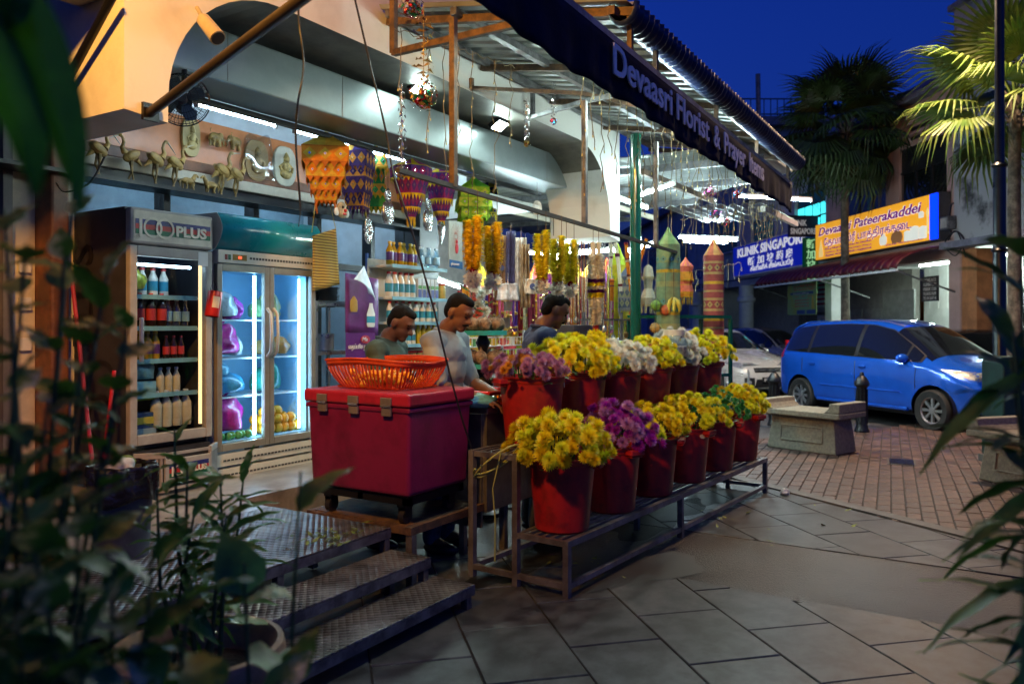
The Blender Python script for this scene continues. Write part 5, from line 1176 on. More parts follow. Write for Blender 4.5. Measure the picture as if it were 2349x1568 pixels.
# pedestal style wall fan
c = PD(418, 228, 4.75); t = thing('wall_fan', 'black wire wall fan hanging from the arch', 'fan', c, R(-40))
fc = MB(); Rf = .155
for j in range(5):
    r = Rf * (.35, .6, .82, .97, 1.0)[j]; y = (-.055, -.05, -.04, -.015, .02)[j]
    fc.tube([(r * math.cos(2 * PI * k / 32), y, r * math.sin(2 * PI * k / 32)) for k in range(33)], .0025 if j < 4 else .005, 4, cap=False)
for k in range(44):
    a = 2 * PI * k / 44; fc.tube([(Rf * f_ * math.cos(a), y, Rf * f_ * math.sin(a)) for f_, y in ((.18, -.057), (.6, -.05), (.88, -.035), (1, .0), (.98, .04), (.5, .07))], .0014, 3, cap=False)
fc.build('wire_guard', blackm, t)
for k in range(4):
    a = k * PI / 2 + .4; u = Vector((math.cos(a), 0, math.sin(a))); v = Vector((-math.sin(a), .35, math.cos(a))).normalized()
    MB().add([u * .03 - v * .015, u * .03 + v * .02, u * .09 + v * .055, u * .135 + v * .03, u * .13 - v * .03, u * .07 - v * .04], [(0, 1, 2, 3, 4, 5)]).build('blade', mat('smoke_blade', (.05, .07, .09), .2), t, thick=.003)
MB().tube([(0, -.06, 0), (0, .02, 0)], .028, 14).build('hub', dark, t, smooth=40); MB().tube([(0, .05, 0), (0, .16, 0)], .055, 14).build('motor', dark, t, smooth=40)
MB().tube([(0, .12, 0), (0, .16, .1), (0, .18, .26)], .018, 8).build('arm', dark, t, smooth=40)
# unlit beige spot lamp
a, b = PD(462, 40, 4.35), PD(500, 88, 4.28); t = thing('spot_lamp', 'unlit beige cylindrical spot lamp under the arch', 'spot lamp', a)
MB().tube([a, a.lerp(b, .12), b], [.022, .038, .044], 14).build('body', mat('beige_metal', (.50, .42, .28), .4, .3), t, world=True, smooth=50)
MB().tube([PD(452, 18, 4.4), a.lerp(b, .2)], .012, 8).build('bracket', mat('beige_metal'), t, world=True); MB().tube([b, b + (b - a).normalized() * .004], .037, 14).build('lens', dark, t, world=True)
# struts and cables
t = thing('awning_strut', 'long dark steel strut running up from the left pier', 'strut', PY(345, 258, 3.79)); MB().tube([PY(345, 258, 3.79), PY(706, -12, 2.35)], .026, 10).build('tube', mat('brown_black_steel', (.05, .04, .035), .45, .4), t, world=True, smooth=50); MB().box(PY(345, 258, 3.80), (.09, .02, .09)).build('plate', blackm, t, world=True)
t = thing('awning_strut', 'black strut along the dim flank of the left pier', 'strut', PX(140, 212, 2.34)); MB().tube([PX(140, 212, 2.34), PX(262, -15, 2.30)], .022, 8).build('tube', blackm, t, world=True, smooth=50)
def cable(pts, label, r=.006, m_=None):
    pts = [Vector(p) for p in pts]; t = thing('cable', label, 'cable', pts[0], 0, 'black cables hanging over the stall'); q = []
    n = len(pts)
    for i in range(n - 1):
        p0_, p1, p2, p3 = pts[max(i - 1, 0)], pts[i], pts[i + 1], pts[min(i + 2, n - 1)]
        for k in range(8):
            u = k / 8; q.append(.5 * ((2 * p1) + (p2 - p0_) * u + (2 * p0_ - 5 * p1 + 4 * p2 - p3) * u * u + (3 * p1 - p0_ - 3 * p2 + p3) * u ** 3))
    q.append(pts[-1]); MB().tube(q, r, 6).build('wire', m_ or dark, t, world=True, smooth=60)
cable([PD(689, -10, 3.7), PD(685, 40, 3.7), PD(697, 150, 3.7), PD(683, 240, 3.7), PD(679, 330, 3.75), PD(690, 480, 3.8)], 'wavy black cable dropping in front of the largest lantern', .0055)
cable([PD(812, -10, 4.0), PD(845, 130, 4.1), PD(885, 300, 4.2), PD(903, 400, 4.2), PD(942, 520, 4.2), PD(990, 690, 4.25), PD(1030, 850, 4.3), PD(1060, 960, 4.4), PD(1082, 1028, 4.5)], 'long black cable slanting from the awning down to the rack', .006)
cable([PD(240, 360, 4.9), PD(205, 420, 4.9), PD(150, 440, 5.0), PD(130, 420, 5.1)], 'short looped black cable under the left pier', .006)
cable([PD(690, 480, 5.2), PD(685, 520, 5.2)], 'thin cord end above the teal fridge', .004)
cable([PD(100, 640, 5.9), PD(95, 760, 5.9), PD(108, 900, 5.9), PD(125, 1010, 5.9)], 'black cable hanging over the socket boxes', .008)
# ---- fairy lights: runs of drooping strands
fw_ = mat('fairy_wire', (.16, .12, .06), .6); fb_ = mat('fairy_bulb', (.6, .45, .15), .2)
def fairy(a, b, n, lmin, lmax, label):
    a, b = Vector(a), Vector(b); t = thing('fairy_lights', label, 'fairy lights', a, 0, 'unlit icicle fairy lights')
    MB().tube([a.lerp(b, i / 30) + Vector((0, 0, -.015 * (1 + math.sin(i * 1.9)))) for i in range(31)], .003, 4).build('header_wire', fw_, t, world=True)
    for k in range(n):
        p = a.lerp(b, (k + .5 + random.uniform(-.3, .3)) / n); L = random.uniform(lmin, lmax); m = MB(); q = [p]; x = 0
        while x < L:
            x += .07; q.append(p + Vector((random.gauss(0, .010), random.gauss(0, .010), -x)))
        m.tube(q, .0028, 4)
        for i in range(1, len(q)):
            if random.random() < .5:
                s = random.choice((-1, 1)); e = q[i] + Vector((s * .018, s * .01, -.035)); m.tube([q[i], e], .0025, 4); m.tube([e, e + Vector((s * .005, 0, -.014))], .0038, 5, mi=1)
        m.build('strand', [fw_, fb_], t, world=True)
fairy((3.9, 2.02, 2.98), (9.3, 2.2, 2.98), 40, .35, .75, 'row of hanging fairy light strands behind the lettered valance')
fairy(PY(905, 60, 3.2), PY(1180, 150, 3.2), 7, .5, .95, 'fairy light strands hanging before the shutter box')
fairy(PD(1560, 500, 8.0), PD(1800, 480, 9.5), 18, .12, .3, 'fairy light fringe under the far end of the awning')
fairy(PD(1480, 640, 9.5), PD(1700, 600, 10.5), 16, .15, .25, 'golden fairy light net behind the pink lantern')
# ---- foil ornaments
foils = [mat('foil_' + n, c, .18, .85, var=.1) for n, c in (('gold', (.6, .42, .12)), ('green', (.02, .25, .12)), ('red', (.5, .02, .04)), ('pink', (.6, .05, .3)), ('blue', (.03, .2, .5)), ('silver', (.6, .62, .66)))]
def foil(c, r, n, cols, label, chain=None, net=False):
    t = thing('foil_ornament', label, 'ornament', c, 0, 'foil tinsel ornaments')
    for ci in cols:
        m = MB()
        for k in range(n):
            q = Vector((random.gauss(0, 1), random.gauss(0, 1), random.gauss(0, 1))).normalized(); p = q * r * random.uniform(.45, 1); s = q.orthogonal().normalized() * random.uniform(.006, .014); u = q.cross(s).normalized() * random.uniform(.008, .02)
            m.add([p - s, p + u, p + s, p - u + q * .006], [(0, 1, 2, 3)])
        m.build('foil_leaves', foils[ci], t)
    if chain:
        m = MB()
        for k in range(46):
            z = r * .8 + chain * k / 46; a = k * 2.4; rr = .012 + (.045 * math.sin(k / 46 * PI * 2.2) ** 2 if net else .012 * random.random())
            m.add([(rr * math.cos(a), rr * math.sin(a), z), (rr * math.cos(a + .5), rr * math.sin(a + .5), z + .012), (rr * math.cos(a + 1.1) * 1.2, rr * math.sin(a + 1.1) * 1.2, z - .01)], [(0, 1, 2)])
        m.tube([(0, 0, r * .7), (0, 0, r + chain)], .002, 4); m.build('tinsel', foils[0 if net else 5], t)
    return t
foil(PD(972, 220, 4.4), .085, 70, (0, 1, 2), 'gold red and green foil ball in a net before the first flood light', .42, True)
foil(PD(945, 18, 4.3), .07, 60, (1, 2, 5), 'red and green foil cluster at the top of the fairy lights', .1)
foil(PD(922, 395, 4.4), .04, 30, (5, 0), 'dangling silver tinsel end above the magenta lantern', .45)
foil(PD(1628, 440, 7.6), .07, 70, (3, 5), 'pink and silver foil ball near the far end of the awning', .12); foil(PD(1690, 445, 8.0), .055, 50, (2, 4), 'red and blue foil star near the far end of the awning', .25)
foil(PD(1640, 490, 7.8), .06, 60, (3, 4, 5), 'pink and blue foil cluster below the pink foil ball', .1); foil(PD(1665, 508, 7.9), .05, 50, (2, 5), 'red and silver foil cluster lowest of the hanging foils', .1)
foil(PY(1270, 278, 3.2), .03, 24, (2, 4), 'small red and blue foil drop under the grey bracket', .3); foil(PY(1208, 330, 3.0), .03, 24, (0,), 'small gold foil star among the fairy lights', .3)
c = PY(1232, 478, 4.4); t = thing('wire_ball', 'oval white wire ball hanging near the pier', 'ornament', c)
m = MB()
for k in range(8): a = k * PI / 8; m.tube([(.05 * math.cos(a) * math.sin(2 * PI * i / 20), .05 * math.sin(a) * math.sin(2 * PI * i / 20), .085 * math.cos(2 * PI * i / 20)) for i in range(21)], .003, 4)
for z in (-.05, 0, .05): r = .05 * math.sqrt(1 - (z / .085) ** 2); m.tube([(r * math.cos(2 * PI * i / 20), r * math.sin(2 * PI * i / 20), z) for i in range(21)], .003, 4)
m.build('cage', white, t); MB().tube([(0, 0, .085), (0, 0, .5)], .002, 4).build('cord', mat('lantern_cord'), t)
# ================================================================= SHELF UNIT WITH BOTTLES
sx, sy = 5.84, 5.0
su = thing('shelf_unit', 'cream metal shop shelf with five rows of bottles and cartons', 'shelf', (sx, sy, .35))
shw = mat('shelf_cream', (.62, .60, .50), .45); rail_b = mat('price_rail_blue', (.22, .48, .62), .4)
for z in (2.08, 1.77, 1.53, 1.31, 1.04, .76):
    o = bxo('shelf_board', shw, su, 0, .87, 0, .30, z - .35 - .025, z - .35, bevel=.004); bxo('price_rail', rail_b, o, .0, .87, -.008, -.001, z - .35 - .03, z - .35 + .004)
bxo('back_panel', shw, su, 0, .87, .30, .315, .3, 1.8)
for x in (0, .85): bxo('upright', mat('upright_blue', (.05, .10, .30), .4), su, x, x + .02, .316, .34, 0, 1.85)
ordw = ['first', 'second', 'third', 'fourth', 'fifth', 'sixth', 'seventh', 'eighth']
for k in range(6): bottle(oil, (sx + .06 + k * .078, sy + .08 + .02 * (k % 2), 2.08), '%s yellow capped lamp oil bottle from the left on the top shelf' % ordw[k], group='lamp oil bottles on the top shelf', sc=.82)
for k in range(6): bottle(water, (sx + .52 + k * .062, sy + .07 + .03 * (k % 2), 2.08), '%s clear water bottle from the left on the top shelf' % ordw[k], group='water bottles on the top shelf', sc=.85)
for k in range(5): bottle(white_b, (sx + .05 + k * .085, sy + .08, 1.77), '%s white cleaner bottle from the left on the second shelf' % ordw[k], group='white bottles on the second shelf', sc=.95)
for k in range(5):
    carton('milk_carton', '%s blue and green carton from the left on the second shelf' % ordw[k], mat('carton_white', (.6, .66, .7), .5), (sx + .50 + k * .07, sy + .09, 1.77), (.062, .06, .2), 0, ((.0, .09, mat('carton_blue', (.04, .06, .25), .5)), (.095, .13, mat('carton_green', (.06, .28, .05), .5))))
for k in range(8): bottle(white_b, (sx + .06 + k * .1, sy + .08, 1.53), '%s white bottle from the left on the third shelf' % ordw[k], group='white bottles on the third shelf', sc=.78)
for k in range(6): bottle(white_b, (sx + .06 + k * .07, sy + .08, 1.31), '%s small white bottle from the left on the fourth shelf' % ordw[k], group='white bottles on the fourth shelf', sc=.68)
yoil = bottle_mesh('body', .26, .042, [mat('yellow_oil', (.60, .42, .02), .2, coat=.4), mat('yellow_cap'), mat('yellow_oil')], .5)
for k in range(4): bottle(yoil, (sx + .52 + k * .085, sy + .1, 1.31), '%s yellow oil bottle from the left on the fourth shelf' % ordw[k], group='yellow oil bottles on the fourth shelf', sc=.78)
jar = bottle_mesh('body', .2, .05, [mat('jar_yellow', (.55, .45, .12), .3), redc, mat('jar_label', (.5, .4, .1), .5)], .85)
for k in range(7): bottle(jar, (sx + .07 + k * .115, sy + .1, 1.04), '%s red lidded jar from the left on the fifth shelf' % ordw[k], cat='jar', group='red lidded jars on the fifth shelf', name='jar')
bottle(jar, (sx + .92, sy + .1, 1.772), 'single yellow lidded jar at the end of the second shelf', cat='jar', name='jar', sc=.8)
# posters
pur = mat('poster_purple', (.15, .03, .20), .4, var=.25, sc=2); pur2 = mat('poster_deep_purple', (.10, .012, .16), .4)
def PP(px, py, Y=5.0): return PY(px, py, Y)
a, b, c, d = PP(792, 625), PP(868, 640), PP(868, 770), PP(792, 762)
t = thing('wall_poster', 'purple poster of a white bottle, its corner folded over', 'poster', a)
MB().grid(lambda u, v: a.lerp(b, u).lerp(d.lerp(c, u), v) + Vector((0, .01 * math.sin(3 * u), 0)), 8, 8).build('sheet', pur, t, world=True, thick=.003, smooth=60)
f1_, f2_, f3_ = PP(835, 610, 4.9), PP(812, 640, 4.82), PP(862, 690, 4.93)
MB().grid(lambda u, v: f1_.lerp(f2_, u).lerp(f3_, v * (1 - .35 * u)) + Vector((0, -.04 * math.sin(v * PI) * u, .015 * math.sin(v * 3))), 8, 10).build('folded_corner', mat('poster_back', (.60, .70, .78), .45), t, world=True, thick=.002, smooth=60)
pb = MB(); q = PP(850, 750, 4.98); pb.lathe([(.045, 0), (.055, .02), (.055, .12), (.03, .18), (.022, .22)], 14, sy=.08); o = pb.build('printed_bottle', white, t, smooth=50); o.location = q - a + Vector((.0, -.005, 0)); MB().lathe([(.056, .04), (.056, .1)], 14, sy=.085, cap=False).build('printed_label', bluel, o)
MB().lathe([(.03, .1), (.03, .125), (.001, .126)], 14, sy=.11).build('printed_logo', redc, o)
MB().lathe([(.04, 0), (.05, .03), (.045, .1), (.01, .14)], 12, sy=.08).build('printed_lamp', mat('print_gold', (.5, .3, .03), .5), t).location = PP(812, 715, 4.98) - a
a, b, c, d = PP(793, 763, 4.9), PP(860, 763, 4.9), PP(860, 835, 4.9), PP(793, 835, 4.9)
t = thing('counter_banner', 'deep purple banner with white Tamil lettering below the bottle poster', 'banner', a)
MB().quad(a, b, c, d).build('sheet', pur2, t, world=True, thick=.004)
u_ = (b - a).normalized()
def ltx(body, size, m_, pos, w_, t_, **k):
    o = text(body, size, m_, None, pos, u_, UP, w=w_, **k); o.parent = t_; o.matrix_parent_inverse = wm(t_).inverted(); return o
ltx('ைதப்பூச ந', .055, mat('print_white', (.7, .68, .72), .5), PP(799, 800, 4.893), .22, t)
o = MB().lathe([(.001, 0), (.06, 0), (.06, .003), (.001, .0035)], 20, sy=.6, cap=False).build('logo_oval', mat('print_red', (.5, .05, .08), .5), t); o.rotation_euler = (R(90), 0, 0); o.location = PP(838, 778, 4.892) - a
ltx('Ma', .05, mat('print_white'), PP(830, 782, 4.885), .07, t, shear=.3)
# sunburst poster
a, b, c, d = PP(1030, 505, 4.3), PP(1060, 510, 4.3), PP(1060, 618, 4.3), PP(1030, 612, 4.3)
t = thing('sunburst_poster', 'narrow hanging poster with a red sunburst above a blue lettered strip', 'poster', a)
P4 = lambda u, v, e=0: a.lerp(b, u).lerp(d.lerp(c, u), v) + Vector((0, -e, 0))
MB().quad(P4(0, 0), P4(1, 0), P4(1, 1), P4(0, 1)).build('sheet', mat('poster_sky', (.42, .48, .46), .4), t, world=True, thick=.004)
m = MB()
for k in range(22):
    an = 2 * PI * k / 22; e = .06; m.add([P4(.5 + .1 * math.cos(an - .05), .32 + .05 * math.sin(an - .05), .004), P4(.5 + .1 * math.cos(an + .05), .32 + .05 * math.sin(an + .05), .004), P4(min(.98, max(.02, .5 + .46 * math.cos(an))), .32 + .27 * math.sin(an), .004)], [(0, 1, 2)])
m.build('sun_rays', mat('ray_red', (.5, .09, .03), .5), t, world=True, thick=.001)
MB().quad(P4(0, .84, .005), P4(1, .84, .005), P4(1, 1, .005), P4(0, 1, .005)).build('blue_strip', mat('strip_blue', (.02, .14, .40), .4), t, world=True, thick=.002)
m = MB(); m.sph((0, 0, 0), (.022, .012, .05), 10, 7); m.sph((0, 0, .06), (.014, .01, .018), 10, 7); m.build('relief_figure', mat('print_red'), t).location = P4(.5, .58, .015) - a
ltx('ஓம் சரவணபவ', .03, mat('print_white'), P4(.08, .95, .012), .12, t)

# ================================================================= GOODS DEEPER IN THE STALL
def strand(p, L, r, m_, name, label, group, bands=None):
    t = thing(name, label, 'necklace', p, 0, group); s = Vector((.03, 0, 0))
    for q in (-1, 1):
        o = MB(); o.tube([s * q, s * q * 1.2 + Vector((0, 0, -L * .5)), s * q * .5 + Vector((0, 0, -L))], r, 6); o.build('loop_side', m_, t, smooth=60)
    if bands:
        for k in range(3): MB().sph((0, 0, -L * (.3 + .3 * k)), (.045, .03, .018), 8, 5).build('bead_band', bands, t)
    MB().sph((0, 0, -L - .02), (.03, .03, .035), 8, 6).build('pendant', bands or m_, t)
sc_ = [('red', (.42, .01, .02)), ('violet', (.32, .01, .34)), ('amber', (.75, .36, .01)), ('cream', (.6, .5, .28)), ('pink', (.62, .14, .36)), ('maroon', (.22, .01, .03)), ('indigo', (.10, .02, .26)), ('straw', (.52, .42, .18))]
gold_b = mat('gold_bead', (.55, .36, .06), .3, .6)
_cn = {}
def nth(key): _cn[key] = _cn.get(key, -1) + 1; return ['first', 'second', 'third', 'fourth', 'fifth', 'sixth', 'seventh', 'eighth'][min(_cn[key], 7)]
for k in range(30):
    nm, c = sc_[(k * 5 + k // 8) % 8]; px = lerp(1056, 1238, k / 29)
    strand(PD(px, 662 + random.uniform(-10, 8), 8.9 + random.uniform(-.3, .3)), random.uniform(.42, .56), random.uniform(.012, .026), mat('strand_' + nm, c, .55, var=.2, sc=30), 'bead_necklace', '%s %s cloth necklace from the left behind the two bending men' % (nth('a' + nm), nm), 'cloth necklaces behind the men', gold_b)
for k in range(22):
    nm, c = (('brass', (.30, .20, .08)), ('pearl', (.55, .52, .46)), ('brown', (.10, .04, .02)), ('silver', (.4, .4, .42)), ('rust', (.4, .12, .04)))[k % 5]; px = lerp(1290, 1400, k / 21)
    strand(PD(px, 560 + 40 * (k % 3) + random.uniform(-8, 8), 8.4 + random.uniform(-.2, .2)), random.uniform(.7, .95), .006, mat('chain_' + nm, c, .35, .4, var=.3, sc=60), 'bead_chain', '%s %s bead chain from the left beside the thick white garland' % (nth('c' + nm), nm), 'bead chains beside the navy shirted man')
for k in range(26):
    nm, c = sc_[(k * 3 + k // 8) % 8]; px = lerp(1236, 1425, k / 25)
    strand(PD(px, 640 + random.uniform(-16, 14), 9.3 + random.uniform(-.3, .3)), random.uniform(.5, .66), random.uniform(.010, .022), mat('strand_' + nm), 'bead_necklace', '%s %s cloth necklace from the navy shirted man towards the green post' % (nth('b' + nm), nm), 'cloth necklaces behind the white garland', gold_b)
lc = [cloth('bt_%d' % i, c) for i, c in enumerate(((.78, .42, .02), (.72, .18, .03), (.75, .60, .03), (.40, .52, .03), (.55, .05, .06)))]
for k in range(11):
    px = lerp(1095, 1425, k / 10); tall('%s banded tube lantern, %s of the back row of lanterns' % (('amber', 'orange', 'yellow', 'lime', 'crimson')[k % 5], ['first', 'second', 'third', 'fourth', 'fifth', 'sixth', 'seventh', 'eighth', 'ninth', 'tenth', 'last'][k]), PD(px, 590 + 14 * (k % 3), 10.3 + .2 * (k % 2)), .27, 1.3, .22, [(.10, lc[k % 5], lc[(k + 2) % 5]), (.05, lc[(k + 2) % 5], None), (.07, lc[(k + 1) % 5], None)], [lc[k % 5], lc[(k + 2) % 5]])
tubelamp(PD(1150, 575, 9.9), PD(1260, 582, 9.7), 'tube light over the back row of tube lanterns', .02)
tubelamp(PD(1330, 580, 9.8), PD(1420, 572, 9.6), 'tube light over the back row nearer the green post', .02)
# hanging pouches and wrapped cloths
for k, (px, py, w_, h_, c, lab) in enumerate(((1150, 540, .10, .62, (.24, .15, .08), 'brown cloth with a round emblem in clear wrap'), (1172, 530, .09, .55, (.05, .05, .14), 'dark indigo folded shawl on a hook'), (1195, 545, .10, .60, (.5, .5, .48), 'white plastic wrapped shawl on a hook'), (1205, 560, .07, .6, (.30, .22, .13), 'tan beaded shawl hanging behind the garlands'), (1128, 535, .07, .5, (.04, .07, .22), 'blue striped shawl beside the deep yellow garlands'), (1165, 650, .17, .16, (.6, .62, .66), 'white paper packet pinned to the hanging shawls'), (1222, 640, .13, .14, (.55, .5, .42), 'pale drawstring pouch with dark emblem'))):
    p = PD(px, py, 7.6 - k * .02); t = thing('hanging_shawl', lab, 'cloth', p, A - PI / 2, 'shawls and packets hung in the stall')
    MB().grid(lambda u, v: ((u - .5) * w_ * (1 + .25 * v), .018 * math.sin(u * 14 + k) + .015 * math.sin(v * 5), -h_ * v), 14, 12).build('cloth', mat('shawl_%d' % k, c, .6, var=.3, sc=12, coat=.2), t, thick=.01, smooth=60)
    MB().tube([(0, 0, 0), (0, .01, .06), (0, 0, .1)], .003, 4).build('hook', alu, t)
    if k in (0, 6): MB().tube([(0, -.03, -h_ * .5), (0, -.035, -h_ * .5)], .03, 12).build('emblem', mat('emblem_blue', (.03, .06, .2), .5), t)
# flower arrangement behind man in white
t = thing('artificial_flowers', 'artificial white and coral flower spray behind the white shirted man', 'flowers', PD(1100, 710, 7.9))
wl = [heads['white'][0], flower_mesh('flower_head', rings_d, petal('petal_coral', (.75, .16, .10)))]
for k in range(16):
    o = link(bpy.data.objects.new('flower_head', wl[k % 3 == 0]), t); o.location = (random.gauss(0, .09), random.gauss(0, .06), random.uniform(-.1, .22)); s = random.uniform(1.2, 1.8); o.scale = (s, s, s); o.rotation_euler = (R(60) + random.uniform(-.6, .6), random.uniform(-.6, .6), random.uniform(-1.5, 0))
m = MB()
for k in range(60): c = Vector((random.gauss(0, .1), random.gauss(0, .07), random.uniform(-.2, .15))); dd = Vector((random.gauss(0, .05), random.gauss(0, .05), random.gauss(0, .05))); m.add([c, c + dd + Vector((.01, 0, .01)), c + dd * 1.6, c + dd - Vector((.01, 0, .01))], [(0, 1, 2, 3)])
m.build('leaves', leafm, t)
# coconut stand
cs_ = PD(1108, 830, 6.3); cs_.z = 0
t = thing('coconut_stand', 'two tier turquoise stand on a black turned post carrying coconuts', 'stand', cs_)
trq = mat('turquoise_paint', (.02, .30, .28), .4)
MB().lathe([(.15, 0), (.15, .03), (.05, .06), (.04, .6), (.07, .7), (.03, .78), (.05, .95), (.09, 1.05), (.05, 1.12), (.035, 1.3), (.06, 1.36), (.03, 1.42)], 16).build('post', blackm, t, smooth=50)
for z in (1.16, 1.42): MB().lathe([(.001, z), (.19, z), (.19, z + .035), (.001, z + .036)], 28, cap=False).build('tray', trq, t, smooth=30)
cocom = mat('coconut_husk', (.22, .13, .07), .85, var=.4, sc=20, bump=.6, bsc=50)
com = MB().sph((0, 0, 0), (.052, .052, .058), 14, 9).tube([(0, 0, .05), (.008, 0, .085)], [.022, .003], 6).mesh('coconut', cocom, 50)
ci = 0
for z, rr, n_ in ((1.245, .125, 8), (1.505, .125, 8)):
    for k in range(n_):
        a = 2 * PI * k / n_ + z; o = link(bpy.data.objects.new('coconut', com)); o.location = cs_ + Vector((rr * math.cos(a), rr * math.sin(a), z)); o.rotation_euler = (random.uniform(-.7, .7), random.uniform(-.7, .7), a)
        tag(o, 'brown coconut lying on the %s turquoise tray' % ('lower' if z < 1.4 else 'upper'), 'coconut', 'coconuts on the %s tray' % ('lower' if z < 1.4 else 'upper'))
# wire basket shelves
wb = PD(1140, 800, 7.6); t = thing('wire_basket_shelf', 'white wire basket shelf of small goods behind the coconuts', 'shelf', (wb.x, wb.y, 0), R(5))
m = MB()
for z in (1.05, 1.18, 1.30):
    for k in range(16): x = -.55 + k * .075; m.tube([(x, 0, z), (x, 0, z + .08)], .003, 4)
    for zz in (z, z + .08): m.tube([(-.55, 0, zz), (.58, 0, zz)], .004, 4); m.tube([(-.55, .25, zz), (.58, .25, zz)], .004, 4)
for x in (-.55, .58): m.bar((x, 0, 0), (x, 0, 1.45), .02); m.bar((x, .25, 0), (x, .25, 1.45), .02)
m.build('wire_frame', white, t)
for z in (1.05, 1.18, 1.30): bxo('shelf_base', white, t, -.55, .58, .0, .25, z - .006, z)
for k in range(18):
    c = [(.55, .4, .05), (.5, .06, .05), (.55, .55, .5), (.1, .3, .12), (.45, .15, .3)][k % 5]
    pk_ = MB().bx(-.025, .025, -.02, .02, 0, .07).build('goods_packet', mat('packet_%d' % (k % 5), c, .4), None, bevel=.004); p = t.matrix_basis @ Vector((0, 0, 0)) if False else Vector((wb.x, wb.y, 0)) + Matrix.Rotation(R(5), 3, 'Z') @ Vector((-.48 + (k % 6) * .19, .08, (1.051, 1.181, 1.301)[k // 6])); pk_.location = p; pk_.rotation_euler = (0, 0, random.uniform(-.3, .3))
    tag(pk_, '%s packet in the %s row of the white wire shelf' % (('yellow', 'red', 'white', 'green', 'pink')[k % 5], ('bottom', 'middle', 'top')[k // 6]), 'packet', 'small packets in the wire shelf')
# steel cups hanging
for i, (px, py) in enumerate(((1165, 702), (1160, 740))):
    c = PD(px, py, 7.4); t = thing('hanging_cup', '%s small shiny steel cup hanging before the necklaces' % ('upper', 'lower')[i], 'cup', c)
    MB().lathe([(.001, -.045), (.035, -.045), (.045, .04), (.049, .045), (.042, .043), (.033, -.04)], 16, cap=False).build('bowl', alu, t, smooth=40); MB().tube([(0, 0, .04), (0, 0, .2)], .002, 4).build('string', fw_, t)
# green straps and yellow green bags at the counter
gb = mat('green_bag', (.03, .34, .06), .35, var=.2, coat=.3)
c = PD(1200, 812, 5.9); c.z = .972; t = thing('green_carrier_bags', 'bundle of green carrier bags hooked up by the navy shirted man', 'bags', c)
for i, dx in enumerate((-.09, .06)):
    MB().tube([RT * (dx - .03) + Vector((0, 0, 0)), RT * (dx - .045) + Vector((0, 0, .12)), RT * dx + Vector((0, 0, .22)), RT * (dx + .045) + Vector((0, 0, .12)), RT * (dx + .03)], [.035, .03, .02, .03, .035], 8).build('bag_loop', gb, t, smooth=60)
MB().box(RT * -.02 + Vector((0, 0, .12)) - FW * .05, (.05, .01, .24), rot('Z', A - PI / 2)).build('printed_strip', mat('strip_white', (.62, .62, .6), .5), t)
MB().tube([RT * .05 + Vector((0, 0, .22)), RT * .07 + Vector((0, 0, .27)), RT * .12 + Vector((0, 0, .29)), RT * .07 + Vector((0, 0, .25))], .006, 5).build('handle_loop', gb, t, smooth=60)
c = PD(1242, 800, 5.6); tag(crumple('plastic_bag', plastic('milky_bag', (.6, .62, .6)), None, (c.x, c.y, .97 + .09), (.09, .07, .14), 31, True), 'milky white plastic bag standing behind the golden bunch', 'bag')
c = PD(1100, 845, 5.1); tag(crumple('plastic_bag', plastic('aqua_bag', (.15, .5, .6)), None, (c.x, c.y, .97 + .04), (.13, .09, .06), 33), 'aqua plastic sheet in the hands of the white shirted man', 'bag')
# utensils rack: steel posts with bells, ladles and lamps
ur = PD(1400, 780, 7.6); ur.z = 0; t = thing('utensil_rack', 'grey steel rack hung with brass bells and prayer utensils', 'rack', ur, R(-20))
for x in (-.35, -.1, .15, .38): MB().bar((x, 0, 0), (x, 0, 1.62), .022).build('post', steel, t)
for z in (.9, 1.25, 1.55): MB().bar((-.38, 0, z), (.4, 0, z), .018).build('cross_bar', steel, t)
brs = mat('brass', (.42, .27, .08), .28, .85, var=.15)
for k in range(34):
    x = -.36 + random.random() * .75; z = random.choice((1.25, 1.55, 1.55, .9)); y = random.choice((-.05, .05)); L = random.uniform(.08, .3); m_ = random.choice((brs, alu, silv, steel))
    o = MB(); o.tube([(x, y, z), (x, y, z - L)], .004, 4)
    if k % 3 == 0: o.lathe([(.01, 0), (.022, -.02), (.035, -.06), (.04, -.065)], 12, (x, y, z - L))
    elif k % 3 == 1: o.sph((x, y, z - L), (.03, .012, .035), 10, 6)
    else: o.lathe([(.004, .04), (.03, .0), (.02, -.03), (.004, -.05)], 10, (x, y, z - L))
    o.build('utensil', m_, t, smooth=50)
bxo('tray', steel, t, -.4, .42, -.2, .2, .84, .87)
# clutter of boxes, coloured jars behind the rear bunches
cl = [(1330, 778, (.05, .05, .06), (.34, .2, .12), 'black instrument case behind the white bunch'), (1420, 790, (.35, .55, .05), (.30, .22, .03), 'stack top lime green plate'), (1425, 797, (.06, .3, .12), (.32, .24, .03), 'dark green plate under the lime plate'), (1300, 770, (.45, .06, .04), (.10, .1, .09), 'small red box beside the case')]
for px, py, c, sz, lab in cl:
    p = PD(px, py, 6.6); o = MB().bx(-sz[0] / 2, sz[0] / 2, -sz[1] / 2, sz[1] / 2, 0, sz[2]).build('goods_box', mat('box_' + lab[:9], c, .4), None, bevel=.008); o.location = p; o.rotation_euler = (0, 0, -.3); tag(o, lab, 'box')
tb = PD(1400, 800, 6.75); t = thing('goods_table', 'low dark table under the jars behind the rear bunches', 'table', (tb.x, tb.y, 0), R(-12))
bxo('top', wood, t, -.9, 1.3, -.3, .35, 1.20, 1.235, bevel=.004)
for x in (-.85, 1.25):
    for y in (-.26, .3): bxo('leg', wood, t, x - .02, x + .02, y - .02, y + .02, 0, 1.2)
jg = thin_glass('jar_glass', (.85, .9, .88), .04, .06)
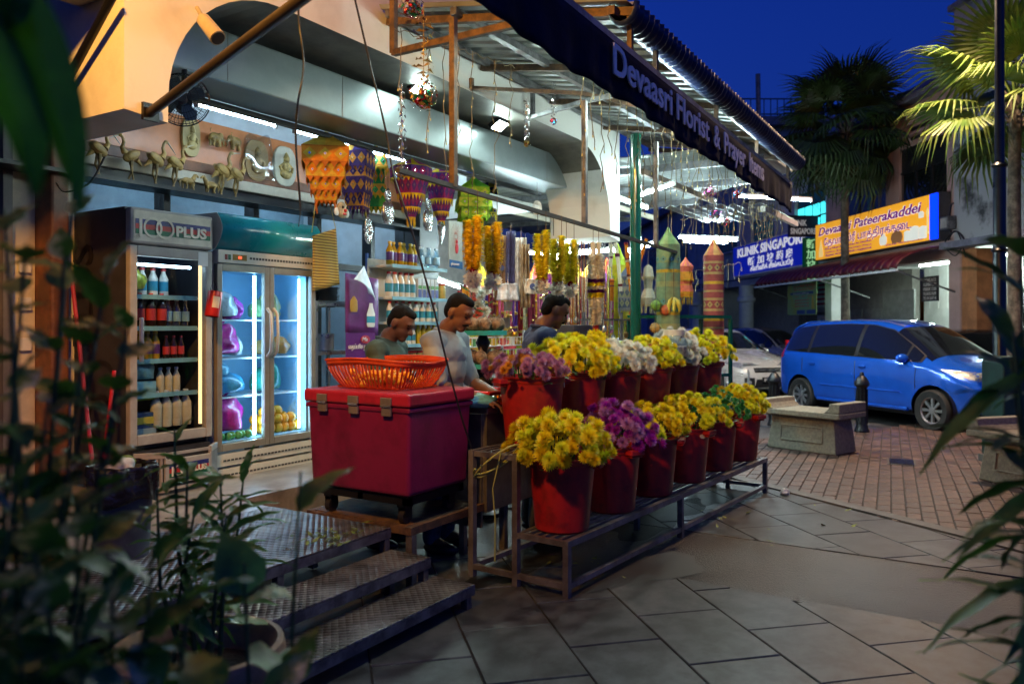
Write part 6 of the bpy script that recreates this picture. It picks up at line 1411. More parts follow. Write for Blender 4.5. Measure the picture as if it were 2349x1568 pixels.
for i, (px, py, r, h_, lidc, lab) in enumerate(((1546, 802, .115, .2, (.55, .55, .48), 'big round glass jar with white lid on the table'), (1455, 805, .07, .1, (.55, .02, .08), 'small jar with crimson lid left of the big jar'), (1490, 806, .08, .1, (.5, .03, .05), 'wide jar with red lid beside the big jar'))):
    p = PD(px, py, 6.5); p.z = 1.236; t = thing('glass_jar', lab, 'jar', p)
    MB().lathe([(.001, 0), (r * .9, 0), (r, .03), (r, h_ * .6), (r * .7, h_ * .85), (r * .7, h_ * .9)], 24, cap=False).build('glass', jg, t, smooth=50); MB().lathe([(.001, h_ * .9), (r * .76, h_ * .9), (r * .76, h_ * 1.12), (.001, h_ * 1.13)], 24, cap=False).build('lid', mat('lid_%d' % i, lidc, .4), t, smooth=40)
    MB().lathe([(.001, .006), (r * .85, .01), (r * .9, h_ * .45), (.001, h_ * .5)], 16, cap=False).build('contents', mat('jar_fill_%d' % i, (.45, .4, .28), .6, var=.3, sc=30), t, smooth=50)
# green mesh shelf with fruit
gs = PD(1560, 800, 7.9); t = thing('green_mesh_shelf', 'dark green metal mesh shelf frame at the end of the stall', 'shelf', (gs.x, gs.y, 0), R(-25))
for x in (-.5, .5):
    for y in (-.2, .2): MB().bar((x, y, 0), (x, y, 1.56), .03).build('post', greenp, t)
for z in (1.0, 1.58): 
    for y in (-.2, .2): MB().bar((-.5, y, z), (.5, y, z), .03).build('edge_rail', greenp, t)
    for x in (-.5, .5): MB().bar((x, -.2, z), (x, .2, z), .028).build('end_rail', greenp, t)
    m = MB()
    for k in range(28): m.bar((-.48 + k * .0355, -.19, z), (-.48 + k * .0355, .19, z), .005)
    for k in range(10): m.bar((-.49, -.18 + k * .04, z + .004), (.49, -.18 + k * .04, z + .004), .005)
    m.build('mesh', greenp, t)
for px, py, c, lab in ((1505, 700, (.25, .42, .05), 'green papier ball fruit hanging over the mesh shelf'), (1527, 711, (.55, .12, .04), 'orange papier ball fruit hanging over the mesh shelf'), (1503, 752, (.5, .28, .06), 'tan papier ball fruit under the mesh shelf')):
    p = PD(px, py, 7.3); t = thing('hanging_fruit', lab, 'ornament', p); o = MB(); o.sph((0, 0, 0), .05, 14, 9); o.build('fruit', mat('fruit_' + lab[:5], c, .5, var=.2, sc=14), t, smooth=50)
    m = MB()
    for k in range(7): a = 2 * PI * k / 7; m.tube([(.0515 * math.sin(q) * math.cos(a), .0515 * math.sin(q) * math.sin(a), .0515 * math.cos(q)) for q in (.2, .8, 1.57, 2.3, 2.9)], .003, 4)
    m.build('netting', fw_, t); MB().tube([(0, 0, .05), (0, 0, .35)], .002, 4).build('string', fw_, t)
p = PD(1545, 690, 7.3); t = thing('banana_bunch', 'bunch of small yellow bananas hanging over the mesh shelf', 'bananas', p)
bn = mat('banana_skin', (.50, .42, .05), .5, var=.2, sc=10)
for k in range(14):
    a = 2 * PI * k / 7; z = -.03 * (k // 7); r = .03
    MB().tube([(r * math.cos(a) * .4, r * math.sin(a) * .4, .03 + z), (r * 1.6 * math.cos(a), r * 1.6 * math.sin(a), z), (r * 2.2 * math.cos(a), r * 2.2 * math.sin(a), -.05 + z), (r * 1.9 * math.cos(a), r * 1.9 * math.sin(a), -.085 + z)], [.006, .014, .015, .004], 7).build('banana', bn, t, smooth=60)
MB().tube([(0, 0, .02), (0, 0, .3)], .006, 6).build('stalk', mat('stalk_brown', (.12, .1, .04), .7), t)

# ================================================================= PEOPLE
def remesh(mb, name, mats, parent, vox=.008, sm=6, classify=None):
    o = mb.build('tmp', mats[0]); md = o.modifiers.new('r', 'REMESH'); md.mode = 'VOXEL'; md.voxel_size = vox
    s_ = o.modifiers.new('s', 'SMOOTH'); s_.iterations = sm; s_.factor = .5
    me = bpy.data.meshes.new_from_object(o.evaluated_get(bpy.context.evaluated_depsgraph_get())); om = o.data
    bpy.data.objects.remove(o); bpy.data.meshes.remove(om)
    me.name = name; me.materials.clear()
    for x in mats: me.materials.append(x)
    me.polygons.foreach_set('use_smooth', [True] * len(me.polygons))
    me.polygons.foreach_set('material_index', [classify(p.center) if classify else 0 for p in me.polygons])
    return link(bpy.data.objects.new(name, me), parent)
def cap2(m, a, b, ra, rb_):
    a, b = Vector(a), Vector(b); m.tube([a, b], [ra, rb_], 14); m.sph(a, ra, 14, 9); m.sph(b, rb_, 14, 9)
def hand(m, w, d, up, s):
    """palm and five curled fingers from wrist w along d; up is the back of the hand"""
    w, d, up = Vector(w), Vector(d).normalized(), Vector(up).normalized(); sd = d.cross(up).normalized() * s
    M = Matrix((d, sd, up)).transposed()
    m.sph(w + d * .045, (.05, .042, .017), 12, 8, rot=M)
    for i, (o, L) in enumerate(((-.030, .062), (-.010, .072), (.010, .068), (.029, .054))):
        b = w + d * .08 + sd * o; k1 = b + d * L * .45 - up * .006; k2 = k1 + d * L * .32 - up * .02; k3 = k2 + d * L * .12 - up * .02
        for p, q, r1, r2 in ((b, k1, .0095, .009), (k1, k2, .009, .0085), (k2, k3, .0085, .0075)): cap2(m, p, q, r1, r2)
    b = w + d * .025 - sd * .035; k1 = b + d * .03 - sd * .018 - up * .01; k2 = k1 + d * .028 - up * .012
    for p, q in ((b, k1), (k1, k2)): cap2(m, p, q, .0105, .009)
skin = mat('brown_skin', (.17, .080, .044), .45, var=.1, sc=10, spec=.4); hairm = mat('black_hair', (.006, .005, .005), .75, var=.3, sc=60, bump=.4, bsc=160, spec=.12)
def person(loc, rz, label, shirt, trousers, bow, hs=1.0, arm=((.10, .25, 1.12), (.33, .12, 1.06)), sleeve=.95, moustache=True, lean=.05, larm=None):
    t = thing('person', label, 'person', loc, rz); t.scale = (hs, hs, hs)
    nk = Vector((lean + .0, 0, 1.49)); Rb = rot('Y', bow)
    def hp(x, y, z): return nk + Rb @ Vector((x, y, z))
    b = MB()
    tor = [((0, 0, .94), (.13, .165, .13)), ((lean * .3, 0, 1.08), (.118, .15, .13)), ((lean * .6, 0, 1.22), (.125, .165, .14)), ((lean * .85, 0, 1.34), (.12, .175, .12))]
    for c, r in tor: b.sph(c, r, 18, 12)
    sh = [Vector((lean - .01, s * .175, 1.405)) for s in (-1, 1)]
    cap2(b, sh[0], sh[1], .068, .068); cap2(b, (lean * .9, 0, 1.40), nk + Vector((.01, 0, .02)), .075, .060); cap2(b, nk, hp(.035, 0, .09), .058, .056)
    b.sph(hp(.030, 0, .175), (.093, .076, .098), 20, 14, rot=Rb); b.sph(hp(.062, 0, .105), (.066, .060, .068), 16, 10, rot=Rb); b.sph(hp(.098, 0, .055), (.030, .036, .026), 12, 8, rot=Rb)
    b.sph(hp(.104, 0, .175), (.030, .055, .030), 12, 8, rot=Rb)      # brow
    cap2(b, hp(.118, 0, .155), hp(.142, 0, .118), .011, .016); b.sph(hp(.125, .012, .112), .011, 8, 6); b.sph(hp(.125, -.012, .112), .011, 8, 6)
    b.sph(hp(.114, 0, .085), (.016, .026, .012), 10, 6, rot=Rb); b.sph(hp(.110, 0, .070), (.016, .024, .010), 10, 6, rot=Rb)
    for s in (-1, 1): b.sph(hp(.018, s * .080, .135), (.024, .010, .034), 10, 7, rot=Rb)
    el, wr = arm
    for i, s in enumerate((-1, 1)):
        e_, w_ = (el, wr) if (s < 0 or larm is None) else larm
        e, w = Vector((e_[0] + lean, s * e_[1], e_[2])), Vector((w_[0] + lean, s * w_[1], w_[2]))
        cap2(b, sh[i], e, .052, .042); cap2(b, e, e.lerp(w, .35), .042, .041); cap2(b, e.lerp(w, .35), w, .041, .028); hand(b, w, w - e, Vector((0, 0, 1)) if abs((w - e).normalized().z) < .9 else Vector((1, 0, 0)), s)
        hip, kn, an = Vector((0, s * .09, .90)), Vector((.02, s * .10, .49)), Vector((-.02, s * .10, .08))
        cap2(b, hip, kn, .088, .058); cap2(b, kn, kn.lerp(an, .35), .056, .057); cap2(b, kn.lerp(an, .35), an, .057, .04); cap2(b, an, (.14, s * .11, .035), .042, .032)
    remesh(b, 'body', [skin], t, .0075, 5)
    h = MB(); h.sph(hp(.016, 0, .190), (.090, .078, .090), 20, 14, rot=Rb); h.sph(hp(-.020, 0, .148), (.054, .067, .074), 16, 10, rot=Rb); h.sph(hp(.056, 0, .236), (.062, .060, .036), 14, 9, rot=Rb)
    remesh(h, 'hair', [hairm], t, .007, 3)
    for s in (-1, 1): MB().sph(hp(.112, s * .030, .148), (.010, .013, .008), 10, 7, rot=Rb).build('eye', mat('eye_dark', (.02, .015, .012), .2), t, smooth=60); MB().tube([hp(.118, s * .016, .172), hp(.120, s * .034, .177), hp(.108, s * .052, .168)], [.004, .006, .003], 6).build('eyebrow', hairm, t)
    if moustache: MB().tube([hp(.112, -.032, .088), hp(.130, -.012, .096), hp(.130, .012, .096), hp(.112, .032, .088)], [.004, .009, .009, .004], 7).build('moustache', hairm, t, smooth=60)
    c = MB()
    for p, r in tor: c.sph(p, tuple(x + .016 for x in r), 18, 12)
    c.sph((0, 0, .88), (.142, .175, .11), 18, 12)
    cap2(c, sh[0], sh[1], .082, .082); cap2(c, (lean * .9, 0, 1.40), nk + Vector((-.005, 0, -.035)), .085, .070)
    for i, s in enumerate((-1, 1)):
        e_, w_ = (el, wr) if (s < 0 or larm is None) else larm
        e = Vector((e_[0] + lean, s * e_[1], e_[2])); q = sh[i].lerp(e, sleeve); cap2(c, sh[i], q, .070, .066)
    so_ = remesh(c, 'shirt', [shirt], t, .010, 4); dm_ = so_.modifiers.new('folds', 'DISPLACE'); tx = bpy.data.textures.new('folds', 'CLOUDS'); tx.noise_scale = .085; tx.noise_depth = 1; dm_.texture = tx; dm_.strength = .020; dm_.mid_level = .45; dm_.texture_coords = 'LOCAL'
    MB().tube([nk + Vector((-.005 + .074 * math.cos(a), .072 * math.sin(a), -.012 + .018 * (1 - math.cos(a)) * .5 - .045 * max(0, math.cos(a)))) for a in [R(18 + 324 * k / 20) for k in range(21)]], [.012] * 21, 8).build('collar', shirt, t, smooth=60)
    pt_ = MB(); pt_.sph((0, 0, .92), (.138, .172, .12), 18, 12)
    for s in (-1, 1):
        hip, kn, an = Vector((0, s * .09, .90)), Vector((.02, s * .10, .49)), Vector((-.02, s * .10, .10)); cap2(pt_, hip, kn, .098, .074); cap2(pt_, kn, an, .074, .062)
    remesh(pt_, 'trousers', [trousers], t, .012, 3)
    for s in (-1, 1): MB().sph((.06, s * .11, .035), (.135, .05, .045), 12, 8).build('sandal', dark, t, smooth=60)
    return t
def shirtm(n, c): return mat(n, c, .8, var=.05, sc=9, bump=.3, bsc=12)
jeans = mat('blue_jeans', (.05, .09, .15), .8, var=.25, sc=14); dktr = mat('dark_trousers', (.02, .02, .025), .8)
RZR = math.atan2(RT.y, RT.x)
def stand(px, d_, z=0): p = PD(px, HZ, d_); return Vector((p.x, p.y, z))
person(stand(1012, 5.35), RZR - R(24), 'man in pale grey short sleeved shirt bending over the counter', shirtm('grey_shirt', (.30, .34, .33)), jeans, R(26), .985, ((.07, .23, 1.13), (.34, .13, 1.04)), .9, lean=.04)
person(stand(872, 5.45), RZR - R(16), 'man in dark green shirt with bowed head behind the cooler chest', shirtm('green_shirt', (.035, .065, .055)), dktr, R(30), .945, ((.06, .23, 1.12), (.33, .14, 1.02)), .95, moustache=False, lean=.06)
person(stand(1228, 5.75), RZR + R(14), 'man in navy shirt standing with bowed head under the lemon garlands', shirtm('navy_shirt', (.022, .032, .085)), dktr, R(28), 1.0, ((.05, .24, 1.13), (.26, .17, .98)), .95, lean=.05)
w = stand(1012, 5.35)
# ================================================================= CARS
from mathutils.bvhtree import BVHTree
def pl(tab, x):
    if x <= tab[0][0]: return tab[0][1]
    for (a, b), (c, d) in zip(tab, tab[1:]):
        if x <= c: return lerp(b, d, (x - a) / (c - a))
    return tab[-1][1]
tyre_m = mat('tyre_rubber', (.012, .012, .012), .8, var=.2, sc=30); rim_m = mat('alloy_rim', (.42, .42, .43), .3, .8, var=.05)
tint = mat('tinted_glass', (.006, .008, .010), .03, var=0, spec=.8, coat=1); trimb = mat('black_trim', (.015, .015, .016), .35)
lampg = mat('headlamp_glass', (.55, .58, .60), .08, .6, var=.25, sc=40, bump=.4, bsc=60, coat=1); redl = mat('tail_lamp_red', (.35, .008, .008), .15, coat=1)
tyre_me = MB().lathe([(.19, -.085), (.275, -.095), (.298, -.07), (.302, 0), (.298, .07), (.275, .095), (.19, .085)], 32, cap=False).mesh('tyre', tyre_m, 50)
rmb = MB(); rmb.lathe([(.205, -.07), (.205, .06), (.19, .075), (.175, .06), (.175, -.07)], 28, cap=False)
for k in range(8):
    a = 2 * PI * k / 8; u, v = Vector((math.cos(a), math.sin(a), 0)), Vector((-math.sin(a), math.cos(a), 0)); z0, z1 = Vector((0, 0, .035)), Vector((0, 0, .065))
    rmb.add([u * .03 - v * .012 + z1, u * .03 + v * .012 + z1, u * .19 + v * .022 + z1 * .9, u * .19 - v * .022 + z1 * .9, u * .03 - v * .018 + z0, u * .03 + v * .018 + z0, u * .19 + v * .03 + z0, u * .19 - v * .03 + z0], [(0, 1, 2, 3), (0, 3, 7, 4), (1, 5, 6, 2), (3, 2, 6, 7)])
rmb.lathe([(.001, .03), (.05, .03), (.045, .07), (.001, .075)], 14, cap=False)
rim_me = rmb.mesh('rim', rim_m, 35); disc_me = MB().lathe([(.001, -.01), (.175, -.01), (.175, .0), (.001, .001)], 24, cap=False).mesh('brake_disc', blackm)
MPV = dict(top=[(-2.06, .90), (-2.01, 1.12), (-1.90, 1.42), (-1.70, 1.555), (-1.2, 1.60), (-.5, 1.625), (.1, 1.61), (.50, 1.53), (.95, 1.28), (1.32, 1.06), (1.55, .99), (1.80, .90), (1.98, .78), (2.08, .62), (2.11, .5)],
           w=[(-2.06, .66), (-1.98, .76), (-1.7, .825), (-1.0, .845), (.6, .85), (1.3, .84), (1.62, .80), (1.85, .72), (2.0, .60), (2.11, .42)], belt=[(-2.1, 1.06), (0, 1.0), (1.4, .95), (2.2, .6)], ax=(-1.36, 1.39), dlo=(-1.80, 1.18), post=((-1.20, -1.13), (-.10, -.02), (.88, .92)), ws=(.56, 1.30), hl=(1.50, 1.98, .73, .90), rw=None)
SED = dict(top=[(-2.1, .75), (-2.08, .95), (-1.95, 1.06), (-1.55, 1.10), (-1.25, 1.16), (-.75, 1.40), (-.35, 1.465), (.2, 1.45), (.45, 1.39), (.85, 1.17), (1.15, 1.0), (1.5, .93), (1.85, .83), (2.05, .68), (2.1, .5)],
           w=MPV['w'], belt=[(-2.1, .98), (0, .93), (1.4, .88), (2.2, .6)], ax=(-1.30, 1.32), dlo=(-1.15, .98), post=((-.85, -.80), (-.05, .02), (.72, .76)), ws=(.48, 1.12), hl=(1.55, 1.98, .66, .80), rw=(-1.20, -.72))
def car(loc, rz, label, P, paint, plate='', detail=True):
    t = thing('parked_car', label, 'car', loc, rz, 'parked cars')
    xs = [-2.06, -2.03, -1.97, -1.88, -1.75, -1.6, -1.36, -1.1, -.8, -.5, -.2, .1, .35, .55, .75, .95, 1.15, 1.35, 1.55, 1.72, 1.87, 1.98, 2.06, 2.10]
    m = MB(); ring = []
    for x in xs:
        zt, wd = pl(P['top'], x), pl(P['w'], x); zb = min(pl(P['belt'], x), zt - .05); g_ = max(0, min(1, (zt - zb) / .5))
        wr = wd * lerp(.80, .745, g_); zl = .24 if -1.9 < x < 1.9 else .30
        half = [(0, zt + .012), (wr * .6, zt + .004), (wr * .93, zt - .03), (lerp(wd * .92, wd * .955, g_), lerp(zb, zb + .02, g_)), (wd * .985, zb - .06), (wd, min(.74, zb - .09)), (wd * .985, .50), (wd * .975, .34), (wd * .93, zl), (wd * .5, zl - .02), (0, zl - .02)]
        ring.append([(x, -y, z) for y, z in half] + [(x, y, z) for y, z in reversed(half[1:-1])])
    n = len(ring[0]); vs = [p for r in ring for p in r]
    fs = [(i * n + k, i * n + (k + 1) % n, (i + 1) * n + (k + 1) % n, (i + 1) * n + k) for i in range(len(xs) - 1) for k in range(n)] + [tuple(range(n)), tuple(range((len(xs) - 1) * n, len(xs) * n))]
    m.add(vs, fs); bo = m.build('tmp', paint, sub=3 if detail else 2)
    me = bpy.data.meshes.new_from_object(bo.evaluated_get(bpy.context.evaluated_depsgraph_get())); d_ = bo.data; bpy.data.objects.remove(bo); bpy.data.meshes.remove(d_)
    bm = bmesh.new(); bm.from_mesh(me); RA = .352
    for ax in P['ax']:
        kill = [f for f in bm.faces if abs(f.calc_center_median().y) > .42 and (f.calc_center_median().x - ax) ** 2 + (f.calc_center_median().z - .315) ** 2 < RA * RA]
        bmesh.ops.delete(bm, geom=kill, context='FACES')
        for v in bm.verts:
            if v.is_boundary and abs(v.co.y) > .42:
                dx, dz = v.co.x - ax, v.co.z - .315; r_ = math.hypot(dx, dz)
                if .2 < r_ < .46: v.co.x = ax + dx / r_ * RA; v.co.z = .315 + dz / r_ * RA
    bm.to_mesh(me); bm.free()
    for ax in P['ax']:
        for s in (-1, 1):
            MB().grid(lambda u, v: (ax + RA * 1.0 * math.cos(u * PI * 1.16 - .25), s * lerp(.45, .80, v), .315 + RA * 1.0 * math.sin(u * PI * 1.16 - .25)), 22, 2).build('wheel_well', trimb, t, smooth=50)
            MB().lathe([(.001, 0), (RA, 0), (RA, .01), (.001, .011)], 28, cap=False).build('well_liner', trimb, t).matrix_basis = Matrix.Translation((ax, s * .45, .315)) @ Matrix.Rotation(R(90), 4, 'X')
    me.name = 'body'; me.polygons.foreach_set('use_smooth', [True] * len(me.polygons)); me.set_sharp_from_angle(angle=R(38)); me.materials.clear(); me.materials.append(paint)
    for p in me.polygons: p.material_index = 0
    link(bpy.data.objects.new('body', me), t)
    bv_ = BVHTree.FromPolygons([v.co for v in me.vertices], [p.vertices[:] for p in me.polygons])
    def side(x, z, s, e=.006):
        h = bv_.ray_cast(Vector((x, s * 3, z)), Vector((0, -s, 0)))
        return (h[0] + Vector((0, s * e, 0))) if h[0] else Vector((x, s * .6, z))
    def topp(x, y, e=.006):
        h = bv_.ray_cast(Vector((x, y, 4)), Vector((0, 0, -1))); return (h[0] + h[1] * e * (1 if h[1].z > 0 else -1)) if h[0] else Vector((x, y, 1))
    def front(y, z, e=.006, sg=1):
        h = bv_.ray_cast(Vector((sg * 4, y, z)), Vector((-sg, 0, 0))); return (h[0] + Vector((sg * e, 0, 0))) if h[0] else Vector((sg * 2, y, z))
    def zlo(x): return pl(P['belt'], x) + .035
    def zhi(x): return max(zlo(x) + .02, pl(P['top'], x) - .085)
    def spatch(nm, x0, x1, lo, hi, s, m_, e, nx=14, nz=6, par=t): return MB().grid(lambda u, v: side(lerp(x0, x1, u), lerp(lo(lerp(x0, x1, u)), hi(lerp(x0, x1, u)), v), s, e), nx, nz).build(nm, m_, par, smooth=40)
    for s in (-1, 1):
        base = spatch('window_trim', P['dlo'][0], P['dlo'][1], lambda x: zlo(x) - .012, lambda x: zhi(x) + .012, s, trimb, .010, 44, 12)
        ed = [P['dlo'][0] + .03] + [q for a in P['post'] for q in a] + [P['dlo'][1] - .04]
        for a, b in zip(ed[0::2], ed[1::2]):
            if b - a > .08: spatch('window', a, b, zlo, zhi, s, tint, .016, 26, 12)
        if detail:
            for x in (P['post'][0][0] - .10, P['post'][1][0] + .04, P['post'][2][0] + .24):
                MB().tube([side(x + (.0 if z > .5 else .0), z, s, .001) for z in [.30 + .06 * k for k in range(12)] if z < pl(P['belt'], x)], .0065, 5).build('door_seam', trimb, t)
            MB().tube([side(x, .53, s, .004) for x in [-.85 + .1 * k for k in range(18)]], .014, 6).build('side_moulding', paint, t, smooth=60)
            MB().tube([side(x, .285, s, .0) for x in [-.95 + .1 * k for k in range(20)]], .035, 8).build('side_skirt', paint, t, smooth=60)
            for x in (P['post'][0][0] + .16, P['post'][1][0] + .2):
                p = side(x, .87, s, .012); o = MB(); o.sph(p, (.085, .008, .04), 14, 7); o.build('handle_recess', trimb if False else paint, t, smooth=60); MB().tube([p + Vector((-.08, s * .012, .005)), p + Vector((0, s * .03, .008)), p + Vector((.08, s * .012, .005))], .012, 7).build('door_handle', paint, t, smooth=60)
        p = side(P['post'][2][0] + .02, zlo(.9) + .03, s, .09); o = MB().sph(p, (.075, .11, .07), 16, 10).build('mirror', paint, t, smooth=60); MB().tube([p - Vector((0, s * .1, .04)), p], .018, 6).build('stalk', trimb, o)
        x0, x1, z0, z1 = P['hl']; spatch('headlight', x0, x1, lambda x: lerp(z1 - .01, z0, (x - x0) / (x1 - x0)), lambda x: lerp(z1 + .0, z0 + .12, (x - x0) / (x1 - x0)), s, lampg, .006, 12, 6)
        spatch('tail_light', -2.02, -1.86, lambda x: .95, lambda x: 1.25 if P is MPV else 1.0, s, redl, .006, 6, 6)
        o = MB().sph(front(s * .50, .40, .0), (.03, .07, .055), 12, 8).build('fog_lamp', lampg, t, smooth=60)
        MB().grid(lambda u, v: front(s * lerp(.40, .58, u), lerp(.33, .50, v), .004), 6, 5).build('fog_recess', trimb, t)
    MB().grid(lambda u, v: topp(lerp(P['ws'][0], P['ws'][1], v), (2 * u - 1) * lerp(.56, .70, v), .005), 16, 10).build('windscreen', tint, t, smooth=50)
    if P['rw']: MB().grid(lambda u, v: topp(lerp(P['rw'][0], P['rw'][1], v), (2 * u - 1) * lerp(.62, .52, v), .005), 14, 8).build('rear_window', tint, t, smooth=50)
    else:
        MB().grid(lambda u, v: front((2 * u - 1) * .55, lerp(1.08, 1.40, v), .006, -1), 12, 8).build('rear_window', tint, t, smooth=50)
        MB().grid(lambda u, v: topp(lerp(-1.9, -1.62, v), (2 * u - 1) * .52, .03), 8, 4).build('spoiler', paint, t, thick=.02, smooth=50)
    MB().grid(lambda u, v: front((2 * u - 1) * lerp(.42, .36, v), lerp(.27, .47, v), .005), 12, 6).build('lower_grille', trimb, t)
    o = MB().grid(lambda u, v: front((2 * u - 1) * .38, lerp(.60, .69, v), .006), 12, 5).build('upper_grille', trimb, t)
    MB().tube([front((2 * u / 10 - 1) * .36, .645, .015) for u in range(11)], .009, 6).build('chrome_bar', alu, o)
    pp = front(0, .44, .03)
    pt = bxo('number_plate', dark, t, pp.x - .01, pp.x + .004, -.25, .25, .41, .51)
    if plate: text(plate, .085, white, pt, (pp.x + .006, -.22, .43), (0, 1, 0), UP, w=.42, ext=.001)
    for ax in P['ax']:
        for s in (-1, 1):
            wh_ = link(bpy.data.objects.new('wheel', disc_me), t); wh_.location = (ax, s * .745, .302); wh_.rotation_euler = (R(-90 * s), 0, 0)
            for me_, nm in ((tyre_me, 'tyre'), (rim_me, 'rim')): link(bpy.data.objects.new(nm, me_), wh_)
    bxo('underbody', dark, t, -1.7, 1.7, -.6, .6, .18, .3)
    return t
bluep = mat('blue_metallic', (.008, .10, .62), .22, .35, var=.04, coat=1); whp = mat('pearl_white', (.55, .54, .52), .25, .1, var=.03, coat=1); slp = mat('silver_grey', (.30, .29, .30), .25, .5, var=.04, coat=1); prp = mat('mauve_grey', (.20, .17, .22), .25, .4, var=.04, coat=1)
fr_, re_ = GZ(2130, 985), GZ(1833, 941)
hdg = math.atan2((fr_ - re_).y, (fr_ - re_).x); mid = (fr_ + re_) / 2
nrm = Vector((math.sin(hdg), -math.cos(hdg), 0)); nrm = nrm if nrm.dot(FW) > 0 else -nrm
ctr = mid + nrm * .84
car((ctr.x, ctr.y, -.028), hdg, 'bright blue compact people carrier with tinted windows and alloy wheels', MPV, bluep, 'PKN 7')
hv = Vector((math.cos(hdg), math.sin(hdg), 0))
c2 = PD(1772, HZ, 15.6) - hv * 2.1; car((c2.x, c2.y, -.028), hdg, 'pearl white saloon car parked behind the blue car, nose visible', SED, whp, 'PHA 4')
c3 = PD(1800, HZ, 21.5) - hv * 1.0; car((c3.x, c3.y, -.028), hdg + R(12), 'silver saloon car parked beyond the white one', SED, slp, detail=False)
c4 = PD(1725, HZ, 25.5) - hv * 1.0; car((c4.x, c4.y, -.028), hdg + R(5), 'mauve grey saloon car farthest along the row', SED, prp, detail=False)
c5 = PD(2245, HZ, 14.6); car((c5.x - .3, c5.y, -.028), hdg + R(60), 'dark car half hidden behind the leaves at the right', SED, mat('dark_car_paint', (.02, .02, .025), .25, .3, coat=1), detail=False)

# ================================================================= BENCHES, BOLLARDS
stone = mat('pebble_concrete', (.20, .185, .14), .8, var=.15, sc=30, bump=.6, bsc=110)
def bench(loc, rz, label, L=.90, D=.48):
    t = thing('stone_bench', label, 'bench', loc, rz, 'stone benches on the brick paving')
    MB().bx(-L / 2, L / 2, -D / 2, D / 2, 0, .40, tx=.05, ty=.04).build('pedestal', stone, t, bevel=.012)
    MB().bx(-L / 2 - .08, L / 2 + .08, -D / 2 - .07, D / 2 + .07, .415, .485).build('seat', stone, t, bevel=.015, seg=3)
    MB().bx(-L / 2 + .0, L / 2 - .0, -D / 2 - .01, D / 2 + .01, .40, .4145).build('neck', stone, t)
    for s in (-1, 1):
        p = [(0, 0), (.20, 0), (.17, .02), (.13, .06), (.12, .11), (0, .11)]
        o = MB(); o.prism(p, D + .13, (s * (L / 2 + .078), -(D / 2 + .065) * s, .4855), (-s, 0, 0), (0, 0, 1)); o.build('end_scroll', stone, t, bevel=.01)
    for y, s in ((-D / 2, -1), (D / 2, 1)):
        f = MB()
        for a, b in (((-.27, .12), (.27, .12)), ((.27, .12), (.27, .29)), ((.27, .29), (-.27, .29)), ((-.27, .29), (-.27, .12))):
            def q(p): return (p[0], y - s * (p[1] / .40 * .04) + s * .004, p[1])
            f.bar(q(a), q(b), .014, .018)
        f.build('panel_moulding', stone, t, bevel=.004)
cn, lf, rg = Vector((9.75, 1.757)), Vector((10.04, 2.595)), Vector((10.15, 1.483))
cc = (lf + rg) / 2; ang = math.atan2((lf - cn).y, (lf - cn).x)
bench((cc.x, cc.y, 0), ang, 'stone bench with scroll ends in front of the blue car')
a_, b_ = GZ(2238, 1098), GZ(2349, 1122); dd = (b_ - a_).normalized(); pn = Vector((-dd.y, dd.x, 0)); pn = pn if pn.dot(FW) > 0 else -pn; cc = a_ + dd * .46 + pn * .26
bench((cc.x, cc.y, 0), math.atan2(dd.y, dd.x), 'stone bench cut by the right edge of the view')
def bollard(loc, label):
    t = thing('bollard', label, 'bollard', loc, 0, 'black iron bollards')
    MB().lathe([(.10, 0), (.10, .03), (.088, .05), (.082, .08), (.075, .1), (.07, .62), (.075, .63)], 20).build('shaft', blackm, t, smooth=35)
    for k in range(10): a = 2 * PI * k / 10; MB().tube([(.073 * math.cos(a), .073 * math.sin(a), .12), (.07 * math.cos(a), .07 * math.sin(a), .60)], .009, 5).build('flute', blackm, t)
    MB().lathe([(.075, .63), (.102, .66), (.102, .69), (.085, .72), (.055, .77), (.03, .79), (.032, .81), (.02, .835), (.001, .84)], 20).build('cap', blackm, t, smooth=40)
p = GZ(1977, 990); bollard((p.x, p.y, 0), 'black iron bollard before the blue car door'); p = PD(1776, HZ, 11.9); bollard((p.x, p.y, 0), 'black iron bollard before the rear of the blue car')
# little wire trolley by the white car
p = PD(1690, HZ, 10.6); t = thing('wire_cage', 'small wire cage standing beyond the far bucket', 'cage', (p.x, p.y, 0), .3)
m = MB()
for k in range(9): x = -.2 + k * .05; m.tube([(x, -.15, .35), (x, -.15, .85)], .005, 4); m.tube([(x, .15, .35), (x, .15, .85)], .005, 4)
for z in (.35, .48, .6, .72, .84): m.tube([(-.2, -.15, z), (.2, -.15, z), (.2, .15, z), (-.2, .15, z), (-.2, -.15, z)], .005, 4)
m.build('wire_mesh', alu, t)
for x in (-.2, .2):
    for y in (-.15, .15): MB().tube([(x, y, 0), (x, y, .9)], .009, 5).build('leg', alu, t)

# ================================================================= BUILDINGS ACROSS THE STREET
P0 = FW * 14.5 + RT * 8.2; bd = (FW - RT * .075).normalized(); BR = math.atan2(bd.y, bd.x); KX = 1.0028
def fx(px): return (9.2875 / (tt(px) + .075) - 14.5) * KX
def fz(px, py): return H + (HZ - py) / F * 9.2875 / (tt(px) + .075)
pinkw = mat('pink_plaster', (.48, .31, .29), .75, var=.15, sc=1.5, bump=.08, c2=(.38, .24, .22)); paleb = mat('pale_blue_plaster', (.40, .41, .46), .75, var=.12, sc=1.5, bump=.08)
stainw = mat('mould_stained_plaster', (.30, .30, .31), .8, var=.5, sc=1.1, bump=.1, c2=(.035, .035, .038), cmin=.36, cmax=.47)
darkop = mat('dark_opening', (.008, .008, .009), .5); cyanl = mat('cyan_lit_pane', (.1, .8, .8), em=1.5, emc=(.06, .75, .78)); slateg = mat('slate_band', (.16, .16, .20), .7, var=.2)
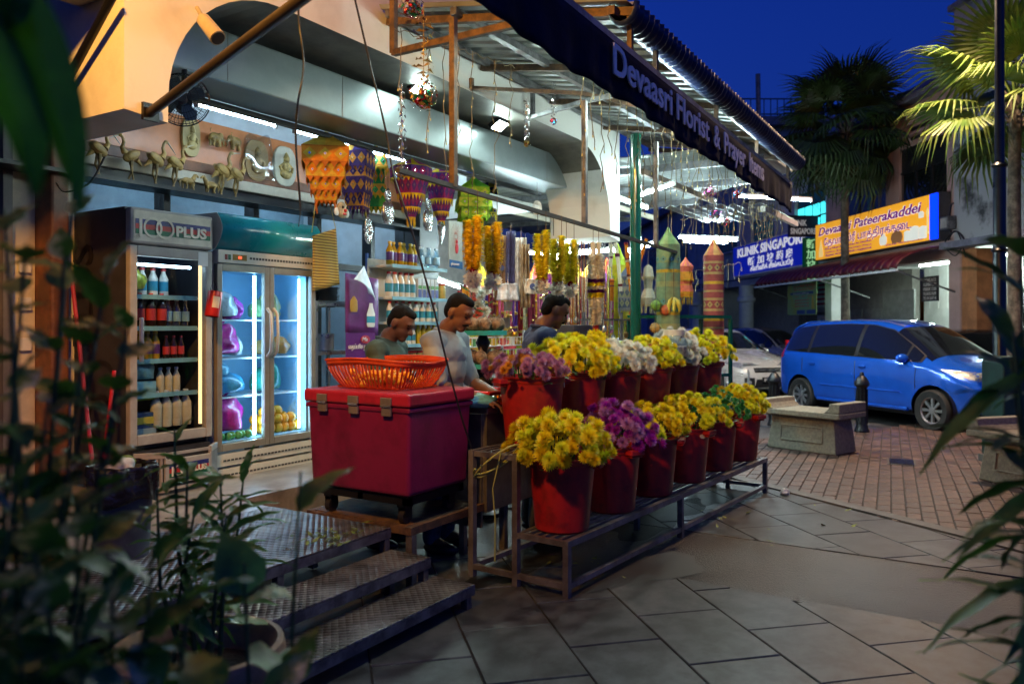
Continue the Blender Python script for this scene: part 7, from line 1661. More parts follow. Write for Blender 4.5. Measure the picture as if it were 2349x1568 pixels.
def bld(name, label): return thing(name, label, 'building', (P0.x, P0.y, 0), BR)
pb_ = bld('shophouse', 'pink plastered shophouse with orange lit signboard and maroon awning')
XE, X1 = fx(1897), fx(2207)
def Bx(o, n_, m_, x0, x1, y0, y1, z0, z1, **k): return bxo(n_, m_, o, x0, x1, y0, y1, z0, z1, **k)
w1, w2 = (fx(2172), fx(2062)), (fx(2032), fx(1938))
for x0, x1 in ((X1, w1[0]), (w1[1], w2[0]), (w2[1], XE)): Bx(pb_, 'wall', pinkw, x0, x1, -.25, 0, 3.9, 5.12)
Bx(pb_, 'wall', pinkw, X1, XE, -.25, 0, 5.12, 5.30); Bx(pb_, 'wall', pinkw, X1, XE, -.25, 0, 2.75, 3.9)
for z in (5.36, 5.56): Bx(pb_, 'vent_ledge', pinkw, X1, XE, -.2, .10, z - .05, z, bevel=.01)
Bx(pb_, 'wall', pinkw, X1, XE, -.25, -.02, 5.30, 5.95); 
for k in range(3): Bx(pb_, 'vent_slot', darkop, X1 + .3 + k * 1.75, X1 + 1.6 + k * 1.75, -.02, .02, 5.41, 5.47); Bx(pb_, 'vent_slot', darkop, X1 + .3 + k * 1.75, X1 + 1.6 + k * 1.75, -.02, .02, 5.22, 5.28)
Bx(pb_, 'cornice', slateg, X1, XE, -.3, .22, 5.95, 6.08, bevel=.02); MB().prism([(0, 0), (.22, 0), (-.8, .62), (-1.0, .6)], XE - X1, (X1, 0, 6.081), (0, 1, 0), (0, 0, 1)).build('roof_slope', slateg, pb_)
Bx(pb_, 'back_block', pinkw, X1, XE, -4.5, -3.5, 0, 6.1)
for (a, b) in (w1, w2):
    f = Bx(pb_, 'window', fr, a, b, -.10, -.06, 3.9, 5.12); Bx(pb_, 'opening', darkop, a, b, -.3, -.26, 3.9, 5.12)
    for k in range(1, 3): x = lerp(a, b, k / 3); MB().bx(x - .025, x + .025, -.055, -.03, 3.9, 5.12).build('glazing_bar', fr, f)
    MB().bx(a, b, -.055, -.035, 4.6, 4.65).build('transom', fr, f)
    for k in range(3): x0, x1 = lerp(a, b, k / 3) + .03, lerp(a, b, (k + 1) / 3) - .03; MB().bx(x0, x1, -.058, -.052, 3.93, 4.59).build('pane', tint, f); 
    Bx(pb_, 'sill', pinkw, a - .05, b + .05, -.02, .08, 3.84, 3.90)
MB().bx(w2[0] + .55, w2[0] + .85, -.05, -.044, 3.95, 4.8).build('lit_pane', mat('dim_cyan_pane', (.05, .14, .15), .2), pb_)
# floor slab / ground floor
Bx(pb_, 'five_foot_ceiling', white, X1, XE, -3.5, -.25, 2.95, 3.05); Bx(pb_, 'shop_wall', white, X1 + .02, XE - .02, -2.65, -2.5, 0, 2.95); Bx(pb_, 'shop_floor', tilem, X1, XE, -2.5, .3, -.02, .12)
for x in (X1, XE - .3): Bx(pb_, 'pillar', pinkw if x < 1 else white, x, x + .34, -.3, .04, 0, 2.75, bevel=.02)
for k in range(14): Bx(pb_, 'wall_rib', white, X1 + .3 + k * .36, X1 + .32 + k * .36, -2.5, -2.485, 1.9, 2.9)
Bx(pb_, 'glass_case', mat('case_glass', (.25, .32, .32), .1, coat=.5), X1 + .4, X1 + 2.1, -2.3, -1.9, .12, 1.1); Bx(pb_, 'shop_counter', white, X1 + .5, X1 + 1.1, -1.8, -1.4, .12, 1.0)
Bx(pb_, 'doorway', mat('grey_doorway', (.12, .12, .11), .5), 2.2, 3.0, -2.49, -2.46, .12, 1.9); Bx(pb_, 'blue_panel', mat('blue_panel', (.01, .16, .26), .4), 3.3, 4.3, -1.0, -.95, .12, 1.15)
Bx(pb_, 'grey_panel', mat('grey_panel', (.25, .25, .24), .6), 3.2, 4.5, -1.05, -1.01, 1.2, 2.3)
for k in range(3): Bx(pb_, 'shelf', white, X1 + .4, X1 + 2.0, -2.48, -2.3, 1.15 + k * .3, 1.18 + k * .3)
for i, x in enumerate((.5, 2.4)): tubelamp(P0 + bd * x - Vector((-bd.y, bd.x, 0)) * 1.4 + Vector((0, 0, 2.85)), P0 + bd * (x + 1.2) - Vector((-bd.y, bd.x, 0)) * 1.4 + Vector((0, 0, 2.85)), 'tube light in the shop across the street, %s' % ('near the glass case', 'over the doorway')[i], .02, mat('street_shop_tube', (1, 1, 1), em=300, emc=(.78, 1.0, .90)))
# illuminated signboard
sgn = thing('shop_signboard', 'backlit orange signboard reading Devaasri Pateerakaddei with Tamil lettering', 'sign', (P0.x, P0.y, 0), BR)
s0, s1 = fx(2168), fx(1897); zb0, zb1 = 3.10, 3.95
BY = .30
bxo('box', mat('sign_box', (.05, .05, .06), .5), sgn, s0 - .22, s1, .04, BY - .03, zb0 - .02, zb1 + .02)
og = mat('orange_backlight', (.9, .4, .03), em=.62, emc=(.95, .42, .02)); bxo('face', og, sgn, s0, s1 - .02, BY - .03, BY, zb0, zb1)
bxo('blue_edge', mat('blue_backlight', (0, .05, 1), em=1.3, emc=(.0, .04, 1)), sgn, s0 - .22, s0 - .005, BY - .03, BY + .01, zb0, zb1)
pm_ = mat('sign_purple', (.16, .005, .22), em=.32, emc=(.20, .0, .30)); whs = mat('sign_white', (.9, .85, .75), em=.8, emc=(.9, .82, .72)); blm = mat('sign_red', (.4, .02, .1), em=.3, emc=(.5, .03, .15))
UB = (-1, 0, 0)
def sgt(body, size, px, z, wpx, m_, e=.0, **k):
    xa = fx(px); xb = fx(wpx); return text(body, size, m_, sgn, (xa, BY + .004 + e, z), UB, UP, w=xa - xb, **k)
sgt('Devaasri Pateerakaddei', .27, 1905, 3.67, 2148, whs, 0, shear=.25, bold=.014); sgt('Devaasri Pateerakaddei', .27, 1905, 3.67, 2148, pm_, .006, shear=.25, bold=.006)
sgt('ேதவா ஸ்ரீ பாத்திரக்கைட', .22, 1918, 3.40, 2125, whs, 0, bold=.010); sgt('ேதவா ஸ்ரீ பாத்திரக்கைட', .22, 1918, 3.40, 2125, pm_, .006, bold=.004)
for z, b_ in ((3.30, 'Barang Pelbagai Kuali, Tembaga dan Aluminium'), (3.22, 'Stainless, Brass & Aluminium Wares'), (3.145, 'பித்தைள, ஸ்டீல் & அலுமினிய பாத்திரங்கள்')): sgt(b_, .06, 1920, z, 2030, pm_, 0)
sgt('DEVAASRI TRADING SDN BHD', .05, 2062, 3.13, 2152, pm_, 0)
potm = mat('sign_pot', (.8, .8, .7), em=.55, emc=(.75, .80, .70)); gldm = mat('sign_gold', (.8, .6, .2), em=.6, emc=(.9, .68, .25)); brnm = mat('sign_brown', (.3, .15, .05), em=.25, emc=(.35, .16, .06))
def flat(prof, px, z, m_, s=1): 
    x = fx(px); pr = [(r * s, h * s) for r, h in prof]; pts = pr + [(-r, h) for r, h in reversed(pr)]
    MB().prism(pts, .004, (x, BY + .003, z), (-1, 0, 0), (0, 0, 1)).build('pictured_ware', m_, sgn)
flat([(.10, 0), (.14, .06), (.14, .15), (.06, .2), (.10, .23)], 2058, 3.16, potm); flat([(.16, 0), (.22, .10), (.18, .19), (.02, .26)], 2090, 3.16, brnm)
for px, s_ in ((2115, 1), (2132, 1.3), (2152, 1.15)): flat([(.10, 0), (.11, .02), (.11, .19), (.03, .21)], px, 3.15, potm, s_)
flat([(.09, 0), (.1, .1), (.04, .14)], 2148, 3.55, potm, .9); flat([(.08, 0), (.02, .05), (.03, .2), (.015, .3), (.05, .4), (.01, .5)], 2163, 3.22, gldm); flat([(.10, 0), (.12, .05), (.09, .2), (.05, .3), (.01, .42)], 1911, 3.15, gldm)
# flood lamp beside the sign
fl_ = thing('sign_flood_lamp', 'small unlit flood lamp on an arm beside the orange sign', 'lamp', P0 + bd * (s0 - .5) + Vector((-bd.y, bd.x, 0)) * .25 + Vector((0, 0, 3.35)), BR)
bxo('housing', steel, fl_, -.12, .12, -.06, .1, -.12, .12, bevel=.015); bxo('lens', mat('grey_lens', (.35, .33, .3), .2), fl_, -.09, .09, .101, .108, -.09, .09); MB().tube([(0, 0, .1), (0, -.05, .35), (0, -.25, .4)], .015, 6).build('arm', blackm, fl_)
# maroon ribbed awning
mar = mat('maroon_canvas', (.10, .008, .012), .5, var=.25, sc=8); ma = thing('maroon_awning', 'maroon ribbed barrel awning over the shop across the street', 'awning', (P0.x, P0.y, 0), BR)
ax0, ax1 = X1 + .05, 6.9; NR = 26
for k in range(NR):
    a, b = lerp(ax0, ax1, k / NR), lerp(ax0, ax1, (k + 1) / NR)
    MB().grid(lambda u, v: (lerp(a, b, u), .06 + 1.15 * math.sin(v * PI / 2) + .03 * math.sin(u * PI), 2.52 + .42 * math.cos(v * PI / 2) + .03 * math.sin(u * PI)), 5, 8).build('rib', mar, ma, thick=.006, smooth=60)
MB().bar((ax0, 1.2, 2.50), (ax1, 1.2, 2.50), .04).build('edge_bar', white, ma)
for x in (ax0 + .1, 3.2, ax1 - .1): MB().bar((x, .02, 2.1), (x, 1.18, 2.5), .03).build('strut', steel, ma)
# clinic building
cb_ = bld('clinic_building', 'pale bluish shophouse with the clinic signs and cyan lit windows')
XC = fx(1595)
cw = ((fx(1893), fx(1822)), (fx(1775), fx(1722)), (fx(1690), fx(1640)))
Bx(cb_, 'wall', paleb, XE, XC, -.25, -.01, 2.75, 3.95); Bx(cb_, 'wall', paleb, XE, XC, -.25, -.01, 5.0, 6.4)
prev = XE
for a, b in cw: 
    if a > prev: Bx(cb_, 'wall', paleb, prev, a, -.25, -.01, 3.95, 5.0)
    prev = b
Bx(cb_, 'wall', paleb, prev, XC, -.25, -.01, 3.95, 5.0)
for i, (a, b) in enumerate(cw):
    f = Bx(cb_, 'window', fr, a, b, -.14, -.10, 3.95, 5.0)
    n_ = 4
    for c_ in range(n_):
        for r_ in range(3):
            x0, x1 = lerp(a, b, c_ / n_) + .03, lerp(a, b, (c_ + 1) / n_) - .03; MB().bx(x0, x1, -.098, -.09, 3.98 + r_ * .34, 3.98 + r_ * .34 + .30).build('pane', cyanl if (i == 0 and r_ < 2) else mat('teal_pane', (.02, .16, .18), .15), f)
    Bx(cb_, 'sill', paleb, a - .05, b + .05, -.01, .08, 3.88, 3.94)
Bx(cb_, 'cornice', slateg, XE, XC, -.3, .2, 6.4, 6.55, bevel=.02)
for k in range(5): Bx(cb_, 'vent_slot', darkop, XE + .4 + k * 2, XE + 1.7 + k * 2, -.012, .012, 5.35, 5.42); Bx(cb_, 'vent_ledge', paleb, XE, XE + 2 + k * 2 if k == 4 else XE + .02, -.01, .08, 5.26, 5.30)
Bx(cb_, 'corridor_ceiling', white, XE, XC, -3.0, -.25, 2.9, 3.0); Bx(cb_, 'inner_wall', mat('beige_wall', (.35, .33, .30), .7, var=.1), XE, XC, -2.4, -2.2, 0, 2.9)
for px in (1712, 1600): x = fx(px); MB().lathe([(.22, 0), (.22, 2.2), (.28, 2.25), (.28, 2.35), (.22, 2.4), (.22, 2.75)], 20, (x, .0, 0)).build('column', paleb, cb_, smooth=40)
sh0, sh1 = fx(1843), fx(1765)
o = Bx(cb_, 'roller_shutter', mat('shutter_grey', (.24, .22, .21), .5), sh0, sh1, -2.19, -2.16, 0, 1.35)
for k in range(14): MB().bx(sh0, sh1, -2.155, -2.145, .05 + k * .09, .10 + k * .09).build('slat', mat('shutter_slat', (.34, .31, .29), .5), o)
g_ = Bx(cb_, 'folding_gate', mat('gate_dark', (.06, .06, .065), .5), fx(1775), fx(1690), -2.14, -2.12, 0, 1.9)
for k in range(26): x = lerp(fx(1775), fx(1690), k / 25); MB().bx(x - .01, x + .01, -2.11, -2.09, .02, 1.9).build('gate_bar', mat('gate_bar', (.20, .20, .21), .4, .5), g_)
for i, x in enumerate((XE + .9, XE + 2.4)): Bx(cb_, 'wall_panel', mat('panel_pale', (.38, .37, .35), .6), x, x + 1.35, -2.19, -2.17, 1.45, 1.95)
# clinic signs
cs1 = thing('clinic_sign', 'long blue clinic sign with white lettering in three languages', 'sign', (P0.x, P0.y, 0), BR)
k0, k1 = fx(1866), fx(1690); bxo('board', mat('sign_blue', (.006, .015, .30), em=.5, emc=(.004, .014, .40)), cs1, k0, k1, .02, .12, 3.08, 3.98); bxo('bottom_edge', white, cs1, k0, k1, .02, .13, 3.03, 3.078)
bxo('top_edge', white, cs1, k0, k1, .02, .13, 3.982, 4.02)
wl_ = mat('sign_letters_white', (.7, .7, .72), em=.6, emc=(.75, .75, .8))
def ct_(body, size, pxl, pxr, z, **k): return text(body, size, wl_, cs1, (fx(pxl), .125, z), UB, UP, w=fx(pxl) - fx(pxr), **k)
ct_('KLINIK SINGAPORE', .36, 1700, 1858, 3.66, bold=.014)
for k, ch_ in enumerate('新加坡药房'): ct_(ch_, .26, 1724 + k * 22, 1740 + k * 22, 3.36, bold=.006)
ct_('கிளினிக் சிங்கப்பூர்', .19, 1730, 1830, 3.15, bold=.006)
vs_ = thing('hanging_sign', 'vertical projecting clinic sign with green Chinese characters', 'sign', (P0.x, P0.y, 0), BR)
vx = XE + .35
bxo('top_box', mat('sign_navy', (.01, .014, .04), .5), vs_, vx, vx + .12, .06, .80, 3.72, 4.22); bxo('green_box', mat('sign_green', (.004, .05, .02), em=.06, emc=(.0, .3, .08)), vs_, vx, vx + .12, .06, .42, 2.32, 3.70)
bxo('bracket', blackm, vs_, vx + .03, vx + .09, -.02, .82, 4.225, 4.26)
gl2 = mat('sign_letters_green', (.3, .6, .3), em=.45, emc=(.45, .9, .45)); wl3 = mat('sign_letters_pale', (.6, .6, .6), em=.15, emc=(.7, .7, .72))
UX = (0, -1, 0)
text('KLINIK', .20, wl3, vs_, (vx - .005, .78, 4.0), UX, UP, w=.42, bold=.006); text('SINGAPORE', .20, wl3, vs_, (vx - .005, .78, 3.79), UX, UP, w=.66, bold=.006)
for k, ch_ in enumerate('新加坡药房'): text(ch_, .25, gl2, vs_, (vx - .005, .37, 3.45 - k * .265), UX, UP, w=.24, bold=.006)
ws_ = thing('company_sign', 'white company sign with blue letters left of the clinic', 'sign', (P0.x, P0.y, 0), BR)
k0, k1 = fx(1672), fx(1560); bxo('board', mat('sign_offwhite', (.40, .40, .40), .5), ws_, k0, k1, .02, .10, 2.75, 3.7); bl3 = mat('sign_letters_blue', (.02, .05, .25), .5)
text('M SDN. BHD.', .5, bl3, ws_, (fx(1590), .105, 3.2), UB, UP, w=fx(1590) - fx(1668), bold=.02); text('ERS & CO', .26, dark, ws_, (fx(1590), .105, 2.85), UB, UP, w=fx(1590) - fx(1655), bold=.01)
# flag, poster, small board
fg = thing('flag', 'striped red and white flag with blue canton hung under the corridor', 'flag', (P0.x, P0.y, 0), BR)
f0, f1x = fx(1893), fx(1800); fy = -.15
for k in range(14): bxo('stripe', mat('flag_red', (.42, .02, .04), .7) if k % 2 == 0 else mat('flag_white', (.55, .53, .53), .7), fg, f0, f1x, fy - .01, fy, 1.95 + .06 * (13 - k), 1.95 + .06 * (14 - k))
bxo('canton', mat('flag_blue', (.008, .015, .12), .7), fg, lerp(f1x, f0, .5), f1x, fy, fy + .004, 2.37, 2.79)
m = MB()
for k in range(18):
    a, b = R(40 + 280 * k / 18), R(40 + 280 * (k + 1) / 18); w0, w1_ = .03 * math.sin(PI * k / 18), .03 * math.sin(PI * (k + 1) / 18)
    cx_ = lerp(f1x, f0, .2); m.add([(cx_ - (.12) * math.cos(a), fy + .006, 2.58 + .12 * math.sin(a)), (cx_ - .12 * math.cos(b), fy + .006, 2.58 + .12 * math.sin(b)), (cx_ - (.12 - w1_ * 1.4) * math.cos(b), fy + .006, 2.58 + (.12 - w1_ * 1.4) * math.sin(b)), (cx_ - (.12 - w0 * 1.4) * math.cos(a), fy + .006, 2.58 + (.12 - w0 * 1.4) * math.sin(a))], [(0, 1, 2, 3)])
m.build('crescent', mat('flag_yellow', (.6, .42, .03), .6), fg, thick=.002)
m = MB(); sp = [(((.11 if k % 2 == 0 else .045)) * math.cos(2 * PI * k / 28), (.11 if k % 2 == 0 else .045) * math.sin(2 * PI * k / 28)) for k in range(28)]
m.prism(sp, .003, (lerp(f1x, f0, .36), fy + .005, 2.58), (-1, 0, 0), (0, 0, 1)); m.build('star', mat('flag_yellow'), fg)
ps = thing('street_poster', 'green festival poster with red lettering hung below the maroon awning', 'poster', (P0.x, P0.y, 0), BR)
q0, q1 = fx(1925), fx(1855); py_ = .55
# hung 0.55 m out from the facade
bxo('sheet', mat('poster_green', (.12, .28, .20), .6, var=.3, sc=1.2, c2=(.22, .26, .05)), ps, q0, q1, py_, py_ + .012, 1.75, 2.55)
ln = (q1 - q0); PT = lambda b_, s_, u, z, wf, m_: text(b_, s_, m_, ps, (q1 - ln * u, py_ + .016, z), UB, UP, w=ln * wf, ext=.001)
prd, pbl, pwh = mat('poster_red_ink', (.4, .03, .05), .6), mat('poster_blue_ink', (.02, .05, .2), .6), mat('poster_white_ink', (.6, .6, .58), .6)
PT('ஓம் நமசிவாய திருவிழா', .09, .22, 2.44, .72, prd); PT('ஆலய மகா கும்பாபிேஷகம்', .08, .22, 2.36, .7, prd)
bxo('blue_band', pbl, ps, q0 + ln * .1, q1 - ln * .1, py_ + .013, py_ + .016, 2.26, 2.32); PT('சிறப்பு பூைஜ', .05, .2, 2.27, .55, pwh)
for k in range(3): PT('2015', .06, .28 + k * .22, 2.19, .14, prd)
for k in range(3): PT('அைனவரும் வருக வருக', .065, .26, 2.10 - k * .075, .5, prd)
for k in range(2): bxo('blue_box', pbl, ps, q1 - ln * (.62 + k * .34), q1 - ln * (.34 + k * .34), py_ + .013, py_ + .016, 1.77, 1.87)
MB().prism([(-.07, 0), (.07, 0), (.05, .2), (.02, .32), (-.02, .32), (-.05, .2)], .004, (q0 + .2, py_ + .013, 1.9), (-1, 0, 0), (0, 0, 1)).build('printed_figure', mat('poster_gold_ink', (.45, .30, .05), .6), ps)
sb_ = thing('clinic_board', 'small white clinic board with blue square under the poster', 'sign', (P0.x, P0.y, 0), BR)
b0, b1 = fx(1905), fx(1848); bxo('board', mat('board_white', (.42, .42, .42), .6), sb_, b0, b1, -.35, -.32, 1.0, 1.75); text('KLINIK S', .24, bl3, sb_, (b1 - .2, -.312, 1.50), UB, UP, w=(b1 - b0) * .75, bold=.008); bxo('blue_square', bl3, sb_, b1 - .9, b1 - .25, -.318, -.31, 1.05, 1.4)
bk_ = thing('price_board', 'black notice board with white writing in the shop across the street', 'sign', (P0.x, P0.y, 0), BR)
r0, r1 = fx(2180), fx(2143); bxo('board', dark, bk_, r0, r1, .22, .25, 1.95, 2.42)
for k, b_ in enumerate(('VADIVEL & CO', 'KUMBU 5.00', 'PERIUK 12.00', 'VILAKKU 8.00', 'TEL 04-2637718')): text(b_, .085, pwh, bk_, (r1 - .06, .254, 2.32 - k * .085), UB, UP, w=(r1 - r0) * .8, ext=.001)
# mould stained party wall block on the right
ob = bld('stained_building', 'grey building with black mould stains and an orange pillar on the right')
Bx(ob, 'stained_wall', stainw, -4.5, X1 - .01, -3, .16, 2.95, 7.2); Bx(ob, 'coping', slateg, -4.5, X1 + .05, -3.1, .25, 7.201, 7.3)
Bx(ob, 'ledge', slateg, -4.5, X1 - .02, .16, .45, 2.86, 2.98); Bx(ob, 'orange_pillar', mat('orange_plaster', (.40, .16, .06), .7, var=.15), X1 - .55, X1 - .15, -.3, .1, 0, 2.85); Bx(ob, 'shutter_wall', mat('cream_shutter', (.50, .48, .38), .5), -4.5, X1 - .6, -1.0, -.9, 0, 2.85)
for k in range(26): Bx(ob, 'shutter_slat', _M['cream_shutter'], -4.4, X1 - .65, -.898, -.88, .1 + k * .1, .15 + k * .1)
cable([P0 + bd * (X1 + .1) + Vector((-bd.y, bd.x, 0)) * .2 + Vector((0, 0, z)) + bd * dx for z, dx in ((3.05, 0), (3.2, -.2), (3.0, -.45), (2.75, -.2), (3.0, .1), (3.18, -.25), (2.7, -.5))], 'tangle of black wires on the stained wall', .012)
cable([P0 + bd * x + Vector((-bd.y, bd.x, 0)) * .2 + Vector((0, 0, z)) for x, z in ((X1, 2.98), (2, 2.93), (5, 3.0), (9, 2.92), (15, 2.98))], 'sagging wires along the shop fronts', .02)
# far building with roof railing
fbp = PD(1800, HZ, 42); fb = thing('far_building', 'distant pale building with a roof railing behind the palms', 'building', (fbp.x, fbp.y, 0), A - PI / 2)
bxo('wall', mat('cyan_plaster', (.16, .30, .33), .7, var=.1), fb, -2.6, 7, 0, 8, 0, 11.9); bxo('roof_slab', slateg, fb, -2.8, 7.4, -.6, 8.4, 11.901, 12.35)
for k in range(28): bxo('railing_bar', blackm, fb, -2.6 + k * .35, -2.56 + k * .35, -.3, -.26, 12.35, 13.3)
for z in (12.5, 13.3): bxo('railing_rail', blackm, fb, -2.6, 7, -.3, -.25, z, z + .06)
for k in range(3):
    f = bxo('window', fr, fb, -2 + k * 3, -.2 + k * 3, -.05, -.01, 8.2, 10.2); bxo('pane', mat('teal_pane'), f, -1.9 + k * 3, -.3 + k * 3, -.07, -.055, 8.3, 10.1)
pp = PD(1748, HZ, 30); t = thing('antenna_pole', 'thin leaning pole standing above the roofs', 'pole', (pp.x, pp.y, 0)); MB().tube([(0, 0, 0), (-.2, .1, 10.9)], .09, 8).build('shaft', steel, t); bxo('base', steel, t, -.2, .2, -.2, .2, 0, .1)
# terrace continuing down the street, closing the view
tb_ = bld('terrace_row', 'dim row of shophouses continuing far down the street')
bxo('wall', paleb, tb_, XC + .02, XC + 40, -4, 0, 0, 6.2)
for k in range(9):
    for z in (3.6,): f = bxo('window', fr, tb_, XC + 1 + k * 4, XC + 3 + k * 4, -.02, .03, z, z + 1.4); bxo('pane', mat('teal_pane'), f, XC + 1.1 + k * 4, XC + 2.9 + k * 4, .031, .04, z + .1, z + 1.3)
    bxo('shutter', mat('shutter_grey'), tb_, XC + .8 + k * 4, XC + 3.4 + k * 4, .0, .04, 0, 2.5)
bxo('roof', slateg, tb_, XC, XC + 40, -4.2, .3, 6.2, 6.5)
sp_ = FW * 75 - RT * 4
sbk = thing('back_terrace', 'dark terrace of houses closing the far end of the lane', 'building', (sp_.x, sp_.y, 0), A - PI / 2); bxo('wall', paleb, sbk, -40, 20, 0, 5, 0, 7.5); bxo('roof', slateg, sbk, -40.3, 20.3, -.4, 5.3, 7.501, 8)
for k in range(14): f = bxo('window', fr, sbk, -39 + k * 4, -37 + k * 4, -.05, -.01, 4, 6); bxo('pane', mat('teal_pane'), f, -38.9 + k * 4, -37.1 + k * 4, -.07, -.055, 4.1, 5.9); bxo('shutter', mat('shutter_grey'), sbk, -39.4 + k * 4, -36.6 + k * 4, -.06, -.01, 0, 3)

# ================================================================= PALMS
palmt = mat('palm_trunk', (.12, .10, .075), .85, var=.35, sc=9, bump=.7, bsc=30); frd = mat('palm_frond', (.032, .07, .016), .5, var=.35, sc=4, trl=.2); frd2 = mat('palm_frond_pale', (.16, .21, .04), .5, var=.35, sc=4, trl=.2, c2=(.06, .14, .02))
def frond_mesh(n_, m_, seed, droop=.25):
    r_ = random.Random(seed); m = MB()
    m.tube([(0, 0, 0), (.35, 0, .06), (.75, 0, .04)], [.018, .012, .008], 5)
    NSG = 34
    for k in range(NSG):
        a = R(lerp(-128, 128, k / (NSG - 1))); L = .82 * (1 - .22 * abs(a) / 2.2) * r_.uniform(.88, 1.06); d = Vector((math.cos(a), math.sin(a), 0)); s = Vector((-math.sin(a), math.cos(a), 0)); c = Vector((.75, 0, .04)); w_ = .034
        p1 = c + d * L * .45 + Vector((0, 0, .03)); p2 = c + d * L * .8 + Vector((0, 0, -droop * .25 * L)); p3 = c + d * L * 1.02 + Vector((0, 0, -droop * r_.uniform(.7, 1.6) * L))
        up = Vector((0, 0, .012))
        m.add([c - s * .004, c + up * .3, c + s * .004, p1 - s * w_, p1 + up * 1.5, p1 + s * w_, p2 - s * w_ * .5, p2 + up, p2 + s * w_ * .5, p3], [(0, 1, 4, 3), (1, 2, 5, 4), (3, 4, 7, 6), (4, 5, 8, 7), (6, 7, 9), (7, 8, 9)])
    return m.mesh(n_, m_)
def palm(loc, hgt, label, m_, nf, sc, r0=.11, seed=1, yaw=0, elo=-62):
    t = thing('fan_palm', label, 'palm', loc, yaw, 'fan palms across the square'); r_ = random.Random(seed)
    MB().tube([(0, 0, 0), (.02, .01, hgt * .3), (-.02, .02, hgt * .7), (0, 0, hgt)], [r0 * 1.3, r0, r0 * .85, r0 * .8], 12).build('trunk', palmt, t, smooth=50)
    fms = [frond_mesh('frond', m_, seed * 10 + i, (.2, .35, .6)[i]) for i in range(3)]
    for k in range(nf):
        el = lerp(78, elo, (k / nf) ** .85); az = k * 137.5 + r_.uniform(-15, 15)
        o = link(bpy.data.objects.new('frond', fms[0 if el > 35 else 1 if el > -10 else 2]), t); s = sc * r_.uniform(.85, 1.12); o.scale = (s, s, s); o.location = (0, 0, hgt - .05 - .25 * (k / nf) * sc)
        o.rotation_euler = (R(r_.uniform(-20, 20)), -R(el), R(az))
    m = MB()
    for k in range(40): a = r_.uniform(0, 6.3); z = hgt - r_.uniform(.0, .5); m.tube([(r0 * .8 * math.cos(a), r0 * .8 * math.sin(a), z), (r0 * 1.7 * math.cos(a), r0 * 1.7 * math.sin(a), z + .14)], [.025, .006], 4)
    m.build('leaf_bases', palmt, t)
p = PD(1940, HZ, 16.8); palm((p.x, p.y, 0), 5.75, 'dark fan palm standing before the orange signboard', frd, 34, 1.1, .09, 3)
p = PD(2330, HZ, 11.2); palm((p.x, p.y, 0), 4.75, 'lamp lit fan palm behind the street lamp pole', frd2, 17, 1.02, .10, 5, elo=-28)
# ================================================================= FOREGROUND PLANTS, POT, BIN
def varieg(n, c, c2, lo, hi, sc): return mat(n, c, .4, sc=sc, c2=c2, cmin=lo, cmax=hi, trl=.25, coat=.15)
lv_dark = mat('dark_glossy_leaf', (.075, .21, .026), .4, var=.3, sc=8, trl=.25)
lv_var = varieg('variegated_leaf', (.75, .70, .42), (.07, .19, .03), .46, .60, 14)
lv_var2 = varieg('speckled_leaf', (.55, .52, .20), (.045, .15, .022), .50, .62, 22)
lv_bam = varieg('bamboo_leaf', (.50, .48, .2), (.08, .22, .03), .55, .68, 16)
stemm = mat('green_stem', (.05, .10, .025), .55, var=.3)
def leaf_mesh(L, W, m_, curve=.2, fold=.25, n_=9, tipf=1.6):
    m = MB(); vs = []
    for i in range(n_):
        f = i / (n_ - 1); w_ = W * math.sin(PI * f ** (1 / tipf)) * (1 if f < .98 else .2) + .0008; x = L * f; z = -curve * L * f * f
        vs += [(x, -w_, z + fold * w_ + .003 * math.sin(f * 19)), (x, 0, z), (x, w_, z + fold * w_ + .003 * math.sin(f * 17 + 1))]
    m.add(vs, [(3 * i + a, 3 * i + a + 1, 3 * i + a + 4, 3 * i + a + 3) for i in range(n_ - 1) for a in (0, 1)])
    return m.mesh('leaf', m_, 60)
def plant(name, label, cat, root, stems, meshes, per, sc, spread=1.0, seed=1, group=None, whorl=False, stem_r=.005):
    r_ = random.Random(seed); root = Vector(root); t = thing(name, label, cat, root, 0, group)
    for a, b, n_ in stems:
        a, b = Vector(a), Vector(b); mid = a.lerp(b, .5) + Vector((r_.gauss(0, .02), r_.gauss(0, .02), 0)); pts = [a, a.lerp(mid, .5), mid, mid.lerp(b, .5), b]
        MB().tube(pts, [stem_r * 1.4, stem_r * 1.2, stem_r, stem_r * .8, stem_r * .5], 6).build('stem', stemm, t, world=True, smooth=60)
        for k in range(n_):
            f = lerp(.22, 1.0, (k + .5) / n_) if not whorl else lerp(.3, 1, ((k // 3) + .5) / (n_ / 3)); p = a.lerp(b, f) + (mid - a.lerp(b, .5)) * (1 - abs(2 * f - 1))
            o = link(bpy.data.objects.new('leaf', r_.choice(meshes)), t); o.location = p - root
            az = k * 2.4 + r_.uniform(-.5, .5); el = r_.uniform(-.5, .7) if f < .93 else r_.uniform(.4, 1.2)
            o.rotation_euler = (r_.uniform(-.5, .5), -el, az); s = sc * r_.uniform(.7, 1.25); o.scale = (s, s, s)
    return t
vm = [leaf_mesh(.085, .024, lv_var), leaf_mesh(.075, .022, lv_var2), leaf_mesh(.09, .026, lv_dark), leaf_mesh(.08, .025, lv_dark), leaf_mesh(.1, .028, lv_dark, .35)]
def st_(px, py, d, bx=None, by=1750, bd_=None, n_=12): return (PD(bx if bx is not None else px, by, bd_ or d), PD(px, py, d), n_)
gr0 = Vector((.9, 1.35, 0))
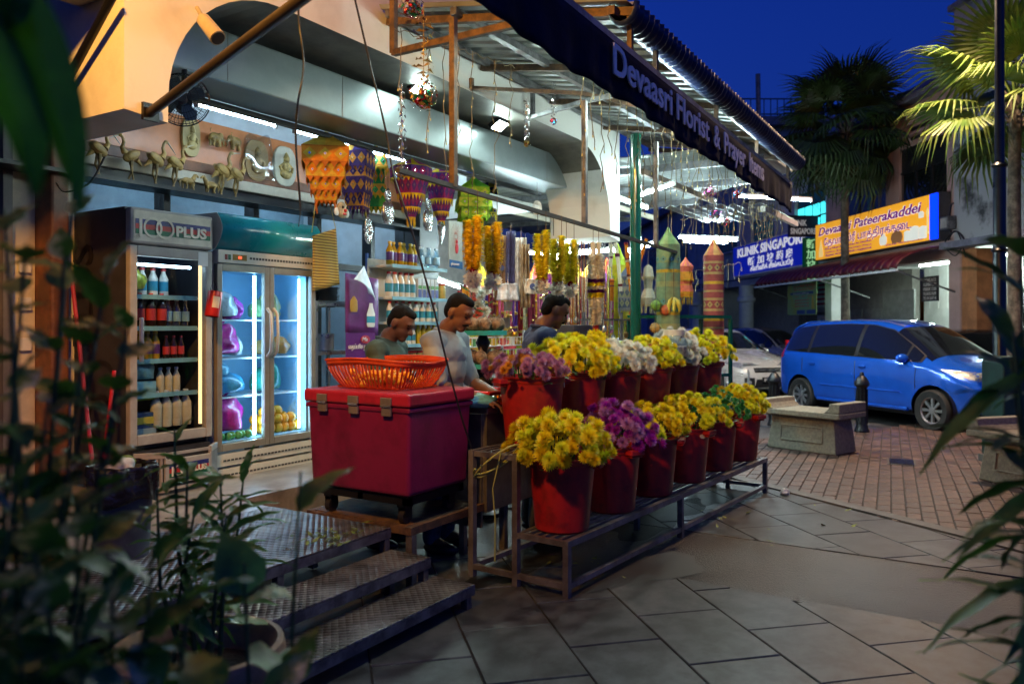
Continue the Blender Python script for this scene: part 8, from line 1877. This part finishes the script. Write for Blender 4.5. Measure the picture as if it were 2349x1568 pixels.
def bush(label, root_px, d0, tips, seed, sc, meshes=vm):
    r0 = PD(root_px, HZ, d0); r0.z = 0
    stems = []
    for px, py, d, n_ in tips: stems.append((r0 + Vector((random.uniform(-.05, .05), random.uniform(-.05, .05), .28)), PD(px, py, d), int(n_ * 1.4)))
    return plant('variegated_shrub', label, 'shrub', r0, stems, meshes, 0, sc, seed=seed, group='shrubs close to the viewer')
bush('cream and green variegated shrub at the left edge, close to the viewer', -40, 1.25, [(60, 560, 1.2, 15), (150, 560, 1.3, 15), (250, 600, 1.35, 14), (30, 760, 1.1, 13), (200, 760, 1.25, 15), (300, 720, 1.4, 13), (110, 920, 1.2, 14), (270, 900, 1.35, 14), (40, 1080, 1.1, 14), (10, 480, 1.3, 12), (170, 430, 1.45, 8)], 11, 1.0)
bush('dense dark shrub filling the lower left corner', 120, 1.05, [(60, 1180, 1.0, 16), (180, 1150, 1.1, 16), (100, 1330, 1.0, 16), (260, 1300, 1.1, 17), (350, 1260, 1.15, 14), (40, 1420, .95, 14), (200, 1450, 1.0, 16), (330, 1440, 1.1, 14), (120, 1540, .95, 14), (440, 1330, 1.2, 8), (300, 1560, 1.05, 12), (60, 1050, 1.15, 14), (500, 1560, 1.15, 9), (690, 1520, 1.35, 7), (640, 1560, 1.3, 7)], 23, 1.05)
dm = [leaf_mesh(.16, .045, lv_dark, .3), leaf_mesh(.14, .04, lv_dark, .2)]
r0 = PD(620, HZ, 1.5); r0.z = 0
plant('broad_leaf_sprig', 'sprig with broad dark leaves before the potted plant', 'plant', r0, [(r0, PD(560, 1290, 1.45), 7), (r0, PD(690, 1080, 1.5), 6)], [leaf_mesh(.13, .048, lv_dark, .35), leaf_mesh(.11, .04, lv_var2, .3)], 0, .8, seed=5)
# big drooping leaf at upper left
r0 = PD(-260, HZ, .75); r0.z = 0
t = thing('banana_plant', 'large drooping dark green leaves at the upper left, out of focus', 'plant', r0)
MB().tube([(0, 0, 0), (.02, .0, 1.0), PD(-160, -60, .72) - r0], [.05, .04, .015], 10).build('stem', stemm, t, smooth=60)
for (p0_, p1_, wd) in (((-40, -160), (165, 480), .034), ((-110, -40), (60, 440), .034), ((-150, -160), (20, 40), .04)):
    a, b = PD(p0_[0], p0_[1], .72), PD(p1_[0], p1_[1], .70); ax = (b - a); ln_ = ax.length; axn = ax.normalized(); sd = axn.cross(FW).normalized(); nn_ = sd.cross(axn)
    def lf_(u, v):
        w_ = wd * 1.9 * (v + .02) ** .6 * (1.0 - .99 * v) ** .95 + .001; return a + axn * (ln_ * v) + sd * ((2 * u - 1) * w_) + nn_ * (.03 * math.sin(v * 3) + abs(2 * u - 1) * .012) - r0
    MB().grid(lf_, 7, 18).build('leaf', mat('broad_green_leaf', (.05, .22, .012), .5, var=.25, sc=5, trl=.5), t, smooth=60)
MB().tube([PD(-160, -60, .72) - r0, PD(-60, -120, .72) - r0], .012, 6).build('leaf_stalk', stemm, t)
# potted bamboo-like plant
pc = PD(455, HZ, 2.35); pc.z = 0; rimz = .56
clay = mat('clay_pot', (.32, .19, .095), .6, var=.25, sc=6, bump=.1); soil = mat('pot_soil', (.03, .022, .015), .9, bump=.6)
t = thing('plant_pot', 'round clay coloured pot with a thick rolled rim', 'pot', pc)
MB().lathe([(.001, 0), (.15, 0), (.165, .02), (.205, .35), (.215, .49), (.245, .505), (.25, .53), (.243, .56), (.225, .562), (.205, .535), (.195, .48), (.19, .46)], 40, cap=False).build('body', clay, t, smooth=45); MB().lathe([(.001, .475), (.196, .47)], 30, cap=False).build('soil', soil, t)
bm2 = [leaf_mesh(.16, .017, lv_bam, .35, .35, 10, 1.3), leaf_mesh(.14, .016, lv_bam, .15, .35, 10, 1.3), leaf_mesh(.15, .018, lv_dark, .45, .35, 10, 1.3)]
b0 = pc + Vector((0, 0, .47))
plant('potted_bamboo', 'slender leafy bamboo like plant growing in the clay pot', 'plant', b0, [(b0 + Vector((.02, .03, 0)), PD(400, 985, 2.4), 18), (b0, PD(430, 1070, 2.35), 18), (b0 + Vector((.05, -.03, 0)), PD(505, 1090, 2.45), 18), (b0 + Vector((-.03, 0, 0)), PD(360, 1120, 2.3), 14), (b0 + Vector((.05, .05, 0)), PD(560, 1080, 2.6), 17), (b0 + Vector((0, -.05, 0)), PD(520, 1180, 2.35), 14), (b0 + Vector((-.05, .05, 0)), PD(445, 1180, 2.3), 14)], bm2, 0, 1.0, seed=8, stem_r=.006)
# leaves hanging in from the right
rb = PD(2520, HZ, 1.5); rb.z = 0
rbm = [leaf_mesh(.22, .017, lv_dark, .5, .3, 12, 1.25), leaf_mesh(.2, .016, mat('bamboo_leaf_plain', (.04, .13, .02), .4, var=.3, trl=.25), .3, .3, 12, 1.25)]
plant('bamboo_clump', 'dark bamboo leaves hanging in from the right edge, out of focus', 'plant', rb, [(rb, PD(2350, 560, 1.6), 18), (rb, PD(2325, 760, 1.6), 22), (rb, PD(2385, 880, 1.55), 22), (rb, PD(2340, 640, 1.7), 20), (rb, PD(2390, 470, 1.6), 16), (rb, PD(2320, 820, 1.7), 14)], rbm, 0, 1.0, seed=31, stem_r=.007)
t = thing('blade_leaf_plant', 'single long blade leaf at the lower right corner', 'plant', PD(2380, HZ, .9) * Vector((1, 1, 0)) if False else Vector((PD(2380, HZ, .9).x, PD(2380, HZ, .9).y, 0)))
a, b = PD(2350, 1800, .85), PD(2340, 1180, .92)
MB().grid(lambda u, v: a.lerp(b, v) + RT * ((u - .5) * .028 * (1 - v ** 2) + .012 * math.sin(v * 2.5)) + FW * (.01 * abs(u - .5)), 5, 14).build('leaf', mat('bamboo_leaf_plain'), t, world=True, smooth=60)
MB().tube([t.location, a], .008, 6).build('stem', stemm, t, world=True)
# dark utility cabinet behind the leaves at right
p = PD(2335, HZ, 8.6); t = thing('utility_box', 'dark green utility box half hidden by the bamboo leaves', 'box', (p.x, p.y, 0), A - PI / 2)
bxo('cabinet', mat('dark_green_enamel', (.006, .035, .03), .4, var=.2), t, -.28, .3, -.2, .2, .08, 1.12, bevel=.02); bxo('plinth', kerbm, t, -.3, .32, -.22, .22, 0, .08); bxo('lid', _M['dark_green_enamel'], t, -.3, .32, -.22, .22, 1.121, 1.16, bevel=.01); bxo('door_line', dark, t, .0, .008, -.205, -.2, .12, 1.08)
# rubbish bin with black liner on the landing
p = Vector((2.32, 3.72, .36)); t = thing('rubbish_bin', 'grey rubbish bin lined with a black bag on the landing', 'bin', p)
MB().lathe([(.001, 0), (.12, 0), (.145, .42), (.15, .43), (.14, .43), (.115, .02)], 24, cap=False).build('bin_body', mat('bin_grey', (.06, .075, .085), .5, var=.2), t, smooth=45)
m = MB(); m.grid(lambda u, v: ((.152 + .012 * math.sin(u * 2 * PI * 9 + v * 3) * (.4 + v) - .02 * max(0, v - .7)) * math.cos(u * 2 * PI), (.152 + .012 * math.sin(u * 2 * PI * 9 + v * 3) * (.4 + v)) * math.sin(u * 2 * PI), lerp(.28 + .02 * math.sin(u * 2 * PI * 3), .455, v)), 60, 8, closeu=True); m.build('liner', mat('bin_liner', (.012, .012, .013), .22, bump=.6, bsc=25), t, thick=.003, smooth=60)
tag(crumple('crumpled_paper', mat('waste_paper', (.5, .5, .46), .7), None, p + Vector((-.02, -.02, .43)), (.07, .06, .05), 41, amp=.3), 'crumpled white paper on top of the rubbish bin', 'paper')
tag(crumple('crumpled_paper', mat('waste_green', (.12, .2, .05), .7), None, p + Vector((.04, .05, .44)), (.05, .05, .045), 43, amp=.3), 'crumpled green wrapper on top of the rubbish bin', 'paper')
p = GZ(1800, 1135); tag(crumple('plastic_scrap', plastic('white_scrap', (.6, .62, .62)), None, (p.x, p.y, .025), (.05, .04, .03), 44, amp=.3), 'small crumpled white plastic scrap on the paving edge', 'litter')
